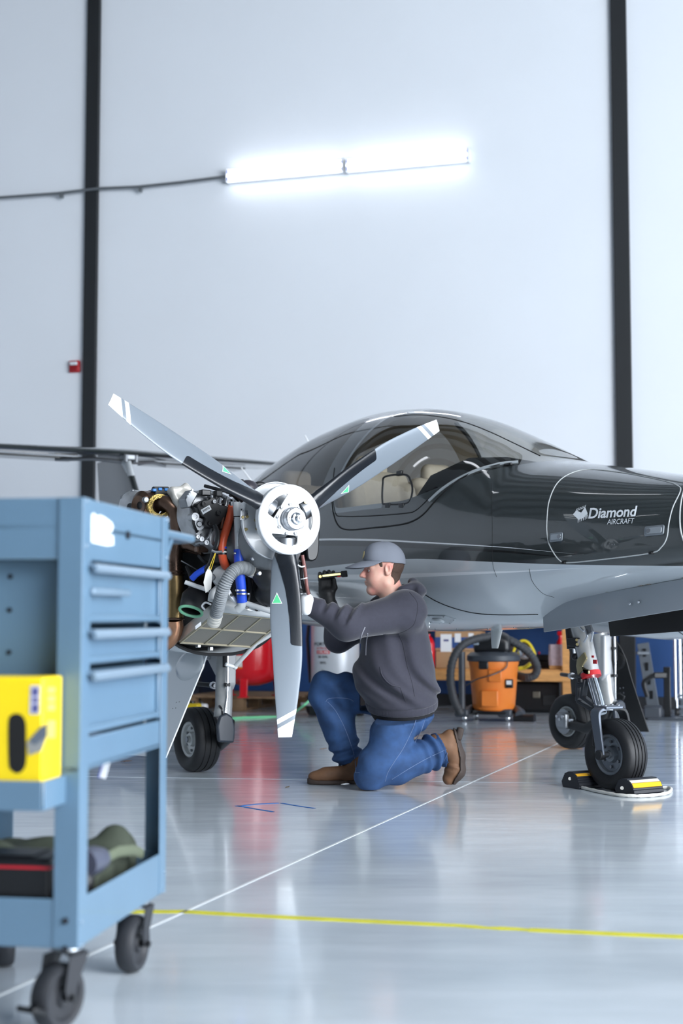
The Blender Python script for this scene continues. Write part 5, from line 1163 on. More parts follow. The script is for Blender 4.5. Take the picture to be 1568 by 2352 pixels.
surf_line('pocket_edge', hood_fn, [(873, 1532), (876, 1548), (886, 1563), (900, 1574), (918, 1578)], .0028, M_hood, hood, .001)
surf_line('pocket_seam', hood_fn, [(918, 1578), (926, 1598), (931, 1612)], .0014, M_seam, hood)
surf_line('armhole_seam', hood_fn, [(940, 1360), (958, 1385), (955, 1420), (945, 1440), (915, 1455), (880, 1457)], .0014, M_seam, hood)
surf_line('drawstring', hood_fn, [(838, 1440), (829, 1462), (826, 1485), (824, 1502)], .003, mat('grey cord', '#9a9aa3', 0.8), hood, .002)
surf_line('drawstring', hood_fn, [(844, 1455), (841, 1480), (840, 1505)], .003, mat('grey cord', '#9a9aa3', 0.8), hood, .002)
# small white print at the back edge
for dz in (0, .018): MB().box(Vector(J['chest']) + Vector((.185, -.04, .055 - dz)), (.004, .02, .010)).build('back_print', M_white, hood)
# jeans
def jean_fn(P):
    x, y, z = P[:, 0], P[:, 1], P[:, 2]
    d = sd_seg(P, J['lhip'] + np.array((0, .02, -.02)), J['rhip'] + np.array((0, 0, -.02)), .146, .140)
    def leg(h, k, a, rh, rk, rm, ra, ph, amp):
        t1 = along(P, h, k); t2 = along(P, k, a); mid = k + (a - k) * .35
        u = sd_seg(P, h, k, rh, rk); v = smin(sd_seg(P, k, mid, rk * .97, rm), sd_seg(P, mid, a, rm, ra), .02); w = smin(u, v, .025)
        fold = amp * np.sin(34 * (z + .5 * x) + ph + 3 * np.sin(11 * x)) * np.clip(1.3 - np.abs(t2 - .1) * 2.2, 0, 1) + amp * 1.2 * np.sin(2 * np.pi * t2 * 7 + 16 * y + ph) * np.clip((t2 - .62) * 4, 0, 1) * (t2 < 1.1) + amp * .8 * np.sin(40 * (x + z) + ph) * np.clip(.5 - t1, 0, .5) * 2
        return smax(w + fold, (t2 - 1.0) * np.linalg.norm(a - k), .006)
    d = smin(d, leg(J['lhip'] + np.array((-.01, -.02, -.02)), J['lkn'], J['lan'], .128, .088, .098, .086, .4, .0105), .03)
    d = smin(d, leg(J['rhip'], J['rkn'], J['ran'], .118, .098, .100, .072, 1.7, .0115), .03)
    d = np.maximum(d, z - .64); d = np.where(x > .10, np.maximum(d, z - (.39 + .20 * (y - 7.79) + .06 * (x - .3))), d)
    return np.maximum(d, .004 - z)
jeans = sdf_obj('jeans', jean_fn, (-.25, 7.44, -.01), (.68, 8.14, .66), .0085, M_jean, man)
M_stitch = mat('pale denim stitching', '#64779a', 0.9)
surf_line('outseam', jean_fn, [(956, 1650), (945, 1680), (925, 1720), (905, 1750), (890, 1775), (884, 1795)], .0017, M_stitch, jeans)
surf_line('outseam', jean_fn, [(900, 1790), (935, 1768), (975, 1745), (1010, 1728), (1028, 1720)], .0016, M_stitch, jeans)
surf_line('pocket_seam', jean_fn, [(978, 1645), (968, 1675), (955, 1700), (953, 1706)], .0016, M_stitch, jeans)
surf_line('inseam', jean_fn, [(752, 1612), (770, 1632), (788, 1665), (802, 1700), (814, 1740), (817, 1775)], .0016, M_stitch, jeans)
surf_line('knee_seam', jean_fn, [(748, 1612), (754, 1605), (775, 1603), (800, 1605), (812, 1611)], .0016, M_stitch, jeans)
surf_line('cuff_seam', jean_fn, [(769, 1762), (785, 1770), (805, 1775), (825, 1775)], .0015, M_stitch, jeans)
surf_line('cuff_seam', jean_fn, [(1018, 1680), (1026, 1700), (1028, 1725), (1020, 1748)], .0015, M_stitch, jeans)
# boots
def boot(name_px, rear):
    if not rear:
        a = np.array(PD(812, 1768, 7.93)); toe = np.array(PD(724, 1787, 7.90)); 
        heel = np.array(PD(822, 1783, 7.93)); 
        def fn(P):
            d = sd_seg(P, (a[0], a[1], .13), (heel[0] - .005, heel[1], .065), .048, .044); d = smin(d, sd_seg(P, (heel[0], heel[1], .06), (toe[0] + .06, toe[1], .050), .042, .044), .03)
            d = smin(d, sd_ell(P, (toe[0] + .035, toe[1], .042), (.075, .044, .036)), .02)
            return smax(d, .016 - P[:, 2], .006)
        o = sdf_obj('boot', fn, (toe[0] - .08, toe[1] - .10, -.01), (heel[0] + .08, heel[1] + .12, .22), .007, M_boot, man)
        def sole(P):
            q = P.copy(); q[:, 2] = 0; d = smin(sd_ell(q, (toe[0] + .055, toe[1], 0), (.100, .052, .1)), sd_ell(q, (heel[0] + .0, heel[1], 0), (.055, .045, .1)), .06)
            up = np.where(P[:, 0] < toe[0], (toe[0] - P[:, 0]) * .25, 0); lo = np.where(P[:, 0] > heel[0] - .045, 0.0, np.where(P[:, 0] < toe[0] + .14, .001, .004))
            return np.maximum(np.maximum(d, P[:, 2] - (.024 + up)), lo - P[:, 2])
        sdf_obj('sole', sole, (toe[0] - .08, toe[1] - .09, -.006), (heel[0] + .09, heel[1] + .09, .06), .006, M_sole, o)
    else:
        an = np.array(PD(1024, 1716, 7.74)); heel = np.array(PD(1033, 1692, 7.75)); mid = np.array(PD(1043, 1738, 7.76)); ball = np.array(PD(1043, 1768, 7.76)); toe = np.array(PD(1031, 1788, 7.76))
        def core(P):
            d = smin(sd_seg(P, heel, mid, .040, .045), sd_seg(P, mid, ball, .045, .047), .02); return smin(d, sd_seg(P, ball, toe, .046, .036), .02)
        def fn(P):
            d = smin(sd_seg(P, an + np.array((-.05, 0, .015)), an, .056, .056), core(P), .03)
            d = d + .0035 * np.sin(170 * P[:, 2] + 60 * P[:, 0]) * np.exp(-((P[:, 2] - .11) / .022) ** 2)
            return np.maximum(d, .006 - P[:, 2])
        o = sdf_obj('boot', fn, an - np.array((.13, .11, .20)), an + np.array((.13, .11, .14)), .0065, M_boot, man)
        zc = np.array([toe[2] - .04, toe[2], ball[2], mid[2], heel[2], heel[2] + .06]); xc = np.array([toe[0] - .012, toe[0], ball[0], mid[0], heel[0], heel[0] - .012])
        def sole(P):
            c = core(P); return np.maximum(np.maximum(np.maximum(c - .011, -(c - .0015)), .026 - (P[:, 0] - np.interp(P[:, 2], zc, xc))), .003 - P[:, 2])
        sdf_obj('sole', sole, an - np.array((.10, .11, .20)), an + np.array((.16, .11, .16)), .005, M_sole, o)
        def hb(P): return sd_box(P, heel + np.array((.050, 0, .016)), (.018, .036, .034), .010, np.array(Matrix.Rotation(R(14), 3, 'Y')))
        sdf_obj('boot_heel', hb, heel - np.array((.03, .07, .06)), heel + np.array((.12, .07, .09)), .006, M_sole, o)
boot('far', False); boot('near', True)
# gloved right hand: palm, four fingers wrapped over the lamp, thumb up the side
DH = 8.0
def GP(px, py, dd=0.0): return np.array(PD(px, py, DH + dd))
lamp_c = GP(762, 1321, -.012)
def glove_fn(P):
    d = sd_seg(P, GP(757, 1388), GP(752, 1366), .036, .040)
    d = smin(d, sd_box(P, GP(750, 1346, .016), (.046, .021, .050), .020), .022)
    for i, (x, top) in enumerate(((735, 1315), (744, 1311.5), (755, 1310.5), (765, 1312))):
        x0 = 734 + i * 10.2
        f = smin(sd_seg(P, GP(x0, 1332, .022), GP(x0, top + 6, .024), .0105, .0105), sd_seg(P, GP(x0, top + 6, .024), GP(x0 + .5, top + 2.5, .004), .0105, .0100), .006)
        f = smin(f, sd_seg(P, GP(x0 + .5, top + 2.5, .004), GP(x0 + 1, top + 5, -.016), .0100, .0085), .006); d = smin(d, f, .004)
    th = smin(sd_seg(P, GP(758, 1366, .0), GP(769, 1350, -.012), .017, .0145), sd_seg(P, GP(769, 1350, -.012), GP(767, 1331, -.024), .0140, .0105), .008)
    return smin(d, th, .010)
glove = sdf_obj('glove', glove_fn, GP(720, 1400, -.09), GP(790, 1300, .09), .0045, M_glove, man)
def glove2(P):
    w, h = J['lwr'], J['lha']; dr = (h - w) / np.linalg.norm(h - w); d = sd_seg(P, w - dr * .01, w + dr * .03, .040, .036); d = smin(d, sd_box(P, w + dr * .075, (.045, .020, .042), .018, np.array([dr, (0, 1, 0), np.cross(dr, (0, 1, 0))]).T), .02)
    up = np.cross((0, 1, 0), dr); up = up / np.linalg.norm(up) * (1 if np.cross((0, 1, 0), dr)[2] > 0 else -1)
    for i, o in enumerate((.032, .011, -.010, -.030)):
        b = w + dr * .115 + up * o; L = (.036, .042, .040, .030)[i]; k = b + dr * L; t = k + dr * L * .55 + np.array((0, .022, 0)); d = smin(d, smin(sd_seg(P, b, k, .0105, .0098), sd_seg(P, k, t, .0098, .0085), .005), .004)
    a = w + dr * .05 + up * .03; b = a + dr * .035 + up * .03 + np.array((0, .012, 0)); d = smin(d, smin(sd_seg(P, a, b, .016, .012), sd_seg(P, b, b + dr * .03 + up * .004, .012, .010), .006), .01); return d
c = (J['lwr'] + J['lha']) / 2 + np.array((-.05, 0, 0)); sdf_obj('glove', glove2, c - np.array((.17, .09, .10)), c + np.array((.13, .09, .16)), .005, M_glove, man)
# the work light in his hand: its own thing
la, lb = Vector(GP(730, 1325, -.026)), Vector(GP(797, 1317.5, -.040)); lx = (lb - la).normalized(); lz = lx.cross(Vector((0, 1, 0))).normalized(); lz = lz if lz.z > 0 else -lz; ly = lz.cross(lx)
LR = Matrix((lx, ly, lz)).transposed(); lc = la.lerp(lb, .5)
wl = empty('work_light', lc - UP * .02, 0, 'slim black inspection light with a glowing strip in the man\'s raised glove', 'flashlight')
L_ = (lb - la).length
MB().box(lc, (L_, .026, .026), LR).build('body', M_blackp, wl, bevel=.005, seg=3)
MB().box(lc + lx * (L_ / 2 - .016), (.034, .030, .036), LR).build('end_cap', M_blackp, wl, bevel=.004)
sgn = -1 if ly.y > 0 else 1
MB().box(lc + ly * sgn * .0125 - lx * .004 + lz * .002, (L_ * .62, .004, .011), LR).build('light_strip', mat('glowing lamp strip', '#f4f0a8', 0.4, emit=1.0), wl, bevel=.001)
MB().lathe([(0, .004), (.006, .0035), (.008, 0)], lc - lx * (L_ / 2 - .014) + ly * sgn * .0125, ly * sgn, 14).build('lamp_lens', mat('glowing warm lens', '#ffe08a', 0.4, emit=1.2), wl)
MB().box(lc + lx * (L_ / 2 - .045) - lz * .012 + ly * sgn * .010, (.02, .008, .006), LR).build('red_button', mat('red switch', '#c21d22', 0.4), wl, bevel=.001)
# ================================================================== blue tool cart in the foreground
M_cart = mat('blue grey powder coat', '#5e7a90', 0.32, 0, 0.25, var=0.04, vscale=5); M_cartd = M_cart
C0 = PD(178, 2180, 3.17); C1 = PD(380, 2045, 3.835); CL = (C1.xy - C0.xy).length; ED = Vector((C1.x - C0.x, C1.y - C0.y, 0)).normalized(); EL = Vector((-ED.y, ED.x, 0))
CW = 0.48; ZB, ZT = 0.186, 1.168
def CT(a, b, z): return Vector((C0.x, C0.y, 0)) + ED * a + EL * b + UP * z
def cbox(a0, a1, b0, b1, z0, z1): return MB().hexa([CT(a, b, z) for z in (z0, z1) for a, b in ((a0, b0), (a1, b0), (a1, b1), (a0, b1))])
cart = empty('tool_cart', CT(CL / 2, CW / 2, 0), math.atan2(ED.y, ED.x), 'blue grey steel drawer cart on casters in the left foreground', 'cart')
T = .003; PW = .057
for a, da in ((0, 1), (CL, -1)):
    for b, db in ((0, 1), (CW, -1)):
        pts = [(0, 0), (PW, 0), (PW, T), (T, T), (T, PW), (0, PW)]; P0 = [(a + da * x, b + db * y) for x, y in pts]
        MB().add([CT(x, y, z) for z in (ZB, ZT) for x, y in P0], [tuple(range(6)), tuple(range(6, 12))[::-1]] + [(i, i + 6, (i + 1) % 6 + 6, (i + 1) % 6) for i in range(6)]).build('post', M_cart, cart, bevel=.002)
E_ = .004
cbox(.02, CL - .02, E_, E_ + .012, 1.03, ZT).build('top_panel', M_cart, cart, bevel=.004)
cbox(E_, CL - E_, E_, CW - E_, 1.10, 1.108).build('top_shelf', M_cart, cart, smooth=False)
cbox(.004, .016, .02, CW - .02, 1.03, ZT).build('end_rail', M_cart, cart, bevel=.004); cbox(CL - .016, CL - .004, .02, CW - .02, 1.03, ZT).build('end_rail', M_cart, cart, bevel=.004); cbox(.02, CL - .02, CW - .016, CW - .004, 1.03, ZT).build('back_rail', M_cart, cart, bevel=.004)
cbox(.05, .054, .05, CW - .05, .60, 1.03).build('end_panel', M_cart, cart, smooth=False); cbox(CL - .05, CL - .046, .05, CW - .05, .60, 1.03).build('end_panel', M_cart, cart, smooth=False); cbox(.05, CL - .05, CW - .02, CW - .016, .60, 1.03).build('back_panel', M_cart, cart, smooth=False)
M_hole = mat('dark hole', '#0d1420', 0.8)
for px, py in ((24, 1324), (22, 1401), (21, 1498)):
    r = RAY(px, py); o = Vector((0, 0, CAM_H)); t = (CT(.05, 0, 0) - o).dot(ED) / r.dot(ED); c = o + r * t; MB().cyl(c + ED * .002, c - ED * .002, .006, n=12).build('peg_hole', M_hole, cart)
cbox(.0, CL, E_, CW - E_, .565, .575).build('drawer_floor', M_cart, cart, smooth=False)
cbox(.02, CL - .02, E_, E_ + .012, .565, .635).build('bottom_rail', M_cart, cart, bevel=.004)
M_lip = mat('grey blue drawer lip', '#74899b', 0.3, 0.1, 0.2)
for z0, z1 in ((.885, 1.028), (.792, .880), (.637, .787)):
    d = cbox(PW, CL - PW + .012, .014, .020, z0 + .004, z1 - .004).build('drawer', M_cart, cart, bevel=.003)
    # pressed rim and pull lip
    cbox(CL - PW - .008, CL - PW + .012, .004, .016, z0 + .002, z1 - .004).build('drawer_edge', M_cart, d, bevel=.003)
    lp = [(.0, z1 - .004), (-.016, z1 - .006), (-.022, z1 - .018), (-.018, z1 - .026), (-.012, z1 - .024), (-.012, z1 - .014), (.004, z1 - .010)]
    k = len(lp); MB().add([CT(a, b, z) for a in (PW - .02, CL - PW + .014) for b, z in lp], [tuple(range(k)), tuple(range(k, 2 * k))[::-1]] + [(i, (i + 1) % k, k + (i + 1) % k, k + i) for i in range(k)]).build('pull_lip', M_lip, d, ang=50)
    cbox(PW, CL - PW, .002, .014, z0 + .006, z0 + .022).build('drawer_step', M_cart, d, bevel=.004)
cbox(.045, .045 + .27, -.012, .004, .952, .968).build('label_holder', M_lip, cart, bevel=.004)
# stickers, lock, rivets
M_sticker = mat('white vinyl sticker', '#f2f4f7', 0.4); M_stb = mat('blue print', '#3a4fae', 0.5)
def on_drawer(px, py, off=.001):
    r = RAY(px, py); o = Vector((0, 0, CAM_H)); t = (CT(0, E_ - off, 0) - o).dot(EL) / r.dot(EL); return o + r * t
def decal(name, pts, m, off):
    return MB().add([on_drawer(x, y, off) for x, y in pts], [tuple(range(len(pts)))]).build(name, m, cart, solid=.0006, smooth=False)
decal('sticker', [(208, 1200), (210, 1182), (216, 1178), (221, 1186), (230, 1183), (240, 1188), (248, 1194), (256, 1200), (260, 1210), (256, 1222), (246, 1226), (220, 1218), (208, 1216)], M_sticker, .0012)
decal('sticker', [(206, 1222), (214, 1216), (235, 1226), (260, 1230), (261, 1252), (245, 1254), (220, 1248), (205, 1244)], M_sticker, .0012)
decal('sticker_print', [(221, 1216), (238, 1220), (238, 1223), (221, 1219)], M_stb, .0022)
c = on_drawer(291, 1229, .0); MB().cyl(c - EL * .006, c + EL * .004, .010, n=16).build('lock', M_hole, cart)
for z in (1.16, 1.06, .24, .19):
    for a in (.018, CL - .018): c = CT(a, 0, z); MB().sphere(c, .006, 10, 6).build('rivet', M_lip, cart)
for z in (.245, .185): MB().sphere(CT(0, .028, z), .0075, 10, 6).build('bolt', M_hole, cart)
c = PD(138, 1233, 3.235); MB().prism(rrect(.034, .075, .006), c - UP * 0 + ED * .0, -EL, UP, .004).build('bracket_plate', M_cart, cart, bevel=.002); MB().sphere(c - ED * .005, .007, 10, 6).build('bolt', M_hole, cart)
MB().tube([PD(145, 1165, 3.2), PD(152, 1180, 3.2), PD(158, 1205, 3.2), PD(158, 1265, 3.22)], .004, 8).build('edge_pull', M_cart, cart)
MB().lathe([(0, .014), (.010, .012), (.014, .004), (.014, -.012)], PD(150, 1162, 3.215), -ED, 16).build('rubber_plug', mat('blue grey rubber plug', '#4d6480', 0.6), cart)
# handle bar at the far end
h0 = CT(CL, .02, 1.128); MB().tube([h0 - ED * .01, h0 + ED * .16, h0 + ED * .30, h0 + ED * .34 + EL * .05, h0 + ED * .34 + EL * (CW - .09), h0 + ED * .30 + EL * (CW - .04), h0 + EL * (CW - .04) - ED * .01], .012, 10).build('push_handle', M_cart, cart)
for b in (.02, CW - .02): MB().bar(CT(CL, b, 1.02), CT(CL + .10, b, 1.118), .018, .004, EL).build('handle_brace', M_cart, cart)
# bottom tray
tr = cbox(E_, CL - E_, E_, CW - E_, .185, .190).build('tray', M_cart, cart, smooth=False)
for q in ((E_ - .002, CL, E_ - .002, E_ + .004), (E_, CL, CW - E_ - .004, CW - E_)): cbox(*q, ZB, .290).build('tray_side', M_cart, tr, bevel=.003)
for q in ((E_ - .002, E_ + .004, E_, CW - E_), (CL - E_ - .004, CL - E_, E_, CW - E_)): cbox(*q, ZB, .290).build('tray_side', M_cart, tr, bevel=.003)
# side bin in front, carrying the yellow box
BA0 = -.13; bz = .600
zb_ = .497
sb = cbox(BA0, 0, .035, CW, zb_, zb_ + .005).build('side_bin', M_cart, cart, smooth=False)
cbox(BA0 - .004, BA0, .035, CW, zb_, zb_ + .062).build('bin_lip', M_cart, sb, bevel=.003); cbox(BA0, 0, .031, .035, zb_, zb_ + .062).build('bin_lip', M_cart, sb, bevel=.003)
# casters
M_tyre = mat('grey black caster rubber', '#2a2c31', 0.6); M_zinc = mat('zinc plate', '#9ba0a5', 0.35, 0.8)
def caster(a, b, yaw, brake=False):
    top = CT(a, b, ZB - .004); f = Vector((math.cos(yaw), math.sin(yaw), 0)); s = Vector((-f.y, f.x, 0)); r = .072; c = Vector((top.x, top.y, r)) - f * .028
    o = MB().box(top, (.09, .08, .006), Matrix((ED, EL, UP)).transposed()).build('caster', M_zinc, cart, bevel=.002)
    MB().lathe([(.0, .0), (.034, .0), (.036, -.012), (.028, -.020), (0, -.020)], top, UP, 20).build('swivel', M_zinc, o)
    for k in (-1, 1):
        q = [top - UP * .018 + s * k * .020, top - UP * .022 + s * k * .034, c + s * k * .034 + UP * .02, c + s * k * .034 - UP * .004]
        sec = [[v + f * w * x + s * k * t_ for x, t_ in ((-1, 0), (1, 0), (1, .003), (-1, .003))] for v, w in zip(q, (.03, .034, .020, .012))]; MB().loft(sec).build('fork_plate', M_tyre, o)
    MB().cyl(c - s * .048, c + s * .048, .008, n=10).build('axle_bolt', M_blackp, o)
    MB().lathe([(.0, -.018), (.020, -.022), (.023, -.014), (.046, -.012), (.053, -.022), (.064, -.024), (.070, -.016), (.072, -.005), (.072, .005), (.070, .016), (.064, .024), (.053, .022), (.046, .012), (.023, .014), (.020, .022), (0, .018)], c, s, 40).build('caster_wheel', M_tyre, o)
    if brake: MB().box(c + f * -.085 + UP * -.012, (.05, .05, .012), Matrix.Rotation(yaw, 3, 'Z') @ Matrix.Rotation(R(20), 3, 'Y')).build('brake_pedal', M_blackp, o, bevel=.003); MB().bar(c - f * .02, c - f * .085 - UP * .008, .02, .008).build('brake_arm', M_blackp, o)
pf, pr = PZ(150, 2345), PZ(305, 2205)
caster(.075, .052, R(62), True); caster(CL - .075, .055, R(78)); caster(.07, CW - .07, R(60)); caster(CL - .07, CW - .07, R(100))
# yellow product box in the side bin
M_yel = mat('yellow printed carton', '#f2d313', 0.4, var=0.05, vscale=8)
yb0, yb1 = .040, .30; za, zb = zb_ + .006, .775
ybx = empty('yellow_carton', CT(BA0 / 2, (yb0 + yb1) / 2, za), math.atan2(ED.y, ED.x), 'bright yellow carton with a black slot handle in the cart side bin', 'box')
cbox(BA0 + .006, -.008, yb0, yb1, za, zb).build('carton', M_yel, ybx, bevel=.004)
def on_box(px, py, off=.001):
    r = RAY(px, py); o = Vector((0, 0, CAM_H)); t = (CT(BA0 + .006 - off, 0, 0) - o).dot(ED) / r.dot(ED); return o + r * t
def bdecal(name, pts, m, off=.001): MB().add([on_box(x, y, off) for x, y in pts], [tuple(range(len(pts)))]).build(name, m, ybx, solid=.0005, smooth=False)
bdecal('slot_handle', spl([(19, 1660), (27, 1642), (38, 1639), (50, 1643), (59, 1660), (60, 1700), (60, 1750), (52, 1770), (40, 1776), (28, 1770), (20, 1752)], 4, True), mat('black slot', '#0a0a0b', 0.7))
bdecal('grey_print', [(62, 1705), (85, 1690), (100, 1665), (108, 1668), (108, 1690), (95, 1725), (66, 1735)], mat('grey print', '#8d8e8c', 0.6))
bdecal('dark_print', [(66, 1700), (92, 1672), (108, 1660), (108, 1690), (80, 1712)], mat('slate print', '#5d6672', 0.6), .0016)
bdecal('label_print', [(70, 1575), (92, 1575), (90, 1640), (68, 1640)], mat('lavender label', '#c9c7dc', 0.6))
for y0, y1 in ((1580, 1598), (1603, 1613), (1618, 1636)): bdecal('label_mark', [(74, y0), (88, y0), (87, y1), (73, y1)], mat('indigo print', '#4d4f86', 0.6), .0016)
for y0, y1 in ((1578, 1592), (1598, 1612), (1617, 1632), (1655, 1695)): bdecal('pale_lettering', [(110, y0), (127, y0), (126, y1), (109, y1)], mat('pale yellow print', '#f7e98c', 0.6))
# things on the bottom tray
M_can = mat('olive canvas', '#3b4236', 0.85, var=0.18, vscale=12, bump=0.2, bscale=200)
bc = CT(.43, .20, .25)
def bag(P):
    q = (P - np.array(CT(.44, .25, .262))) @ np.array([tuple(ED), tuple(EL), (0, 0, 1)]).T
    d = sd_box(q, (.01, 0, 0), (.20, .185, .062), .055); d = smin(d, sd_ell(q, (-.10, .16, .05), (.12, .10, .06)), .04); d = smin(d, sd_ell(q, (.16, -.14, .045), (.055, .05, .055)), .02)
    return d + .010 * np.sin(34 * q[:, 0] + 18 * q[:, 1]) * np.sin(22 * q[:, 1] + 1) + .005 * np.sin(60 * q[:, 0] - 30 * q[:, 2])
bg = sdf_obj('canvas_bag', bag, CT(.44, .25, .262) - Vector((.34, .34, .10)), CT(.44, .25, .262) + Vector((.34, .34, .16)), .010, M_can); tag(bg, 'crumpled olive canvas bag lying on the bottom tray of the cart', 'bag')
MB().tube([CT(.26, .03, .335), CT(.34, .02, .34), CT(.46, .02, .325), CT(.56, .03, .30)], .013, 8, sq=.4).build('strap', mat('pale olive webbing', '#5a624f', 0.8), bg)
tcb = empty('tool_case', CT(.09, .25, .19), math.atan2(ED.y, ED.x), 'black plastic tool case with red trim on the bottom tray of the cart', 'case')
cbox(.02, .165, .072, .44, .191, .372).build('shell', M_blackp, tcb, bevel=.012, seg=3)
cbox(.016, .169, .07, .442, .350, .356).build('red_seam', mat('red trim', '#b51f2c', 0.45), tcb, bevel=.002); cbox(.04, .14, .12, .40, .372, .376).build('lid_inset', M_blackp, tcb, bevel=.001)
cbox(.010, .02, .13, .18, .225, .255).build('latch', M_steel, tcb, bevel=.004); cbox(.010, .02, .32, .37, .225, .255).build('latch', M_steel, tcb, bevel=.004)
gr_ = empty('cordless_drill', CT(.22, .05, .19), math.atan2(ED.y, ED.x), 'grey power drill with a red base lying beside the cart\'s right front post', 'tool')
MB().tube([CT(.185, .055, .335), CT(.24, .05, .335), CT(.28, .045, .333)], [.034, .034, .026], 16).build('motor_housing', mat('slate tool body', '#4a4e5e', 0.35), gr_); MB().tube([CT(.28, .045, .333), CT(.31, .042, .331)], [.020, .012], 14).build('chuck', M_alu, gr_)
MB().tube([CT(.20, .055, .315), CT(.195, .055, .255)], [.022, .020], 12).build('grip', M_blackp, gr_); cbox(.165, .225, .03, .085, .191, .262).build('battery', mat('red battery', '#c9141f', 0.4), gr_, bevel=.006)
# tag hanging under the drawers
tq = PD(240, 1768, 3.55); hang = empty('hanging_tag', tq - UP * .02, 0, 'white and blue tag hanging on a thread below the cart drawers', 'tag')
MB().box(tq, (.016, .003, .042), Matrix.Rotation(R(15), 3, 'Y')).build('tag', M_sticker, hang, bevel=.001); MB().box(tq + Vector((-.009, -.0005, 0)), (.003, .004, .042), Matrix.Rotation(R(15), 3, 'Y')).build('blue_edge', M_stb, hang)
MB().tube([tq + UP * .02, Vector((tq.x + .004, tq.y, .566))], .0008, 5).build('thread', M_sticker, hang)
# ================================================================== wheel chocks
M_chock = mat('ribbed black chock rubber', '#1c1f26', 0.5); M_ye = mat('yellow reflective tape', '#f0b21c', 0.4); M_wt = mat('white reflective tape', '#e9e4d2', 0.4)
def chock(u, p0, ln, sgn, label):
    sc_ = .85; prof = [(-.075, 0), (-.085, .035), (-.055, .085), (-.020, .100), (.020, .100), (.060, .075), (.085, .030), (.080, 0)]; prof = [(x * sc_, y * sc_) for x, y in prof]
    A = []; n = 0
    for i in range(len(prof) - 1):
        (x0, y0), (x1, y1) = prof[i], prof[i + 1]; m = max(2, int(math.hypot(x1 - x0, y1 - y0) / .006)); nx, ny = -(y1 - y0), x1 - x0; l = math.hypot(nx, ny)
        for j in range(m): t = j / m; k = (.0018 if (n % 2) else -.0012) if 0 < i else 0; n += 1; A.append((x0 + (x1 - x0) * t + nx / l * k, max(0, y0 + (y1 - y0) * t + ny / l * k)))
    A.append(prof[-1]); root = empty('wheel_chock', AL(u, p0 + ln / 2, 0), AA, label, 'chock', 'chocks at the nose wheel')
    MB().prism(A, AL(u, p0, .001), AU, UP, ln, ez=AP_).build('block', M_chock, root, smooth=False)
    sd = -1 if sgn > 0 else 1
    return root
def stripe(root, u, p0, ln, x0, y0, x1, y1, m):
    x0, y0, x1, y1 = x0 * .85, y0 * .85, x1 * .85, y1 * .85
    d = Vector((x1 - x0, y1 - y0, 0)); nx, ny = -(y1 - y0), x1 - x0; l = math.hypot(nx, ny); nx, ny = nx / l * .004, ny / l * .004
    if ny < 0: nx, ny = -nx, -ny
    P = [AL(u + x + ox, p0 + q, y + oy) for ox, oy in ((nx * .2, ny * .2), (nx, ny)) for x, y, q in ((x0, y0, .004), (x1, y1, .004), (x1, y1, ln - .004), (x0, y0, ln - .004))]
    MB().hexa(P).build('reflective_tape', m, root, smooth=False)
ua, pa_ = 2.145, -.075; fc = chock(ua, pa_, .20, 1, 'striped black rubber chock with a leaf on it, in front of the nose wheel')
stripe(fc, ua, pa_, .20, .034, .0915, .052, .080, M_wt); stripe(fc, ua, pa_, .20, .056, .0775, .072, .053, M_ye)
ub, pb_ = 1.735, -.085; bc_ = chock(ub, pb_, .20, -1, 'striped black rubber chock behind the nose wheel')
stripe(bc_, ub, pb_, .20, .040, .088, .060, .075, M_ye)
lf = leaf(PZ(1488, 1806) + UP * .03, .035, .8, 'pale dry leaf lying against the front wheel chock', mat('pale dry leaf', '#b7a097', 0.7))
rp = [PZ(*q) + UP * .009 for q in spl([(1310, 1800), (1322, 1808), (1345, 1815), (1385, 1824), (1430, 1831), (1480, 1832), (1530, 1826), (1540, 1815), (1520, 1813), (1480, 1815), (1440, 1818), (1422, 1810)], 6)]
rp[0] = AL(ub, pb_ - .004, .05); rp[1] = rp[1] + UP * .02; rp[-1] = AL(ua - .01, pa_ - .008, .04)
ro = MB().tube(rp, [.0085 + .0012 * math.sin(i * 2.2) for i in range(len(rp))], 10).build('chock_rope', mat('white braided rope', '#d9d7d0', 0.8, bump=.5, bscale=180)); tag(ro, 'white braided rope tying the two wheel chocks together', 'rope')
# ================================================================== things along the back wall
def BP(px, py, d): return PD(px, py, d)
BR = Matrix.Rotation(BA, 3, 'Z')
M_wood = mat('pine timber', '#d49b5d', 0.6, var=0.15, vscale=9, stretch=(1, 6, 6)); M_oldwood = mat('weathered pallet wood', '#8a6f52', 0.8, var=0.25, vscale=9)
M_red = mat('red gloss enamel', '#d3091c', 0.28, 0, 0.4); M_card = mat('brown cardboard', '#b08b66', 0.75, var=0.06, vscale=9)
def bb(c, sx, sy, sz): return MB().box(c, (sx, sy, sz), BR)
# pallet
pc = PZ(545, 1634); pc.z = 0; pc = pc + E2 * .5
pal = empty('wooden_pallet', pc, BA, 'weathered wooden pallet carrying the red compressor', 'pallet')
for i in range(7): bb(pc + E2 * (-.45 + .15 * i) + UP * .135, 1.12, .105, .020).build('deck_board', M_oldwood, pal, bevel=.003)
for a in (-.50, 0, .50):
    for b in (-.45, 0, .45): bb(pc + E1 * a + E2 * b + UP * .0725, .12, .10, .10).build('block', M_oldwood, pal, bevel=.004)
    bb(pc + E1 * a + UP * .012, .11, 1.0, .020).build('bottom_board', M_oldwood, pal, bevel=.003)
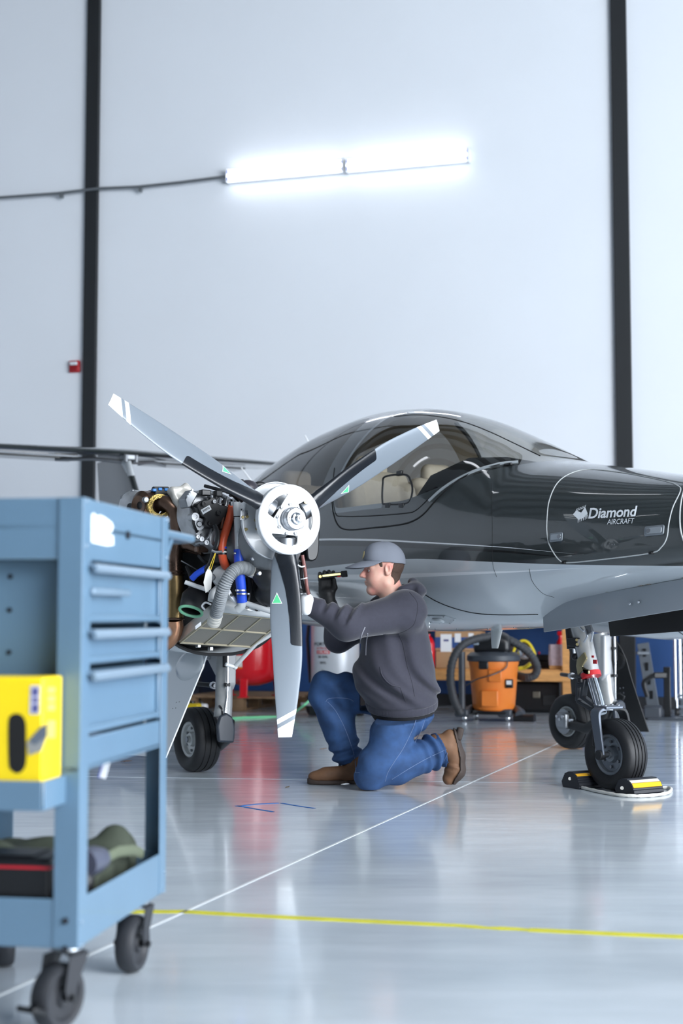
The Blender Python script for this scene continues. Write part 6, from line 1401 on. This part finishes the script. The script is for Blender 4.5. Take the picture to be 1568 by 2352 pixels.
# red compressor
rc = PD(574, 1600, 14.05); rc = Vector((rc.x, rc.y, .146)); RR = .295
red = empty('air_compressor', rc, BA, 'tall red air compressor tank standing on the wooden pallet', 'compressor')
MB().lathe([(0, .10), (.10, .105), (.20, .135), (.270, .19), (RR, .27), (RR, 1.06), (.270, 1.14), (.20, 1.19), (0, 1.22)], rc, UP, 48).build('tank', M_red, red)
for k in range(3):
    a = R(-100 + 120 * k); q = Vector((math.cos(a), math.sin(a), 0)); o = MB().bar(rc + q * .235 + UP * .27, rc + q * .27 + UP * .0, .075, .012, q).build('leg', M_red, red, bevel=.004); MB().box(rc + q * .28 + UP * .005, (.10, .09, .010), Matrix.Rotation(a, 3, 'Z')).build('foot_plate', M_red, red)
def on_tank(c, rad, px, py, d0): # point of a tank's shell behind a pixel
    r = RAY(px, py); o = Vector((0, 0, CAM_H)); ox, oy = o.x - c.x, o.y - c.y; A = r.x ** 2 + r.y ** 2; B = 2 * (ox * r.x + oy * r.y); Cc = ox * ox + oy * oy - rad * rad; D = B * B - 4 * A * Cc
    t = (-B - math.sqrt(max(D, 0))) / (2 * A); return o + r * t
def tank_patch(name, c, rad, x0, y0, x1, y1, m, parent, n=10):
    A = [on_tank(c, rad + .002, x0 + (x1 - x0) * i / n, y0, 0) for i in range(n + 1)]; B = [on_tank(c, rad + .002, x0 + (x1 - x0) * i / n, y1, 0) for i in range(n + 1)]; MB().strip(A, B).build(name, m, parent)
tank_patch('yellow_label', rc, RR, 519, 1506, 533, 1530, mat('yellow print', '#d8b13a', 0.5), red); tank_patch('white_label', rc, RR, 533, 1506, 556, 1532, mat('white paper tag', '#e4e3dd', 0.7), red); tank_patch('orange_stripe', rc, RR, 518, 1532, 556, 1536, mat('orange print', '#e06c1c', 0.5), red)
MB().box(rc + UP * 1.30, (.42, .26, .16), BR).build('pump', M_dk, red, bevel=.03); MB().cyl(rc + UP * 1.30 + E1 * -.28, rc + UP * 1.30 + E1 * -.24, .15, n=24).build('flywheel', M_dk, red)
# silver compressor with lettering
sc = PZ(748, 1648); sc = sc + E2 * .30; sc.z = 0; SR = .225
sil = empty('air_compressor', sc, BA, 'silver upright air compressor with printed capacity lettering', 'compressor')
MB().lathe([(0, .10), (.12, .105), (.19, .14), (SR, .20), (SR, .92), (.19, 1.0), (.1, 1.03), (0, 1.035)], sc, UP, 48).build('tank', mat('silver tank paint', '#bfc3c8', 0.35, 0.2), sil)
MB().box(sc + UP * 1.14, (.34, .30, .22), BR).build('pump_cover', M_blackp, sil, bevel=.04)
for s in (-1, 1): MB().cyl(sc + E1 * s * .26 + UP * .10 + E2 * .02, sc + E1 * s * .21 + UP * .10 + E2 * .02, .10, n=24).build('wheel', M_black, sil)
MB().box(sc - E2 * .20 + UP * .06, (.36, .06, .10), BR).build('front_foot', M_blackp, sil, bevel=.01); MB().box(sc - E2 * .26 + UP * .115, (.5, .02, .03), BR).build('foot_bar', mat('grey bar', '#8a8d90', 0.4), sil, bevel=.004)
MB().tube([sc + E1 * -.24 + UP * .30, sc + E1 * -.27 + UP * .7, sc + E1 * -.24 + UP * 1.05], .016, 8).build('handle_tube', M_blackp, sil)
def tank_text(body, x0, y, wpx, hpx, m, bold=0.0):
    mb, w = text_mb(body, 1.0, lambda x, yy: Vector((x, yy, 0)), 0, bold); xs = [v[0] for v in mb.v]; a, b = min(xs), max(xs)
    mb.v = [tuple(on_tank(sc, SR + .0025, x0 + (v[0] - a) / (b - a) * wpx, y - v[1] / .73 * hpx, 0)) for v in mb.v]; mb.build('lettering', m, sil, smooth=False)
M_ink = mat('dark ink', '#2a2d33', 0.6); M_rink = mat('red ink', '#c4262c', 0.6)
tank_text('FORTRESS', 722, 1483, 44, 8, M_ink, .02); tank_text('ULTRA QUIET', 727, 1491, 33, 5, M_rink, .02)
tank_patch('red_panel', sc, SR + .001, 727, 1494, 757, 1502, M_rink, sil)
mbx, _ = text_mb('175 PSI', 1.0, lambda x, y: Vector((x, y, 0)), 0, .02); xs = [v[0] for v in mbx.v]; a, b = min(xs), max(xs); mbx.v = [tuple(on_tank(sc, SR + .006, 730 + (v[0] - a) / (b - a) * 24, 1500.5 - v[1] / .73 * 5, 0)) for v in mbx.v]; mbx.build('lettering', M_white, sil, smooth=False)
tank_text('26 GAL', 730, 1511, 23, 6, M_ink, .02); tank_text('80%', 735, 1525, 13, 6, M_ink); tank_text('2x', 738, 1543, 8, 6, M_ink)
# bright green hose: hanging loop and run on the floor
gh = MB().tube(spl([PZ(505, 1656) + UP * .008, PZ(545, 1651) + UP * .008, PZ(600, 1649) + UP * .008, PZ(660, 1646) + UP * .008, PD(695, 1622, 12.8), PD(720, 1600, 13.0)], 8), .011, 8).build('air_hose', mat('mint green hose', '#7fd9a0', 0.45)); tag(gh, 'thin mint green air hose lying on the floor before the pallet', 'hose')
gq = on_wall(811, 1500, .06); gv = MB().tube([Vector((gq.x, gq.y, .12)), Vector((gq.x - .005, gq.y, .6)), Vector((gq.x + .01, gq.y, 1.15)), Vector((gq.x + .06, gq.y, 1.3))], .022, 8).build('green_hose', mat('bright green hose', '#76d838', 0.45)); tag(gv, 'bright green hose hanging down the blue wall beside the man', 'hose')
# workbench
br = PZ(1322, 1641); b0 = br - E1 * .03; BLn, BDp = 1.72, .68
bench = empty('workbench', b0 - E1 * BLn / 2 + E2 * BDp / 2, BA, 'pine timber workbench on casters with a full lower shelf', 'bench')
def BN(a, b, z): return Vector((b0.x, b0.y, 0)) - E1 * a + E2 * b + UP * z
for a in (.045, BLn - .045):
    for b in (.045, BDp - .045):
        bb(BN(a, b, .53), .095, .09, .84).build('post', M_wood, bench, bevel=.005)
        q = BN(a, b, .11); c = MB().lathe([(0, 0), (.03, 0), (.03, -.015), (.02, -.03), (0, -.03)], q, UP, 16).build('caster', M_zinc, bench); MB().cyl(q + E1 * .018 - UP * .062, q - E1 * .018 - UP * .062, .048, n=20).build('caster_wheel', mat('red caster wheel', '#b9333b', 0.5), c); MB().box(q - UP * .045, (.05, .04, .05), BR).build('caster_fork', M_zinc, c, bevel=.01)
for b in (.0, BDp): bb(BN(BLn / 2, b, .352), BLn + .0, .04, .095).build('shelf_beam', M_wood, bench, bevel=.005); bb(BN(BLn / 2, b, .90), BLn, .04, .10).build('top_beam', M_wood, bench, bevel=.005)
bb(BN(BLn / 2, BDp / 2, .405), BLn - .2, BDp - .06, .018).build('shelf', M_wood, bench, smooth=False); bb(BN(BLn / 2, BDp / 2, .965), BLn + .06, BDp + .06, .04).build('worktop', M_wood, bench, bevel=.005)
def base_at(px, z=.415, b=.18):
    r = RAY(px, 1500); a = None; o = Vector((0, 0, CAM_H)); t = (BN(0, b, 0) - o).dot(E2) / r.dot(E2); q = o + r * t; return Vector((q.x, q.y, z))
# cartons
q = base_at(1056, .415, .22); c1 = empty('cardboard_box', q, BA, 'plain brown cardboard box at the bottom of the pair on the bench shelf', 'box', 'cartons on the bench shelf'); bb(q + UP * .085, .42, .30, .168).build('carton', M_card, c1, bevel=.004); bb(q + UP * .169, .05, .302, .002).build('tape', mat('tan tape', '#c4a982', 0.4), c1)
q2 = q + UP * .171 + E1 * .005; c2 = empty('cardboard_box', q2, BA, 'cardboard box with a blue band and white labels on top of another box', 'box', 'cartons on the bench shelf'); bb(q2 + UP * .095, .44, .30, .188).build('carton', M_card, c2, bevel=.004); bb(q2 + UP * .078, .442, .302, .105).build('blue_band', mat('blue carton print', '#2d4d87', 0.6), c2)
for a, z, w, h in ((-.11, .075, .11, .17), (.005, .125, .06, .085), (.135, .14, .05, .06)): bb(q2 - E2 * .152 + E1 * a + UP * z, w, .002, h).build('shipping_label', M_white, c2, smooth=False)
bb(q2 - E2 * .1535 + E1 * -.11 + UP * .10, .05, .001, .02).build('label_print', mat('indigo print', '#4d4f86', 0.6), c2)
q = base_at(984, .415, .06); fe = empty('fire_extinguisher', q, BA, 'red extinguisher bottle half hidden behind the kneeling man', 'extinguisher'); MB().lathe([(0, 0), (.055, 0), (.06, .02), (.06, .24), (.04, .29), (.018, .31), (.018, .33)], q, UP, 24).build('cylinder', M_red, fe); MB().box(q + UP * .35, (.03, .08, .04), BR).build('valve', M_blackp, fe, bevel=.006)
tank_patch('paper_label', Vector((q.x, q.y, 0)), .061, 978, 1495, 991, 1520, M_white, fe)
# items right of the vacuum on the shelf
q = base_at(1277); pb = empty('paper_bag', q, BA, 'white and pink printed bag on the bench shelf beside the right post', 'bag')
secs_ = [[q + E1 * (.065 * s * math.copysign(abs(math.cos(t)) ** .5, math.cos(t)) + .006 * math.sin(5 * t + 7 * z)) + E2 * .05 * math.copysign(abs(math.sin(t)) ** .5, math.sin(t)) + UP * z for t in np.linspace(0, 2 * math.pi, 24, endpoint=False)] for z, s in ((.035, .95), (.08, 1.02), (.14, 1.0), (.20, 1.03), (.235, .97))]
MB().loft(secs_).build('bag', mat('pale pink print', '#d9c4cc', 0.7, var=.15, vscale=25), pb); bb(q + UP * .018, .12, .11, .034).build('wooden_base', M_wood, pb, bevel=.004)
q = base_at(1287, .415, .36); rb = empty('red_bottle', q, BA, 'red spray bottle behind the white bag on the bench shelf', 'bottle'); MB().lathe([(0, 0), (.04, 0), (.045, .02), (.045, .24), (.02, .29), (.02, .32), (0, .32)], q, UP, 20).build('bottle', M_red, rb); MB().box(q + UP * .34, (.06, .03, .04), BR).build('spray_head', M_red, rb, bevel=.008)
q = base_at(1206, .415, .16); hs = empty('power_tool', q, BA, 'silver and yellow tool with a yellow strap on the bench shelf', 'tool'); MB().sphere(q + UP * .16, .085, 20, 12, (1, .8, 1.3)).build('shell', M_alu, hs); MB().tube([q + E1 * x + UP * z - E2 * .06 for x, z in spl([(-.12, .10), (-.09, .20), (-.02, .27), (.05, .24), (.10, .14), (.06, .12)], 6)], .014, 8).build('yellow_strap', mat('yellow strap', '#e6d02a', 0.5), hs); MB().box(q + UP * .05, (.13, .11, .10), BR).build('base', M_blackp, hs, bevel=.01)
q = base_at(1247, .415, .47); kb = empty('tool_tray', q, BA, 'low black tray of tools on the bench shelf', 'tray'); bb(q + UP * .035, .16, .20, .07).build('tray', M_blackp, kb, bevel=.008); bb(q + UP * .10, .13, .15, .06).build('tool_block', M_dk, kb, bevel=.01); MB().sphere(q + UP * .145 - E1 * .04, .014, 8, 6).build('red_knob', M_red, kb)
# case below the shelf
q = BN(.36, .30, 0); tb = empty('tool_case', q, BA, 'black tool case on the floor under the workbench', 'case'); bb(q + UP * .15, .46, .30, .28).build('shell', M_blackp, tb, bevel=.025, seg=3); bb(q + UP * .17 - E2 * .155, .07, .02, .06).build('latch', mat('brassy latch', '#7b776c', 0.4, .6), tb, bevel=.004); bb(q + UP * .12 - E2 * .155 + E1 * .12, .12, .02, .10).build('ribbed_panel', M_dk, tb, bevel=.004)
MB().tube([q + UP * .29 + E1 * x - E2 * .0 + UP * z for x, z in ((-.08, 0), (-.08, .035), (.08, .035), (.08, 0))], .012, 8).build('handle', M_blackp, tb)
# orange shop vacuum
vc = PZ(1124, 1658) + E2 * .22; vc.z = 0; VR = .225
vac = empty('shop_vacuum', vc, BA, 'orange and black wet and dry vacuum on casters before the workbench', 'vacuum')
M_or = mat('orange plastic drum', '#f08636', 0.4, var=.05, vscale=8); M_vg = mat('dark grey plastic', '#3f444c', 0.45)
MB().lathe([(0, .09), (.17, .09), (.185, .11), (.215, .48), (.222, .50), (.222, .53)], vc, UP, 48).build('drum', M_or, vac)
MB().lathe([(.228, .52), (.238, .53), (.236, .57), (.20, .60), (.12, .61), (0, .615)], vc, UP, 48).build('lid', M_vg, vac)
def vhead(P):
    q = (P - np.array(vc + UP * .66)) @ np.array([tuple(E1), tuple(E2), (0, 0, 1)]).T; d = sd_box(q, (0, 0, 0), (.165, .13, .075), .05); return smin(d, sd_ell(q, (.03, -.02, .05), (.13, .12, .075)), .03)
sdf_obj('motor_head', vhead, vc + Vector((-.26, -.26, .55)), vc + Vector((.26, .26, .84)), .014, M_blackp, vac)
bb(vc + UP * .69 - E2 * .128 - E1 * .13, .045, .01, .05).build('switch_plate', mat('pale switch', '#aebcc9', 0.4), vac)
for x, z, w, h, m in ((-.05, .49, .085, .07, M_blackp), (.0, .20, .15, .14, M_or), (.05, .40, .12, .11, M_or)):
    bb(vc - E2 * (.195 + .05 * (z - .09)) + E1 * x + UP * z, w, .03, h).build('drum_panel' if m is M_or else 'drum_clip', m, vac, bevel=.010)
bb(vc - E2 * .150 + E1 * .165 + UP * .33, .06, .05, .075).build('badge', M_blackp, vac, bevel=.004); bb(vc - E2 * .177 + E1 * .165 + UP * .34, .045, .004, .035).build('badge_print', M_white, vac)
for px, dd in ((1061, 0), (1160, -.05)):
    p0 = PD(px, 1645, 12.75 + dd); p1 = PD(px - 1, 1497, 12.75 + dd); MB().tube([Vector((p0.x, p0.y, .07)), Vector((p0.x, p0.y, p1.z))], .030, 16).build('tool_post', M_vg, vac)
    MB().box(Vector((p0.x, p0.y, .07)), (.12, .10, .07), BR).build('dolly_foot', M_vg, vac, bevel=.015); MB().sphere(Vector((p0.x + .02, p0.y - .03, .027)), .026, 14, 10).build('caster', M_chrome, vac)
for s in (-1, 1): MB().sphere(vc + E1 * s * .19 + E2 * .15 + UP * .027, .026, 14, 10).build('caster', M_chrome, vac); MB().tube([vc + E1 * s * .24 - E2 * .10 + UP * .06, vc + E1 * s * .20 + UP * .10, vc + E1 * s * .22 + E2 * .15 + UP * .06], .035, 12).build('dolly_arm', M_vg, vac)
MB().lathe([(0, .06), (.19, .06), (.20, .075), (.19, .09), (0, .09)], vc, UP, 32).build('dolly_plate', M_blackp, vac)
hp = [PD(x, y, d) for x, y, d in ((1058, 1640, 12.62), (1042, 1605, 12.62), (1034, 1560, 12.62), (1040, 1515, 12.62), (1062, 1482, 12.65), (1100, 1466, 12.7), (1145, 1464, 12.75), (1185, 1478, 12.75), (1217, 1503, 12.75), (1232, 1530, 12.75), (1228, 1550, 12.75), (1210, 1556, 12.78), (1188, 1552, 12.9))]
hp = spl(hp, 14); MB().tube(hp, [.036 + .0025 * math.sin(i * 2.1) for i in range(len(hp))], 16).build('hose', mat('dark ribbed hose', '#3a3c40', 0.6), vac)
MB().tube([PD(1180, 1652, 12.70), PD(1215, 1652, 12.66), PD(1228, 1652, 12.64)], [.042, .042, .046], 16).build('nozzle', M_blackp, vac)
MB().tube(spl([PD(1070, 1575, 12.55), PD(1095, 1560, 12.55), PD(1130, 1550, 12.55), PD(1160, 1535, 12.6), PD(1165, 1520, 12.6)], 5), .006, 6).build('power_cord', M_blackp, vac)
ycl = MB().tube(spl([PD(1168, 1515, 12.9), PD(1180, 1506, 12.9), PD(1192, 1502, 12.9)], 5), .018, 8).build('yellow_grip', mat('yellow strap', '#e6d02a', 0.5), vac)
MB().tube(spl([PD(1190, 1536, 12.9), PD(1205, 1533, 12.9), PD(1218, 1524, 12.9)], 5), .018, 8).build('yellow_grip', mat('yellow strap', '#e6d02a', 0.5), vac)
# right hand side: grey stand, black post, chrome rack, perforated upright
g0 = PD(1476, 1478, 13.75); g1 = PD(1502, 1632, 13.55); gs_ = empty('leaning_stand', Vector((g1.x, g1.y, 0)), BA, 'grey slotted steel stand leaning against the blue wall', 'stand')
MB().bar(Vector((g1.x, g1.y, .01)), g0, .11, .03, E2).build('upright', mat('steel grey paint', '#6d747c', 0.45, .2), gs_, bevel=.004)
for k in range(4): c = g0.lerp(Vector((g1.x, g1.y, .01)), .15 + .2 * k); MB().bar(c - E2 * .02 + UP * .05, c - E2 * .02 - UP * .05, .03, .006, E2).build('slot', M_blackp, gs_)
MB().bar(PD(1462, 1500, 13.7), PD(1490, 1500, 13.7), .05, .03, UP).build('cross_bar', mat('steel grey paint', '#6d747c', 0.45, .2), gs_, bevel=.004)
k0 = PZ(1533, 1652); jk = empty('tow_post', k0, BA, 'black steel post with a bracket beside the chrome rack', 'post'); bb(Vector((k0.x, k0.y, .235)), .06, .06, .46).build('post', M_blackp, jk, bevel=.006); bb(Vector((k0.x, k0.y, .012)), .34, .3, .024).build('base', M_vg, jk, bevel=.006); MB().bar(PD(1500, 1551, 12.9), PD(1531, 1551, 12.9), .04, .055, UP).build('bracket', M_blackp, jk, bevel=.01); MB().tube(spl([PD(1500, 1551, 12.9), PD(1488, 1558, 12.9), PD(1478, 1570, 12.9), PD(1486, 1600, 12.9)], 5), .022, 8).build('cable', M_blackp, jk); bb(Vector((k0.x - .13, k0.y, .06)), .16, .2, .12).build('foot_block', M_vg, jk, bevel=.02)
r0 = PZ(1552, 1648); rk = empty('chrome_rack', r0, BA, 'chrome wire garment rack on casters at the right edge', 'rack')
for dx in (0, .045): MB().cyl(Vector((r0.x + dx, r0.y, .16)), Vector((r0.x + dx, r0.y, 1.45)), .013, n=12).build('pole', M_chrome, rk)
for z in (.10, .17, .20): MB().cyl(Vector((r0.x, r0.y, z)), Vector((r0.x + .8, r0.y - .24, z)), .010, n=10).build('rail', M_chrome, rk)
MB().cyl(Vector((r0.x + .02, r0.y, 1.45)), Vector((r0.x + .82, r0.y - .24, 1.45)), .013, n=12).build('rail', M_chrome, rk)
for dx, dy in ((0.01, 0), (.78, -.235)): MB().cyl(Vector((r0.x + dx - .012, r0.y + dy, .045)), Vector((r0.x + dx + .012, r0.y + dy, .045)), .044, n=18).build('caster', M_black, rk); MB().cyl(Vector((r0.x + dx, r0.y + dy, .05)), Vector((r0.x + dx, r0.y + dy, .17)), .015, n=10).build('caster_stem', M_chrome, rk)
u0 = PD(1566, 1640, 13.6); sh = empty('shelving_upright', Vector((u0.x, u0.y, 0)), BA, 'perforated grey shelving upright at the right edge', 'shelving'); bb(Vector((u0.x + .05, u0.y, .8)), .12, .04, 1.6).build('upright', mat('steel grey paint', '#6d747c', 0.45, .2), sh, smooth=False)
for k in range(14): MB().box(Vector((u0.x + .015, u0.y - .021, .25 + .08 * k)), (.012, .004, .025), BR).build('perforation', M_blackp, sh)
# left: dark cabinet and bottles behind the main wheel
cb = PD(395, 1640, 14.75); cab = empty('tool_cabinet', Vector((cb.x, cb.y, 0)) + E2 * .25, BA, 'black tool cabinet behind the near main wheel', 'cabinet')
bb(Vector((cb.x, cb.y, .45)) + E2 * .25, .62, .50, .84).build('body', mat('navy black cabinet', '#1c2433', 0.4), cab, bevel=.01)
for k in range(5): d = bb(Vector((cb.x, cb.y, .13 + .155 * k)) - E2 * .006, .57, .02, .14).build('drawer', mat('navy drawer', '#232d40', 0.4), cab, bevel=.005); bb(Vector((cb.x, cb.y, .185 + .155 * k)) - E2 * .025, .50, .02, .016).build('handle', M_steel, d, bevel=.003)
for s in (-1, 1): MB().cyl(Vector((cb.x, cb.y, .03)) + E1 * s * .25 + E2 * .05, Vector((cb.x, cb.y, .03)) + E1 * (s * .25 + .03) + E2 * .05, .03, n=14).build('caster', M_black, cab)
def jug(px, d, z0, w, h, m, name, label, cat):
    q = PD(px, 1630, d); q = Vector((q.x, q.y, z0)); j = empty(name, q, BA, label, cat); bb(q + UP * h * .42, w, w * .7, h * .84).build('body', m, j, bevel=.02, seg=3); MB().cyl(q + UP * h * .84, q + UP * h, w * .18, n=12).build('cap', M_blackp, j)
jug(441, 13.5, 0, .16, .13, mat('yellow jug', '#e2c318', 0.4), 'plastic_jug', 'yellow plastic jug on the floor behind the near main wheel', 'jug'); jug(462, 13.6, 0, .12, .12, M_white, 'plastic_jug', 'white plastic jug on the floor behind the near main wheel', 'jug')
bq = PD(448, 1600, 14.3);
